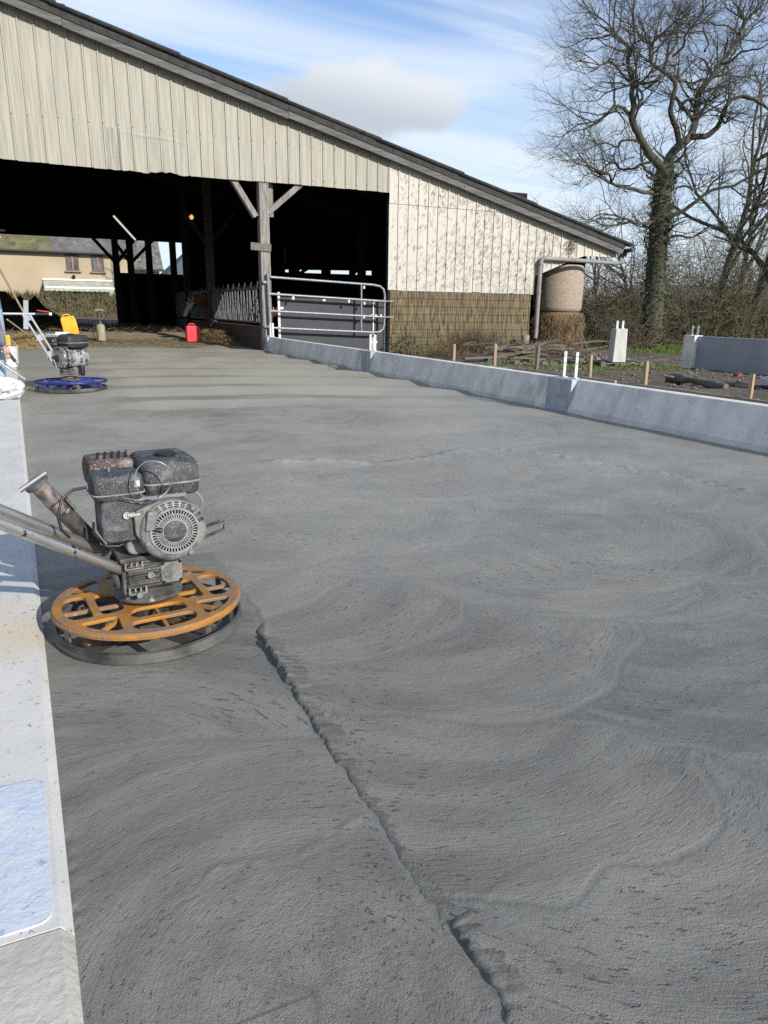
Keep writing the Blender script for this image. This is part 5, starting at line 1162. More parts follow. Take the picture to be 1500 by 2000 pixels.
def straw_patch(name, label, fn, n, mat=STRAW, ln=(0.05, 0.16), w=0.004):
    def gen(i):
        p, up = fn(); a = rnd.random()*6.283; l = rnd.uniform(*ln); d = Vector((math.cos(a)*l, math.sin(a)*l, rnd.uniform(-0.3, up)*l)); m = p+d*0.5+Vector((0, 0, rnd.uniform(-.01, .02)))
        return [p, m, p+d], w*rnd.uniform(0.6, 1.4)
    o = strands(name, mat, gen, n); tag(o, label, 'straw', kind='stuff'); return o
def pile(xa, xb, ya, yb, h, zf):
    def fn():
        x_ = rnd.uniform(xa, xb); y_ = rnd.uniform(ya, yb); e = max(0.05, 1-(2*(x_-xa)/(xb-xa)-1)**2)*max(0.05, 1-(2*(y_-ya)/(yb-ya)-1)**2)
        return Vector((x_, y_, zf(y_)+h*e*(0.55+0.45*fbm(x_, y_, 2.5, 9))*rnd.uniform(0.7, 1.0)+0.006)), 0.5
    return fn
straw_patch('loose_straw', 'loose straw heaped along the feed barrier by the red can', pile(4.25, 4.93, 19.9, 23.5, 0.30, floor_z), 3600)
straw_patch('loose_straw', 'straw heap between the left wall and the timber beam', pile(-1.25, 0.15, 19.75, 20.45, 0.36, floor_z), 3400)
straw_patch('loose_straw', 'thin scatter of straw along the end of the slab', pile(-0.6, 4.9, 19.75, 21.4, 0.03, floor_z), 2600, STRAW_D)
straw_patch('loose_straw', 'dark straw litter deep inside the barn', pile(-1.0, 4.9, 23.0, 30.0, 0.25, floor_z), 1500, STRAW_D, (0.1, 0.3), 0.008)
# solid cores so the heaps are not see-through
def mound(name, label, xa, xb, ya, yb, h, zf, mat, cat='straw', seed=0, nx=26, ny=16):
    V = []
    for j in range(ny+1):
        for i in range(nx+1):
            x_ = xa+(xb-xa)*i/nx; y_ = ya+(yb-ya)*j/ny; e = max(0, 1-(2*i/nx-1)**2)*max(0, 1-(2*j/ny-1)**2)
            V.append((x_, y_, zf(x_, y_)-0.02+h*e**0.8*(0.75+0.5*fbm(x_, y_, 2.4, seed))+0.05*e*fbm(x_, y_, 7, seed+1)))
    Fq = [(j*(nx+1)+i, j*(nx+1)+i+1, (j+1)*(nx+1)+i+1, (j+1)*(nx+1)+i) for j in range(ny) for i in range(nx)]
    o = link(name, fastmesh(name, V, Fq, mat, True)); tag(o, label, cat, kind='stuff'); return o
STR_CORE = M('trodden_straw', (0.24, 0.165, 0.07), (0.13, 0.09, 0.04), 9, 0.95, bump=0.03, bscale=24)
MUCK = M('dark_muck_heap', (0.055, 0.042, 0.030), (0.09, 0.068, 0.045), 4, 0.95, bump=0.03, bscale=22, speck=(0.15, 0.12, 0.08), spscale=18, spat=0.6)
mound('straw_heap', 'trodden straw bank at the foot of the feed barrier', 4.2, 4.95, 19.85, 23.6, 0.24, lambda x_, y_: floor_z(y_), STR_CORE, seed=3)
mound('straw_heap', 'trodden straw bank by the left wall end', -1.3, 0.2, 19.72, 20.5, 0.30, lambda x_, y_: floor_z(y_), STR_CORE, seed=5)
mound('muck_heap', 'dark heap inside the barn before the hedge', -5.0, 0.9, 26.6, 29.6, 1.45, lambda x_, y_: floor_z(y_), M('dark_heap', (0.03, 0.022, 0.016), (0.05, 0.035, 0.02), 3, 0.95, bump=0.03, bscale=14), 'heap', 7)
# ------------------------------------------------------------------ straw bales in the open corner
def bale(z0, label, top, R0=0.74, H=1.32):
    bx_, by_ = at(1088, 600, 18.65).x, 18.65
    o = empty('round_bale', (bx_, by_, z0), 0, label, 'straw bale', 'round bales stacked in the barn corner')
    NET = M('net_wrapped_bale', (0.34, 0.265, 0.20), (0.26, 0.20, 0.15), 8, 0.85, bump=0.010, bscale=34, stretch=(1, 1, 3.0), speck=(0.55, 0.47, 0.39), spscale=28, spat=0.56)
    LOO = M('torn_bale_straw', (0.22, 0.15, 0.075), (0.13, 0.088, 0.045), 8, 0.95, bump=0.03, bscale=16, stretch=(3, 3, 0.8))
    n = 40; lev = [(0.90, 0), (0.97, 0.04), (1.0, 0.12), (1.01, 0.5*H), (1.0, H-0.14), (0.965, H-0.05), (0.90, H-0.01), (0.5, H), (0.0, H+0.01)]
    if not top: lev = [(0.86, 0), (0.96, 0.05), (1.02, 0.2), (1.04, 0.45*H), (1.0, H*0.7), (0.94, H-0.12), (0.90, H-0.02), (0.5, H), (0.0, H)]
    V = []
    for (r, z) in lev:
        for j in range(n):
            q = 2*math.pi*j/n; k = 1+(0.012 if top else 0.035)*mnoise.noise(Vector((math.cos(q)*2, math.sin(q)*2, z*2.2+(5 if top else 0)))); V.append((R0*r*k*math.cos(q), R0*r*k*math.sin(q), z))
    MB().add(V, [(i*n+j, i*n+(j+1) % n, (i+1)*n+(j+1) % n, (i+1)*n+j) for i in range(len(lev)-1) for j in range(n)]).build('bale_roll', NET if top else LOO, o, ang=60)
    def gen(i):
        q = R(rnd.uniform(170, 370)); z = rnd.uniform(0.05, H-0.02); rr = R0*1.03+rnd.uniform(0, 0.06); p = Vector((rr*math.cos(q), rr*math.sin(q), z)); l = rnd.uniform(0.08, 0.34)
        d = Vector((rnd.gauss(0, 0.35), rnd.gauss(0, 0.2), -1)).normalized()*l; return [p, p+d*0.5+Vector((math.cos(q), math.sin(q), 0))*0.03, p+d], rnd.uniform(0.003, 0.007)
    if not top:
        s = strands('hanging_straw', M('brown_bale_straw', (0.23, 0.155, 0.075), (0.14, 0.095, 0.05), 6.0, 0.95), gen, 2200, o); s['kind'] = 'stuff'
    return o
ZBALE = -0.30
bale(ZBALE, 'loose torn straw bale at the bottom of the corner stack', False, H=1.34)
bale(ZBALE+1.34, 'net-wrapped pale bale on top of the corner stack', True, H=1.36)
straw_patch('loose_straw', 'bright spilled straw at the foot of the round bales', pile(12.9, 15.0, 17.0, 18.2, 0.12, lambda y_: -0.22), 1500)
# ------------------------------------------------------------------ odds along the block wall
def plank(name, a, b, w, h, mat, label, cat, bev=0.006):
    mid = (Vector(a)+Vector(b))/2; o = MB().bar(Vector(a)-mid, Vector(b)-mid, w, h).build(name, mat, None, bevel=bev, loc=mid); tag(o, label, cat); return o
pt = at(945, 683, 15.9); pu = at(1042, 681, 15.5)
plank('timber_beam', (pt.x, 15.9, pt.z), (pu.x, 15.5, pu.z), 0.22, 0.15, M('pale_end_beam', (0.20, 0.17, 0.13), (0.12, 0.10, 0.08), 5, 0.95, bump=0.006, bscale=18), 'heavy squared beam resting across the wall-side rubble', 'beam', 0.012)
pt = at(965, 694, 15.2); pu = at(1040, 690, 15.0)
plank('timber_beam', (pt.x, 15.3, pt.z-0.02), (pu.x, 15.0, pu.z-0.02), 0.24, 0.12, M('mossy_beam', (0.14, 0.125, 0.07), (0.10, 0.085, 0.05), 5, 0.95, bump=0.006, bscale=18), 'mossy lower beam under the heavy squared beam', 'beam', 0.012)
pc = at(1030, 660, 17.25); b_ = MB().lathe([(0.105, 0.0), (0.12, 0.26), (0.115, 0.28), (0.10, 0.27), (0.09, 0.02), (0, 0.02)], 18).build('drain_pot', M('grey_clay_pot', (0.26, 0.24, 0.20), (0.18, 0.165, 0.14), 8, 0.9, bump=0.003), None, loc=(pc.x-0.04, 17.3, 0.10)); tag(b_, 'grey round drain pot at the foot of the downpipe', 'pot')
o = MB().box((pc.x, 17.25, 0.0), (0.5, 0.4, 0.2)).build('plinth_stone', ROUGH_CONC, None, bevel=0.02); tag(o, 'rough stone block under the downpipe and pot', 'stone')
mound('muck_heap', 'dark weedy earth bank against the block wall', 8.6, 12.9, 14.6, 17.7, 0.30, lambda x_, y_: ground_z(x_, y_), MUCK, 'earth bank', 11, 40, 30)
TWIG = M('dead_brown_twig', (0.085, 0.062, 0.042), (0.13, 0.10, 0.065), 6, 0.95)
def twig_bush(name, label, cx, cy, cz, rx, ry, h, n, mat, kind=None, cat='shrub', w=0.004, ln=(0.2, 0.5)):
    def gen(i):
        b = Vector((cx+rnd.gauss(0, rx*0.45), cy+rnd.gauss(0, ry*0.45), cz)); d = Vector((rnd.gauss(0, 0.7), rnd.gauss(0, 0.6), rnd.uniform(0.3, 1.2))).normalized()*rnd.uniform(*ln)*h
        st = b+Vector((0, 0, rnd.random()**1.5*h*0.6)); return [st, st+d*0.5+Vector((rnd.gauss(0, .04), rnd.gauss(0, .04), 0))*h, st+d], w*rnd.uniform(0.6, 1.3)
    o = strands(name, mat, gen, n); tag(o, label, cat, kind=kind); return o
twig_bush('bramble', 'dead brown bramble tangle against the block wall', 10.1, 16.4, 0.0, 0.9, 0.5, 0.7, 1500, TWIG, 'stuff', 'bramble')
twig_bush('bramble', 'dark dead weed stems along the foot of the block wall', 11.2, 16.2, -0.05, 2.2, 0.9, 0.45, 1800, TWIG, 'stuff', 'bramble')
twig_bush('bramble', 'pale dry grass stalks behind the kerb near the gate', 9.2, 16.0, -0.08, 1.6, 1.0, 0.40, 900, STRAW_D, 'stuff', 'dry grass')
def rubble():
    V = []; Fq = []; cube = [(x_, y_, z_) for x_ in (-1, 1) for y_ in (-1, 1) for z_ in (-1, 1)]; fc = [(0, 1, 3, 2), (4, 6, 7, 5), (0, 4, 5, 1), (2, 3, 7, 6), (0, 2, 6, 4), (1, 5, 7, 3)]
    for i in range(150):
        x_ = rnd.uniform(9.5, 14.0); y_ = rnd.uniform(13.5, 16.6); s = rnd.uniform(0.03, 0.11); o = len(V); q = rnd.random()*6
        for p in cube:
            a_ = (p[0]*math.cos(q)-p[1]*math.sin(q))*s*rnd.uniform(0.5, 1.2); b_ = (p[0]*math.sin(q)+p[1]*math.cos(q))*s*rnd.uniform(0.5, 1.2); V.append((x_+a_, y_+b_, ground_z(x_, y_)+0.10*max(0, 1-abs(y_-16)/1.5)+s*0.3+p[2]*s*0.5*rnd.uniform(0.6, 1.2)))
        Fq += [tuple(o+k for k in f) for f in fc]
    tag(link('rubble', fastmesh('rubble', V, Fq, M('mixed_rubble', (0.22, 0.19, 0.15), (0.09, 0.075, 0.06), 1.2, 0.95, bump=0.01, bscale=20))), 'scattered rubble chunks near the timber beams', 'rubble', kind='stuff')
rubble()
def brushwood():
    T = MB()
    for i in range(46):
        p = Vector((rnd.uniform(9.6, 12.6), rnd.uniform(14.6, 16.6), rnd.uniform(0.0, 0.22))); a = rnd.gauss(0.1, 0.5); d = Vector((math.cos(a), math.sin(a), rnd.gauss(0, 0.08)))*rnd.uniform(0.4, 1.4); r = rnd.uniform(0.012, 0.03)
        T.tube([p, p+d*0.5+Vector((0, 0, rnd.uniform(-0.03, 0.05))), p+d], [r, r*0.85, r*0.5], 6)
    tag(T.build('brushwood', M('grey_brushwood', (0.16, 0.13, 0.10), (0.08, 0.065, 0.05), 2.0, 0.95, bump=0.004, bscale=25)), 'loose pile of dead branches before the block wall', 'branches', kind='stuff')
    for (u0, v0, u1, v1, Y, lb) in ((905, 700, 985, 697, 14.6, 'short broken plank lying before the heavy beam'), (1000, 697, 1065, 703, 14.2, 'grey split plank lying beside the dark stake')):
        a = at(u0, v0, Y); b = at(u1, v1, Y+0.15); a.z = max(a.z, -0.10); b.z = max(b.z, -0.10)
        plank('loose_plank', a, b, 0.14, 0.03, OLDBOARD, lb, 'plank', 0.003)
brushwood()
LEAF = M('dull_green_leaf', (0.055, 0.075, 0.030), (0.10, 0.11, 0.045), 5, 0.8)
def leaf_bush(name, label, c, r, n, sz, mat, parent=None, cat='shrub'):
    V = []; Fq = []
    for i in range(n):
        p = Vector((c[0]+rnd.gauss(0, r[0]*0.45), c[1]+rnd.gauss(0, r[1]*0.45), c[2]+abs(rnd.gauss(0, r[2]*0.5))))
        a = Vector((rnd.gauss(0, 1), rnd.gauss(0, 1), rnd.gauss(0, 1))).normalized(); b = a.orthogonal().normalized(); s = sz*rnd.uniform(0.6, 1.4); o = len(V)
        V += [tuple(p-a*s), tuple(p+b*s*0.45), tuple(p+a*s), tuple(p-b*s*0.45)]; Fq.append((o, o+1, o+2, o+3))
    o = link(name, fastmesh(name, V, Fq, mat), parent)
    return o
lb = leaf_bush('leafy_weed', '', (8.75, 17.25, -0.05), (0.55, 0.3, 0.55), 420, 0.035, LEAF); tag(lb, 'green leafy weed climbing the block wall beside the gate', 'weed', kind='stuff')
lb = leaf_bush('leafy_weed', '', (9.3, 16.6, -0.05), (0.8, 0.5, 0.4), 260, 0.03, LEAF); tag(lb, 'low scattered green weed before the block wall', 'weed', kind='stuff')
# crumpled clear sheet draped on the kerb
def sheet(name, label, cx, cy, z0, w, l, h, mat, cat, seed, rz=0.0):
    V = []; n = 22
    for j in range(n+1):
        for i in range(n+1):
            a, b = 2*i/n-1, 2*j/n-1; e = max(0, 1-max(abs(a), abs(b))**2.2)
            V.append((a*w/2*(1+0.18*fbm(b, a, 2, seed)), b*l/2*(1+0.18*fbm(a, b, 2, seed+1)), z0+h*e*(0.25+1.6*(0.55-abs(fbm(a, b, 1.7, seed+2))))+0.05*e*(0.5-abs(fbm(a, b, 5, seed)))))
    Fq = [(j*(n+1)+i, j*(n+1)+i+1, (j+1)*(n+1)+i+1, (j+1)*(n+1)+i) for j in range(n) for i in range(n)]
    o = link(name, fastmesh(name, V, Fq, mat, True), None, (cx, cy, 0)); o.rotation_euler = (0, 0, rz); sm_ = o.modifiers.new('t', 'SOLIDIFY'); sm_.thickness = 0.004
    tag(o, label, cat); return o
pq = at(985, 716, 9.3)
sheet('plastic_sheet', 'crumpled pale plastic sheet lying behind the right kerb', 5.75, 8.75, 0.10, 0.60, 1.1, 0.13, M('pale_plastic_film', (0.42, 0.40, 0.35), (0.32, 0.30, 0.26), 6, 0.4), 'plastic sheet', 3, R(10))
# poles leaning behind the bales
for (u0, v0, u1, v1, lb_) in ((1152, 694, 1128, 632, 'long thin pole leaning on the bales, nearest the stake'), (1139, 690, 1131, 660, 'short thin pole leaning beside the lower bale')):
    a = at(u0, v0, 16.6); b = at(u1, v1, 17.6); a.z = max(a.z, -0.24)
    o = MB().tube([Vector((0, 0, 0)), b-a], 0.022, 8).build('leaning_pole', OLDBOARD, None, loc=a); tag(o, lb_, 'pole')
# pallet with a small precast pillar
def pallet(loc, rz):
    o = empty('pallet', loc, rz, 'weathered wooden pallet under the small concrete pillar', 'pallet')
    for i in range(5): MB().box((-0.46+0.23*i, 0, 0.115), (0.10, 0.8, 0.02)).build('deck_board', OLDBOARD, o, bevel=0.002)
    for y_ in (-0.36, 0, 0.36):
        MB().box((0, y_, 0.095), (1.05, 0.09, 0.02)).build('stringer_board', OLDBOARD, o, bevel=0.002); MB().box((0, y_, 0.01), (1.05, 0.09, 0.02)).build('bottom_board', OLDBOARD, o, bevel=0.002)
        for x_ in (-0.46, 0, 0.46): MB().box((x_, y_, 0.052), (0.12, 0.10, 0.066)).build('spacer_block', OLDBOARD, o)
pz = ground_z(11.6, 12.6)
pallet((11.75, 12.85, -0.165), R(-18))
pil = empty('concrete_pillar', (11.55, 12.62, -0.04), R(-18), 'small pale concrete pillar with two zinc straps standing on the pallet', 'pillar')
MB().add([(-0.15, -0.15, 0), (0.15, -0.15, 0), (0.15, 0.15, 0), (-0.15, 0.15, 0), (-0.125, -0.13, 0.72), (0.135, -0.13, 0.72), (0.135, 0.13, 0.72), (-0.125, 0.13, 0.72)], [(0, 1, 5, 4), (1, 2, 6, 5), (2, 3, 7, 6), (3, 0, 4, 7), (4, 5, 6, 7), (3, 2, 1, 0)]).build('shaft', M('cream_concrete', (0.52, 0.50, 0.45), (0.43, 0.41, 0.37), 5, 0.8, bump=0.002, bscale=50, speck=(0.25, 0.24, 0.21), spscale=30, spat=0.66, stretch=(2, 2, 0.6)), pil, bevel=0.006)
for dx in (-0.055, 0.075): bracket(pil, (dx, 0.0, 0.72), 0.17, 0.1, 0.045)
# precast wall unit and a second unit on a coil of black pipe
wu = empty('precast_wall', (13.75, 12.3, -0.26), R(0), 'grey precast wall unit with two zinc straps standing in the yard', 'wall unit')
MB().prism([(0.0, 0.0), (0.0, 0.80), (-0.25, 0.80), (-0.25, 0.0)], -0.02, 0.30).build('end_post', WHITE_CONC, wu, bevel=0.006)
MB().prism([(0.0, 0.0), (0.0, 0.785), (-0.16, 0.785), (-0.16, 0.0)], -2.6, -0.022).build('wall_slab', M('grey_precast_face', (0.33, 0.34, 0.36), (0.28, 0.29, 0.31), 2, 0.75, bump=0.001, dirt=(0.20, 0.21, 0.23), dscale=2.4, dat=0.6), wu, bevel=0.006)
for dy in (0.20, 0.04): bracket(wu, (-0.12, dy, 0.80), 0.22, R(90), 0.045)
for c_ in wu.children:
    if c_.name.startswith('end_post') or c_.name.startswith('wall_slab'): pass
eu = empty('precast_unit', (10.95, 8.18, -0.12), R(0), 'pale precast unit with splayed base at the right edge', 'precast unit')
MB().prism([(-0.30, 0.0), (-0.30, 0.10), (-0.06, 0.16), (-0.02, 0.80), (0.20, 0.80), (0.24, 0.16), (0.5, 0.1), (0.5, 0.0)], -1.6, 0.1).build('unit_body', WHITE_CONC, eu, bevel=0.008)
pc_ = empty('pipe_coil', (10.75, 8.05, -0.16), 0, 'flattened coil of black corrugated pipe under the precast unit', 'pipe')
for i in range(3):
    MB().tube([(-0.55+0.02*i, 0.3, 0.04+0.02*i), (-0.3, 0.1, 0.03), (0.2, -0.1-0.05*i, 0.03), (0.8, -0.25-0.06*i, 0.03)], 0.035, 10).build('pipe_turn', BLACKR, pc_)
# log and rubbish in the yard
def log():
    a = atz(1305, 742, -0.10); b = atz(1418, 757, -0.10)
    o = empty('fallen_log', a, 0, 'rotten fallen log lying on the mud', 'log'); d = b-a; n = 10; pts = []; rs = []
    for i in range(n+1):
        t = i/n; pts.append(d*t+Vector((0, 0, 0.03+0.02*math.sin(t*5)))); rs.append(0.065+0.02*math.sin(t*9)+0.012*rnd.uniform(-1, 1))
    rs[-1] *= 0.6
    MB().tube(pts, rs, 12).build('trunk', M('rotten_bark', (0.17, 0.145, 0.115), (0.10, 0.085, 0.065), 5, 0.95, bump=0.02, bscale=14), o)
    MB().tube([d*0.2+Vector((0, 0, .05)), d*0.2+Vector((-0.25, 0.12, 0.10))], [0.03, 0.012], 8).build('branch_stub', M('rotten_bark', (0, 0, 0)), o)
log()
sl = atz(1365, 772, -0.13); straw_patch('loose_straw', 'pale straw scatter in front of the fallen log', pile(sl.x-0.55, sl.x+0.55, sl.y-0.35, sl.y+0.45, 0.10, lambda y_: -0.19), 600)
rp = atz(1440, 733, -0.12); o = MB().prism(rounded([(-0.10, 0), (0.12, 0), (0.06, 0.10), (-0.03, 0.09)], 0.03), -0.06, 0.06).build('red_rag', M('faded_red_rag', (0.30, 0.04, 0.045), (0.06, 0.05, 0.05), 14, 0.9), None, bevel=0.015, loc=(rp.x, rp.y, -0.17)); tag(o, 'small crumpled red rag on the mud', 'rag')
# stones and grass in the yard
def stones():
    V = []; Fq = []
    base = [(1, 0, 0), (-1, 0, 0), (0, 1, 0), (0, -1, 0), (0, 0, 1), (0, 0, -1)]; tri = [(0, 2, 4), (2, 1, 4), (1, 3, 4), (3, 0, 4), (2, 0, 5), (1, 2, 5), (3, 1, 5), (0, 3, 5)]
    for i in range(2600):
        x_ = rnd.uniform(6.3, 16); y_ = rnd.uniform(4, 17.2); s = rnd.choice((0.012, 0.018, 0.026, 0.045))*rnd.uniform(0.7, 1.3); o = len(V); q = rnd.random()*6
        for p in base: V.append((x_+s*(p[0]*math.cos(q)-p[1]*math.sin(q))*rnd.uniform(0.7, 1.2), y_+s*(p[0]*math.sin(q)+p[1]*math.cos(q))*rnd.uniform(0.7, 1.2), ground_z(x_, y_)+s*0.3+s*0.6*p[2]))
        Fq += [tuple(o+k for k in t) for t in tri]
    tag(link('gravel', fastmesh('gravel', V, Fq, M('yard_stone', (0.20, 0.18, 0.155), (0.11, 0.095, 0.08), 3, 0.95))), 'loose stones and clods scattered over the mud', 'gravel', kind='stuff')
stones()
GRASS = M('short_green_grass', (0.085, 0.135, 0.018), (0.13, 0.18, 0.03), 3, 0.8)
def grass(name, label, c, r, n, h=0.05):
    def gen(i):
        q = rnd.random()*6.283; k = math.sqrt(rnd.random()); x_ = c[0]+r[0]*k*math.cos(q); y_ = c[1]+r[1]*k*math.sin(q)
        if fbm(x_, y_, 1.6, 12) < -0.15: k = 0.2
        p = Vector((x_, y_, ground_z(x_, y_)-0.005)); d = Vector((rnd.gauss(0, 0.5), rnd.gauss(0, 0.5), 1)).normalized()*h*rnd.uniform(0.5, 1.5); return [p, p+d*0.6, p+d+Vector((rnd.gauss(0, .01), rnd.gauss(0, .01), -0.003))], 0.006
    tag(strands(name, GRASS, gen, n), label, 'grass', kind='stuff')
g = atz(1225, 718, -0.17); grass('grass_patch', 'bright green grass patch in front of the pallet', (g.x, g.y), (1.3, 1.0), 2600)
g = atz(1320, 684, -0.2); grass('grass_patch', 'grass strip at the edge of the trees', (g.x+1.5, g.y+1.2), (4.0, 2.2), 4200, 0.09)
g = atz(1040, 716, -0.15); grass('grass_patch', 'thin green grass behind the kerb near the bales', (g.x, g.y), (1.8, 1.2), 900, 0.07)
# ------------------------------------------------------------------ worker at the left edge and the things beside him
def person():
    cy = 8.85; e = at(12, 600, cy); cx = e.x-0.125
    hand = at(18, 692, cy-0.28)
    P = empty('person', (cx, cy, LW), 0, 'worker in grey sweatshirt, pale jeans and dark cap standing at the left edge', 'person')
    V = []; Ed = []; Rr = []
    def add(p, r, par=None):
        V.append(p); Rr.append(r); i = len(V)-1
        if par is not None: Ed.append((par, i))
        return i
    pel = add((0, 0, 0.94), (0.13, 0.165)); wa = add((0.0, 0, 1.10), (0.12, 0.155), pel); chs = add((0.0, 0, 1.30), (0.13, 0.18), wa); up = add((-0.01, 0, 1.43), (0.10, 0.15), chs); nk = add((0.01, 0, 1.52), 0.058, up); hd = add((0.035, 0, 1.60), (0.085, 0.072), nk); hd2 = add((0.035, 0, 1.70), (0.095, 0.078), hd); add((0.03, 0, 1.755), (0.07, 0.06), hd2)
    hl = hand-Vector((cx, cy, LW))
    # right arm (towards the camera) reaches down and forward, left arm hangs
    s1 = add((0.0, -0.17, 1.42), 0.066, up); s2 = add((-0.005, -0.215, 1.36), 0.064, s1); el = add((-0.02, -0.27, 1.10), 0.056, s2); wr = add((hl.x-0.045, hl.y, hl.z+0.075), 0.042, el)
    t1 = add((0.0, 0.17, 1.42), 0.066, up); t2 = add((-0.01, 0.215, 1.36), 0.064, t1); te = add((-0.04, 0.25, 1.10), 0.05, t2); tw = add((-0.06, 0.27, 0.88), 0.034, te)
    for s in (-1, 1):
        h = add((0.0, s*0.095, 0.86), 0.098, pel); k = add((0.015, s*0.11, 0.50), 0.066, h); a = add((-0.02, s*0.115, 0.10), 0.045, k); f = add((0.02, s*0.115, 0.045), 0.045, a); add((0.17, s*0.12, 0.035), 0.036, f)
    me = skin_mesh('body', V, Ed, Rr, 0, 2)
    # hands: palm plus five bent fingers each, joined to the body mesh
    for p in me.polygons:
        c = p.center
        p.material_index = 0 if c.z > 1.50 else 1 if (c.z > 0.93 or (abs(c.y) > 0.195 and c.z > 0.5)) else 2 if c.z > 0.10 else 3
    for _ in range(4): me.materials.append(BLACKR)
    bm = bmesh.new(); bm.from_mesh(me); bpy.data.meshes.remove(me)
    def hand_at(w, palm_dir, side):
        """w wrist, fingers curl around a bar"""
        Vh = [w, w+palm_dir*0.05, w+palm_dir*0.085]; Eh = [(0, 1), (1, 2)]; Rh = [(0.026, 0.032), (0.020, 0.040), (0.018, 0.040)]
        across = Vector((0, 0, 1)).cross(palm_dir).normalized() if abs(palm_dir.z) < 0.95 else Vector((0, 1, 0)); inn = palm_dir.cross(across).normalized()
        m0 = skin_mesh('palm', Vh, Eh, Rh, 0, 1); bm.from_mesh(m0); bpy.data.meshes.remove(m0)
        for q, l in zip((-1.5, -0.5, 0.5, 1.5), (0.9, 1.0, 0.95, 0.75)):
            b = w+palm_dir*0.082+across*q*0.019; c = b+palm_dir*0.030*l-inn*0.008; d = c-inn*0.028*l+palm_dir*0.006; f = d-palm_dir*0.022*l-inn*0.006
            mf = skin_mesh('finger', [b, c, d, f], [(0, 1), (1, 2), (2, 3)], [0.0095, 0.0095, 0.009, 0.008], 0, 1); bm.from_mesh(mf); bpy.data.meshes.remove(mf)
        b = w+palm_dir*0.03-across*0.034*side; c = b+palm_dir*0.03-inn*0.018; d = c+palm_dir*0.02-inn*0.02+across*0.012*side
        mf = skin_mesh('thumb', [w+palm_dir*0.02-across*0.02*side, b, c, d], [(0, 1), (1, 2), (2, 3)], [0.014, 0.012, 0.0105, 0.009], 0, 1); bm.from_mesh(mf); bpy.data.meshes.remove(mf)
    hand_at(Vector((hl.x-0.045, hl.y, hl.z+0.075)), Vector((0.50, -0.1, -0.86)).normalized(), 1)
    hand_at(Vector((-0.06, 0.27, 0.88)), Vector((0.1, 0, -1)).normalized(), -1)
    me = bpy.data.meshes.new('body'); bm.to_mesh(me); bm.free()
    skin = M('skin', (0.52, 0.27, 0.20), (0.46, 0.22, 0.16), 14, 0.55); top = M('grey_sweatshirt', (0.15, 0.15, 0.165), (0.11, 0.11, 0.125), 9, 0.95, bump=0.006, bscale=14); jean = M('pale_worn_jeans', (0.33, 0.42, 0.48), (0.24, 0.32, 0.39), 6, 0.9, bump=0.003, bscale=18, dirt=(0.42, 0.44, 0.44), dscale=3); boot = M('dark_boot', (0.05, 0.045, 0.04), rough=0.8)
    for m_ in (skin, top, jean, boot): me.materials.append(m_)
    for p in me.polygons: p.use_smooth = True
    link('body', me, P)
    capm = M('black_cap', (0.02, 0.02, 0.023), rough=0.8)
    MB().lathe([(0.112, 1.70), (0.114, 1.74), (0.098, 1.80), (0.05, 1.835), (0.0, 1.84)], 20, (0.03, 0, 0)).prism(rounded([(0.08, -0.085), (0.20, -0.05), (0.215, 0.0), (0.20, 0.05), (0.08, 0.085)], 0.03), 1.70, 1.71, 'XY').build('cap', capm, P)
    MB().tube([(0.125, 0, 1.67), (0.15, 0, 1.635), (0.12, 0, 1.62)], [0.012, 0.017, 0.012], 8).build('nose', skin, P)
    for s in (-1, 1):
        MB().lathe([(0, -.01), (0.03, 0), (0, .01)], 10, (0.02, s*0.082, 1.65), axis='Y').build('ear', skin, P); MB().lathe([(0, -.006), (0.011, 0), (0, .006)], 8, (0.118, s*0.03, 1.675), axis='X').build('eye', HOLE, P)
    MB().box((0.122, 0, 1.59), (0.01, 0.05, 0.008)).build('mouth', M('lips', (0.35, 0.12, 0.10)), P)
    # float tool in his hand
    hw = hand
    F = empty('hand_float_frame', hw, 0, 'bent metal tool frame with black grip held by the worker', 'tool')
    MB().tube([(-0.03, 0.02, 0.05), (0.05, -0.01, -0.075)], 0.017, 10).build('grip', BLACKR, F)
    MB().tube([(0.05, -0.01, -0.075), (0.075, -0.01, -0.12), (0.05, 0, -0.17), (-0.10, 0.03, -0.06), (-0.22, 0.05, 0.0)], 0.009, 8).build('frame_tube', GALV, F)
    MB().tube([(-0.20, 0.03, 0.06), (-0.06, 0.02, -0.12), (0.12, 0.0, -0.26)], 0.009, 8).build('frame_tube', GALV, F)
    MB().tube([(-0.03, 0.02, 0.05), (-0.16, 0.04, 0.10)], 0.009, 8).build('frame_tube', GALV, F)
    return P
person()
BAG = M('white_plastic_bag', (0.60, 0.61, 0.62), (0.46, 0.47, 0.49), 5, 0.45, bump=0.008, bscale=9)
def bag():
    c = atz(26, 779, 0.04); n = 28; V = []; lev = 14
    for k in range(lev+1):
        t = k/lev; r = math.sin(min(1, t*1.05+0.08)*math.pi)**0.6*(1-0.25*t)
        for j in range(n):
            q = 2*math.pi*j/n; w_ = 0.8+0.75*(0.5-abs(fbm(math.cos(q)*1.5+5, math.sin(q)*1.5+t*3.0, 1.3, 3)))+0.10*math.sin(q*5+t*4); V.append((0.155*r*w_*math.cos(q)-0.10*t, 0.15*r*w_*math.sin(q), 0.36*t))
    o = MB().add(V, [(i*n+j, i*n+(j+1) % n, (i+1)*n+(j+1) % n, (i+1)*n+j) for i in range(lev) for j in range(n)]+[tuple(range(n-1, -1, -1)), tuple(lev*n+j for j in range(n))]).build('plastic_bag', BAG, None, ang=45, loc=(c.x+0.0, c.y-0.02, 0.045)); o.rotation_euler = (0, R(-16), 0); o.scale = (1.25, 1.1, 0.88)
    tag(o, 'crumpled white plastic bag slumped on the left kerb beside the worker', 'bag')
bag()
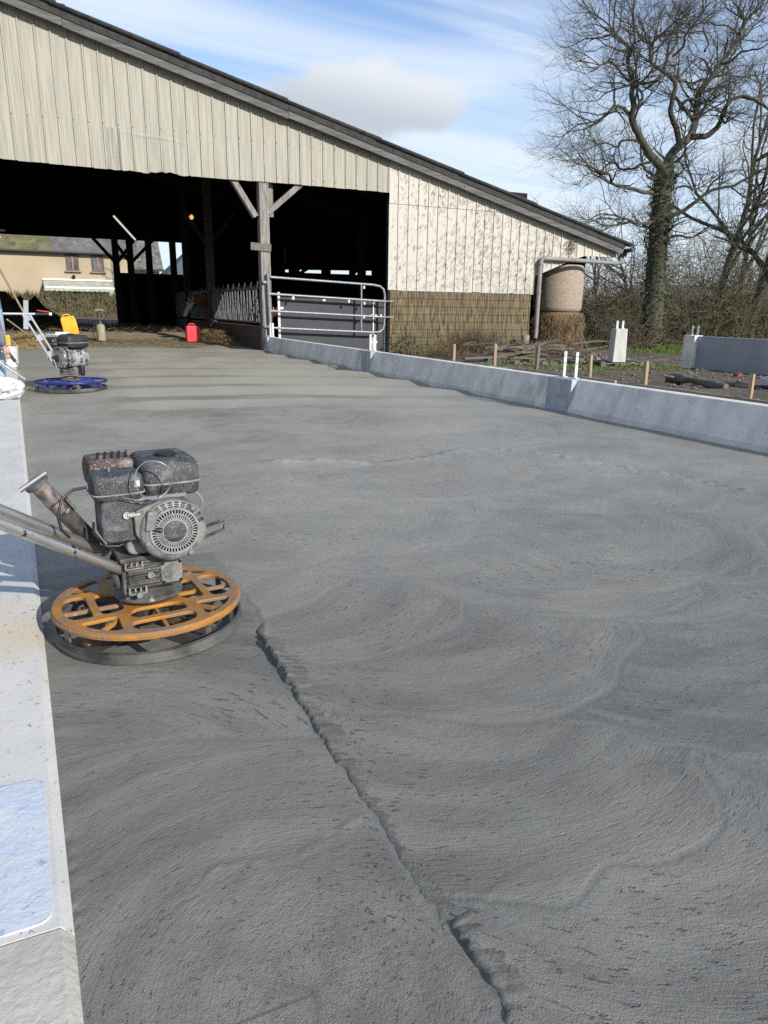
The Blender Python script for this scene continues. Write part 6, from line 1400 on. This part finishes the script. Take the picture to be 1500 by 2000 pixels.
# bucket, yellow level, broom poles and rake handle beyond the worker
y = 13.2; p = at(14, 676, y)
bk = empty('bucket', (p.x, y, LW+0.002), 0, 'white plastic bucket on the left kerb behind the worker', 'bucket')
MB().lathe([(0.13, 0), (0.155, 0.30), (0.165, 0.305), (0.165, 0.32), (0.15, 0.32), (0.125, 0.02), (0, 0.02)], 24).build('pail', M('white_pail', (0.55, 0.54, 0.5), (0.42, 0.41, 0.38), 6, 0.6), bk); bk.scale = (1.0, 1.0, 1.0)
MB().tube([(-0.16, 0, 0.29), (-0.1, 0.03, 0.40), (0, 0.04, 0.44), (0.1, 0.03, 0.40), (0.16, 0, 0.29)], 0.005, 6).build('bail_handle', GALV, bk)
o = MB().box((0, 0, 0.09), (0.075, 0.05, 0.17)).build('yellow_bottle', YELPL, None, bevel=0.015, loc=(p.x+0.02, y, LW+0.325)); tag(o, 'small yellow bottle standing on the white bucket', 'bottle')
a = at(46, 610, 13.0); b = at(2, 530, 12.6)
o = MB().tube([Vector((0, 0, 0)), b-a, (b-a)*1.5], 0.016, 8).build('pole_handle', FRESHWOOD, None, loc=a); tag(o, 'long slanting wooden handle behind the worker', 'handle')
a = at(56, 655, 19.9); b = at(14, 624, 18.8)
o = MB().tube([Vector((0, 0, 0)), b-a], 0.018, 8).build('rake_handle', M('pale_green_handle', (0.38, 0.36, 0.22), (0.3, .28, .18), 6, .7), None, loc=a); tag(o, 'pale rake handle lying across the straw heap', 'handle')
# ------------------------------------------------------------------ farmhouse, wing and hedge beyond the barn
HY = 62.0
REND = M('ochre_render', (0.40, 0.325, 0.22), (0.35, 0.28, 0.185), 0.5, 0.95, bump=0.004, bscale=8, dirt=(0.38, 0.30, 0.19), dscale=0.45, dat=0.60)
SLATE = M('slate_roof', (0.135, 0.125, 0.12), (0.085, 0.08, 0.08), 1.8, 0.9, bump=0.04, bscale=3, dirt=(0.20, 0.18, 0.15), dscale=1.1, dat=0.55)
MOSS = M('mossy_slate', (0.16, 0.14, 0.06), (0.09, 0.085, 0.05), 1.6, 0.95, bump=0.06, bscale=3, dirt=(0.05, 0.05, 0.035), dscale=2, dat=0.5)
LICH = M('lichen_slate', (0.15, 0.145, 0.13), (0.07, 0.07, 0.068), 2.4, 0.95, bump=0.05, bscale=4, speck=(0.33, 0.32, 0.29), spscale=5, spat=0.58)
WOODB = M('brown_window_wood', (0.115, 0.06, 0.04), rough=0.6)
PANE = M('dim_window_pane', (0.05, 0.055, 0.06), (0.16, 0.17, 0.18), 0.9, 0.15, spec=0.6)
def house():
    xl, xr = -16.0, at(256, 560, HY).x; ze = at(120, 493, HY).z; gz = 0.40
    h = empty('farmhouse', (0, HY, 0), 0, 'ochre rendered farmhouse with slate roof seen through the barn', 'house')
    MB().box(((xl+xr)/2, 4.0, (gz+ze)/2-0.2), (xr-xl, 8.0, ze-gz+0.4)).build('wall', REND, h)
    xm = at(100, 470, HY).x
    for (a, b, mt) in ((xl-0.4, xm, MOSS), (xm, xr+0.35, SLATE)):
        # courses of slate as shallow steps
        n = 16; V = []; Fq = []
        for k in range(n):
            y0 = -0.45+4.45*k/n; y1 = -0.45+4.45*(k+1)/n+0.05; z0 = ze+0.02+(y0+0.45)*0.95; z1 = ze+0.02+(y1+0.45)*0.95-0.03
            o_ = len(V); V += [(a, y0, z0), (b, y0, z0), (b, y1, z1), (a, y1, z1), (a, y0, z0-0.05), (b, y0, z0-0.05)]; Fq += [(o_, o_+1, o_+2, o_+3), (o_+4, o_+5, o_+1, o_)]
        r = MB().add(V, Fq).build('roof', mt, h, smooth=False)
        MB().prism([(4.0, ze+4.25), (8.45, ze), (8.45, ze-0.06), (4.0, ze+4.19)], a, b, 'YZ').build('rear_roof', mt, h, smooth=False)
    MB().tube([(xl-0.4, -0.5, ze+0.0), (xr+0.35, -0.5, ze+0.0)], 0.075, 8).build('gutter', M('dark_gutter', (0.05, .05, .05)), h)
    def win(u0, v0, u1, v1):
        p = at(u0, v0, HY); q = at(u1, v1, HY); cx, cz, w, hh = (p.x+q.x)/2, (p.z+q.z)/2, q.x-p.x, p.z-q.z
        W = empty('window', (cx, -0.02, cz)); W.parent = h
        MB().box((0, 0.0, 0), (w, 0.05, hh)).build('pane', PANE, W)
        for s in (-1, 1): MB().box((s*(w/2-0.04), -0.04, 0), (0.09, 0.07, hh)).build('frame', WOODB, W)
        for s in (-1, 1): MB().box((0, -0.04, s*(hh/2-0.04)), (w-0.18, 0.07, 0.09)).build('frame', WOODB, W)
        MB().box((0, -0.045, 0), (0.12, 0.07, hh-0.18)).build('mullion', M('light_brown_wood', (0.25, 0.14, 0.09), rough=.6), W)
        MB().box((0, -0.09, -hh/2-0.06), (w+0.28, 0.22, 0.10)).build('sill', M('stone_sill', (0.22, 0.18, 0.14)), W)
    win(128, 497, 155, 529); win(178, 499, 204, 531)
    win(136, 566, 157, 596); win(183, 566, 207, 598)
    # folded awning
    p = at(84, 546, HY); q = at(219, 551, HY); AW = empty('awning', ((p.x+q.x)/2, 0, 0)); AW.parent = h; w = q.x-p.x; zt = (p.z+q.z)/2
    AWN = M('greenish_white_awning', (0.40, 0.39, 0.32), (0.28, 0.28, 0.22), 1.5, 0.8, stretch=(3, 1, 1))
    MB().prism([(0.0, zt), (0.0, zt-0.06), (-0.9, zt-0.52), (-0.95, zt-0.44)], -w/2, w/2, 'YZ').build('cloth', AWN, AW, smooth=False)
    MB().box((0.05, -0.97, zt-0.53), (w, 0.09, 0.14)).build('front_rail', M('awning_rail', (0.72, 0.72, 0.66)), AW)
    n = 28; V = []; 
    for i in range(n+1): V += [(-w/2+w*i/n, -0.98, zt-0.58), (-w/2+w*i/n, -0.98, zt-0.76-0.05*(i % 2))]
    MB().add(V, [(2*i, 2*i+1, 2*i+3, 2*i+2) for i in range(n)]).build('valance', AWN, AW, smooth=False)
    MB().box((0, -0.05, zt+0.06), (w+0.1, 0.14, 0.12)).build('head_box', M('awning_rail', (.7, .7, .66)), AW)
    p = at(144, 541, HY); MB().lathe([(0.10, -0.12), (0.13, 0.05), (0.05, 0.14), (0, 0.16)], 10, (p.x, -0.18, p.z)).build('wall_lamp', BLACKR, h)
    p = at(228, 565, HY); MB().tube([(p.x, -0.06, 0.4), (p.x, -0.06, ze)], 0.05, 8).build('down_pipe', M('ochre_pipe', (0.42, 0.33, 0.2)), h)
house()
def wing():
    Y2 = 66.0; xl = at(250, 530, Y2).x; xr = at(312, 540, Y2).x; ze = at(300, 527, Y2).z
    h = empty('farmhouse_wing', (0, Y2, 0), 0, 'lower wing with lichen-spotted slate roof beside the farmhouse', 'house')
    MB().box(((xl+xr)/2, 3, ze/2), (xr-xl, 6, ze)).build('wall', REND, h)
    top = at(303, 478, Y2)
    MB().prism([(-0.4, ze-0.02), (3.3, ze+3.9), (3.3, ze+3.8), (-0.4, ze-0.14)], xl, xr+0.3, 'YZ').build('roof', LICH, h, smooth=False)
    MB().prism([(3.3, ze+3.9), (7.0, ze), (7.0, ze-0.1), (3.3, ze+3.8)], xl, xr+0.3, 'YZ').build('rear_roof', LICH, h, smooth=False)
    MB().tube([(xl, -0.45, ze-0.02), (xr+0.3, -0.45, ze-0.02)], 0.07, 8).build('gutter', M('dark_gutter', (0.05, .05, .05)), h)
wing()
def shed():
    Y3 = 82.0; p = at(326, 540, Y3); q = at(395, 470, Y3)
    h = empty('slate_barn', (0, Y3, 0), 0, 'distant outbuilding with plain dark blue-grey roof', 'barn')
    MB().box((p.x+6.5, 4, p.z/2), (12, 8, p.z)).build('wall', REND, h)
    RG = M('blue_grey_roof', (0.075, 0.085, 0.105), (0.065, 0.072, 0.09), 1, 0.8)
    zr = p.z+5.0; V = [(p.x-0.2, -0.3, p.z), (p.x+13, -0.3, p.z), (p.x+13, 4, zr), (p.x+5.2, 4, zr), (p.x-0.2, 8.3, p.z), (p.x+13, 8.3, p.z)]
    MB().add(V, [(0, 1, 2, 3), (0, 3, 4), (5, 4, 3, 2)]).build('roof', RG, h, smooth=False)
shed()
def hedge():
    HG = M('clipped_bare_hedge', (0.085, 0.072, 0.040), (0.13, 0.11, 0.06), 2.5, 0.95, bump=0.05, bscale=8)
    HYg = 45.0; a = at(52, 616, HYg); b = at(255, 616, HYg); zt0 = at(110, 573, HYg).z; z0 = -0.1
    xa, xb = a.x-8.0, 8.0
    o = empty('hedge', (0, HYg, 0), 0, 'clipped brown-green hedge in front of the farmhouse', 'hedge')
    MB().box(((xa+xb)/2, 0.3, (zt0+z0)/2-0.1), (xb-xa, 0.6, zt0-z0)).build('hedge_core', HG, o)
    def gen(i):
        x_ = rnd.uniform(xa, xb); f = rnd.random() < 0.75
        z_ = rnd.uniform(z0, zt0-0.1) if f else zt0-0.15
        p = Vector((x_, -0.05-rnd.random()*0.1 if f else rnd.uniform(-0.1, 0.6), z_)); d = Vector((rnd.gauss(0, 0.3), rnd.gauss(-0.15, 0.2), rnd.uniform(0.3, 1.0))).normalized()*rnd.uniform(0.12, 0.38)
        return [p, p+d*0.5, p+d], rnd.uniform(0.008, 0.02)
    s = strands('hedge_twigs', HG, gen, 5000, o); s['kind'] = 'stuff'
hedge()
# ------------------------------------------------------------------ bare winter trees
BARK = M('mossy_oak_bark', (0.085, 0.078, 0.055), (0.055, 0.050, 0.038), 3.5, 0.95, bump=0.03, bscale=9, stretch=(2, 2, 0.6), dirt=(0.085, 0.09, 0.040), dscale=1.2, dat=0.56)
TWIGM = M('fine_oak_twigs', (0.105, 0.088, 0.066), (0.075, 0.064, 0.048), 0.8, 0.95)
BRUSH = M('tangled_brush', (0.150, 0.126, 0.074), (0.095, 0.080, 0.048), 0.5, 0.95)
IVYG = M('ivy_leaf', (0.045, 0.060, 0.018), (0.075, 0.085, 0.028), 2.5, 0.75)
class Tubes:
    def __init__(s): s.V = []; s.F = []
    def add(s, pts, rs, n):
        k = len(pts); o = len(s.V); nn = None
        for i in range(k):
            t = (pts[min(i+1, k-1)]-pts[max(i-1, 0)])
            if t.length < 1e-9: t = Vector((0, 0, 1))
            t.normalize()
            if nn is None: nn = t.orthogonal().normalized()
            nn = nn-t*nn.dot(t)
            nn = nn.normalized() if nn.length > 1e-6 else t.orthogonal().normalized()
            bb = t.cross(nn); p = pts[i]; r = rs[i]
            for j in range(n):
                q = 6.28318*j/n; s.V.append(p+nn*(r*math.cos(q))+bb*(r*math.sin(q)))
        for i in range(k-1):
            for j in range(n): s.F.append((o+i*n+j, o+i*n+(j+1) % n, o+(i+1)*n+(j+1) % n, o+(i+1)*n+j))
    def mesh(s, name, mat, smooth=True): return fastmesh(name, [tuple(v) for v in s.V], s.F, mat, smooth)
def wander(rg, p, d, ln, n, jit, up=0.0, droop=0.0):
    pts = [p.copy()]; st = ln/n; d = d.normalized()
    for i in range(n):
        d = (d+Vector((rg.gauss(0, jit), rg.gauss(0, jit), rg.gauss(0, jit)+up-droop*i/n))).normalized(); p = p+d*st; pts.append(p.copy())
    return pts
def along(pts, t):
    k = len(pts)-1; f = t*k; i = min(int(f), k-1); return pts[i].lerp(pts[i+1], f-i), (pts[i+1]-pts[i]).normalized()
def side_dir(rg, d, ang):
    o = d.orthogonal().normalized(); b = d.cross(o); q = rg.random()*6.283; s = o*math.cos(q)+b*math.sin(q); return (d*math.cos(ang)+s*math.sin(ang)).normalized()
def sprout(rg, thick, fine, pts, r0, r1, level, dens, ln0, maxlevel, jit=0.22, up=0.02):
    """side branches along a limb, recursing into ever finer twigs"""
    L_ = sum((pts[i+1]-pts[i]).length for i in range(len(pts)-1)); n = max(1, int(L_*dens[level]+rg.random()))
    for i in range(n):
        t = rg.uniform(0.12 if level > 0 else 0.2, 1.0) if i else 1.0
        p, d = along(pts, min(t, 0.999)); r = (r0+(r1-r0)*t)
        dr = side_dir(rg, d, R(rg.uniform(28, 75)) if i else R(rg.uniform(0, 20)))
        if dr.z < -0.35: dr.z *= 0.3; dr.normalize()
        ln = ln0[level]*rg.uniform(0.55, 1.25)
        seg = (7, 6, 5, 3, 2)[min(level, 4)]
        q = wander(rg, p, dr, ln, seg, jit, up)
        ra = min(r*0.62, (0.055, 0.026, 0.014, 0.0095, 0.008)[min(level, 4)]*rg.uniform(0.7, 1.2)); rb = ra*0.45
        rs = [ra+(rb-ra)*k/seg for k in range(seg+1)]
        if level <= 1: thick.add(q, rs, 6 if level == 0 else 5)
        else: fine.add(q, rs, 3)
        if level < maxlevel: sprout(rg, thick, fine, q, ra, rb, level+1, dens, ln0, maxlevel, jit, up)
def finish(name, label, loc, thick, fine, group=None, ivy=None):
    o = empty(name, loc, 0, label, 'tree', group); off = Vector(loc)
    for T in (thick, fine): T.V = [v-off for v in T.V]
    link('trunk', thick.mesh('trunk', BARK), o); c = link('crown', fine.mesh('crown', TWIGM, False), o); c['kind'] = 'stuff'
    if ivy:
        V = []; Fq = []
        for (p, n_) in ivy:
            p = p-off; a = n_.orthogonal().normalized(); b = n_.cross(a); q = rnd.random()*6.3; s = rnd.uniform(0.03, 0.06); u_ = (a*math.cos(q)+b*math.sin(q))*s; w_ = n_.cross(u_)*0.8; k = len(V)
            V += [tuple(p-u_), tuple(p+w_), tuple(p+u_), tuple(p-w_)]; Fq.append((k, k+1, k+2, k+3))
        iv_ = link('ivy', fastmesh('ivy', V, Fq, IVYG), o); iv_['kind'] = 'stuff'
    return o
def densify(pts, rs, rg, jit):
    out = []; ro = []
    for i in range(len(pts)-1):
        p0 = pts[max(i-1, 0)]; p1 = pts[i]; p2 = pts[i+1]; p3 = pts[min(i+2, len(pts)-1)]
        for k in range(3):
            t = k/3; t2, t3 = t*t, t*t*t
            out.append((p1*2+(p2-p0)*t+(p0*2-p1*5+p2*4-p3)*t2+(p1*3-p0-p2*3+p3)*t3)*0.5+Vector((rg.gauss(0, jit), rg.gauss(0, jit), rg.gauss(0, jit)))*(1 if k else 0)); ro.append(rs[i]+(rs[i+1]-rs[i])*t)
    out.append(pts[-1]); ro.append(rs[-1]); return out, ro
def oak():
    rg = random.Random(21); Y0 = 21.0; thick, fine = Tubes(), Tubes(); PX_ = 26.5/1390   # metres per photo pixel at the tree
    def z6(l): return [(1000+x/3, y/3) for x, y in l]
    limbs = [   # (photo path, start px width, end px width, depth drift)
        ([(1268, 690), (1272, 655), (1279, 560), (1285, 480), (1290, 433), (1293, 377), (1297, 347), (1300, 323)], 41, 33, 0.0),
        (z6([(885, 985), (820, 920), (775, 850), (740, 780), (700, 690), (715, 620), (700, 540), (712, 470), (685, 400), (682, 330), (700, 290), (650, 245), (605, 200), (560, 170)]), 24, 5, -1.2),
        (z6([(705, 700), (660, 640), (620, 620), (560, 660), (500, 720), (440, 750), (415, 810)]), 11, 3, -1.8),
        (z6([(720, 640), (755, 600), (765, 560), (745, 525), (690, 500), (620, 520), (560, 540), (500, 590)]), 10, 3, 1.0),
        (z6([(700, 470), (640, 430), (590, 370), (520, 380), (460, 420)]), 7, 3, -1.0),
        (z6([(690, 300), (640, 300), (560, 270), (500, 230)]), 6, 2.5, 0.8),
        (z6([(905, 975), (930, 910), (1000, 840), (1050, 790), (1075, 700), (1090, 600), (1100, 530), (1170, 450), (1220, 370), (1290, 280), (1330, 200), (1360, 120), (1330, 60), (1350, -20)]), 30, 5, 1.2),
        (z6([(1050, 800), (1130, 800), (1200, 750), (1230, 680), (1270, 600), (1350, 560), (1420, 580), (1500, 640), (1560, 720)]), 18, 5, -1.5),
        (z6([(985, 850), (960, 740), (930, 670), (940, 580), (955, 480), (900, 430), (840, 390), (810, 350), (820, 260), (850, 210), (930, 200), (960, 140)]), 17, 4, -0.6),
        (z6([(955, 470), (1010, 470), (1050, 520), (1090, 540)]), 9, 5, 0.6),
        (z6([(890, 420), (910, 340), (960, 260), (975, 180), (960, 100), (985, 20)]), 10, 3, 0.9),
        (z6([(940, 330), (1000, 280), (1010, 220), (1060, 150), (1110, 80), (1120, -10)]), 8, 3, -1.0),
        (z6([(1060, 690), (1015, 640), (1000, 610), (1040, 580), (1085, 590)]), 10, 7, -0.5),
        (z6([(820, 1130), (760, 1125), (700, 1105), (620, 1090), (580, 1060), (570, 1020), (500, 1000), (440, 960), (390, 900)]), 12, 3, -1.4),
        (z6([(860, 945), (780, 955), (700, 990), (640, 990), (590, 950), (520, 930)]), 9, 3, 1.2),
        (z6([(910, 1280), (1000, 1240), (1080, 1180), (1180, 1110), (1300, 1090), (1420, 1020), (1500, 980)]), 14, 5, -1.6),
        (z6([(910, 1130), (1000, 1090), (1080, 1110), (1160, 1060), (1230, 1010)]), 8, 3, 1.2),
        (z6([(830, 1300), (740, 1310), (690, 1290), (600, 1260), (520, 1255), (440, 1290)]), 9, 3, -0.8),
        (z6([(745, 825), (640, 825), (620, 860), (560, 840), (500, 850), (420, 880)]), 7, 2.5, 0.9),
        (z6([(880, 1420), (960, 1380), (1060, 1390), (1160, 1330), (1260, 1330)]), 9, 3, -1.2),
        (z6([(1100, 540), (1180, 520), (1260, 470), (1340, 450), (1430, 470)]), 9, 3, 1.5),
        (z6([(1220, 370), (1290, 350), (1350, 300), (1440, 290), (1520, 250)]), 8, 3, -1.2),
        (z6([(1130, 300), (1150, 240), (1120, 160), (1180, 90), (1200, 0)]), 7, 3, 1.0),
        (z6([(1330, 200), (1400, 150), (1460, 80), (1500, 0)]), 7, 3, 0.5),
        (z6([(840, 385), (780, 400), (765, 440)]), 5, 2, -0.5),
        (z6([(820, 260), (760, 230), (720, 150), (700, 60), (720, -20)]), 7, 3, 0.8),
        (z6([(605, 200), (640, 120), (640, 40), (660, -30)]), 5, 2, 0.5),
    ]
    ivy = []
    for li, (path, w0, w1, dr) in enumerate(limbs):
        k = len(path); pts = []; rs = []
        yo = 0.0 if li == 0 else 0.25*dr
        for i, (u, v) in enumerate(path):
            t = i/(k-1); pts.append(at(u, v, Y0+yo+dr*1.3*t)); rs.append((w0+(w1-w0)*t**0.8)*(0.48 if li == 0 else 0.33)*PX_)
        if li == 0: rs[0] *= 1.2; rs[1] *= 1.05; pts[0].z = min(pts[0].z, -0.35)
        P, Q = densify(pts, rs, rg, 0.0 if li == 0 else 0.014); thick.add(P, Q, 12 if li == 0 else 8)
        if li == 0:
            for i in range(2600):
                t = rg.random()**1.2*0.9; p, d = along(P, t); r = Q[min(int(t*len(Q)), len(Q)-1)]; o_ = side_dir(rg, d, R(90)); ivy.append((p+o_*r*rg.uniform(0.95, 1.5), (o_+Vector((rg.gauss(0, .4), rg.gauss(0, .4), rg.gauss(0, .4)))).normalized()))
        dens = (3.1 if li else 1.6, 3.9, 6.0, 7.0, 6.0); ln0 = (1.45, 1.0, 0.68, 0.42, 0.26)
        sprout(rg, thick, fine, P[3:], Q[3], Q[-1], 0, dens, ln0, 3, 0.21, 0.03)
        if li == 0: sprout(rg, thick, fine, P[2:-4], Q[2], Q[-1], 2, (0, 0, 34, 3.0), (0, 0, 0.9, 0.5), 3, 0.30, -0.02)

    b = at(1272, 684, Y0); finish('oak_tree', 'tall gnarled bare oak with ivy on its trunk', (b.x, Y0, -0.35), thick, fine, None, ivy)
oak()
def generic_tree(name, label, u, Y, H, lean, seed, r0=0.24, group=None, crown=1.0, ivyn=0):
    rg = random.Random(seed); thick, fine = Tubes(), Tubes(); b = at(u, 640, Y); base = Vector((b.x, Y, -0.3))
    pts = wander(rg, base, Vector((lean, rg.gauss(0, .05), 1)), H*0.85, 12, 0.07, 0.02); rs = [r0*(1-0.85*i/12) for i in range(13)]; rs[0] *= 1.3
    thick.add(pts, rs, 10)
    n = 11
    for i in range(n):
        t = 0.28+0.70*i/n; p, d = along(pts, t); dr = side_dir(rg, d, R(rg.uniform(35, 70))); dr.z = abs(dr.z)+0.15
        ln = H*(0.42*(1-t)+0.14)*rg.uniform(0.8, 1.25)*crown; q = wander(rg, p, dr, ln, 8, 0.17, 0.05); ra = r0*(1-0.8*t)*0.55; qs = [ra*(1-0.8*k/8)+0.012 for k in range(9)]
        thick.add(q, qs, 6); sprout(rg, thick, fine, q, ra, ra*0.3, 1, (1.5, 1.9, 3.4, 3.2), (1.4, 1.3, 0.8, 0.5), 3, 0.22, 0.03)
    ivy = []
    for i in range(ivyn):
        t = rg.random()*0.6; p, d = along(pts, t); o_ = side_dir(rg, d, R(90)); ivy.append((p+o_*r0*rg.uniform(0.7, 1.5), (o_+Vector((rg.gauss(0, .4), rg.gauss(0, .4), rg.gauss(0, .4)))).normalized()))
    finish(name, label, tuple(base), thick, fine, group, ivy)
GT = 'bare trees behind the yard'
generic_tree('bare_tree', 'slender bare tree right behind the oak', 1392, 25.5, 13.0, 0.05, 31, 0.22, GT, 1.0, 700)
generic_tree('bare_tree', 'leaning bare tree rising at the right edge', 1462, 23.5, 13.5, -0.02, 37, 0.26, GT, 1.0, 500)
generic_tree('bare_tree', 'forked bare tree between the oak and the right edge', 1430, 30.0, 13.0, 0.10, 41, 0.20, GT, 1.0)
generic_tree('bare_tree', 'thin bare tree showing left of the oak above the gutter', 1165, 34.0, 8.0, 0.0, 43, 0.12, GT, 0.9)
generic_tree('bare_tree', 'low bare tree left of the oak trunk', 1225, 27.0, 6.0, -0.05, 47, 0.12, GT, 1.0)
generic_tree('bare_tree', 'bare tree outside the right edge whose twigs reach in', 1560, 22.0, 11.0, -0.12, 53, 0.24, GT, 1.1)
def far_tip(name, label, u, v, Y, seed, H):
    """a small crown whose top shows above the barn roof"""
    rg = random.Random(seed); thick, fine = Tubes(), Tubes(); tip = at(u, v, Y); base = Vector((tip.x, Y, -0.3)); H_ = tip.z+0.3
    pts = wander(rg, base, Vector((0, 0, 1)), H_*0.92, 10, 0.02); pts = [Vector((base.x+(p.x-base.x)*0.3, p.y, p.z)) for p in pts]; rs = [0.22*(1-0.9*i/10)+0.01 for i in range(11)]; thick.add(pts, rs, 8)
    for i in range(9):
        p, d = along(pts, 0.55+0.045*i); dr = side_dir(rg, d, R(rg.uniform(25, 55))); q = wander(rg, p, dr, H*rg.uniform(0.6, 1.1), 6, 0.18, 0.06); thick.add(q, [0.05*(1-k/8) for k in range(7)], 5); sprout(rg, thick, fine, q, 0.05, 0.015, 2, (1, 1, 3.0, 3), (1, 1, 0.9, 0.5), 3, 0.2)
    finish(name, label, tuple(base), thick, fine, GT)
far_tip('bare_tree', 'bare treetop peeping over the barn roof at upper left', 455, 140, 46, 61, 2.4)
far_tip('bare_tree', 'bare treetop over the low end of the barn roof', 1012, 362, 48, 67, 2.2)
# undergrowth under the trees: a dense tangle nobody could count
def undergrowth():
    rg = random.Random(5); T = Tubes()
    for i in range(2700):
        u = rg.uniform(1075, 1560); Y = rg.uniform(22.5, 33.0); b = at(u, 640, Y); p = Vector((b.x, Y, -0.3))
        if 1295 < u < 1345 and Y < 27: continue
        h = (0.9+3.4*rg.random()**1.6)*(1.35 if u > 1300 else 1.1 if u > 1210 else 0.8); d = Vector((rg.gauss(0, 0.35), rg.gauss(0, 0.3), 1)); q = wander(rg, p, d, h*1.2, 6, 0.22, 0.0, 0.35); r = rg.uniform(0.010, 0.022); T.add(q, [r*(1-0.12*k) for k in range(7)], 3)
        for j in range(5):
            a, dd = along(q, rg.uniform(0.2, 1.0)*0.99); w_ = wander(rg, a, side_dir(rg, dd, R(rg.uniform(30, 80))), h*rg.uniform(0.25, 0.6), 4, 0.3, 0, 0.15); T.add(w_, [0.009, 0.008, 0.007, 0.006, 0.005], 3)
    for i in range(420):
        u = rg.uniform(1150, 1345); Y = rg.uniform(20.0, 21.8); b = at(u, 640, Y); p = Vector((b.x, Y, -0.3))
        if 1298 < u < 1335: continue
        h = (0.5+1.6*rg.random()**1.5)*(1.0 if 1230 < u < 1310 else 0.6); q = wander(rg, p, Vector((rg.gauss(0, 0.5), rg.gauss(0, 0.3), 1)), h*1.2, 6, 0.25, 0.0, 0.4); T.add(q, [0.011*(1-0.1*k) for k in range(7)], 3)
        for j in range(4):
            a, dd = along(q, rg.uniform(0.2, 1.0)*0.99); T.add(wander(rg, a, side_dir(rg, dd, R(rg.uniform(30, 80))), h*rg.uniform(0.3, 0.6), 4, 0.3, 0, 0.15), [0.007, 0.0065, 0.006, 0.005, 0.004], 3)
    tag(link('undergrowth', T.mesh('undergrowth', BRUSH, False)), 'tangle of bare brown brush under the trees', 'undergrowth', kind='stuff')
    V = []; Fq = []
    for i in range(9000):
        u = rg.uniform(1225, 1545); Y = rg.uniform(22.2, 30.0); b = at(u, 640, Y)
        if 1295 < u < 1345 and Y < 27: continue
        k = fbm(b.x, Y, 0.45, 14)
        if k < -0.05: continue
        p = Vector((b.x, Y, -0.2+abs(rg.gauss(0, 0.9))*(0.6+k))); a = Vector((rg.gauss(0, 1), rg.gauss(0, 1), rg.gauss(0, 1))).normalized(); c = a.orthogonal().normalized(); s = rg.uniform(0.03, 0.07); o = len(V); V += [tuple(p-a*s), tuple(p+c*s*.6), tuple(p+a*s), tuple(p-c*s*.6)]; Fq.append((o, o+1, o+2, o+3))
    tag(link('ivy_ground_cover', fastmesh('ivy_ground_cover', V, Fq, IVYG)), 'dull green ivy and bramble leaves among the brush', 'ground cover', kind='stuff')
undergrowth()
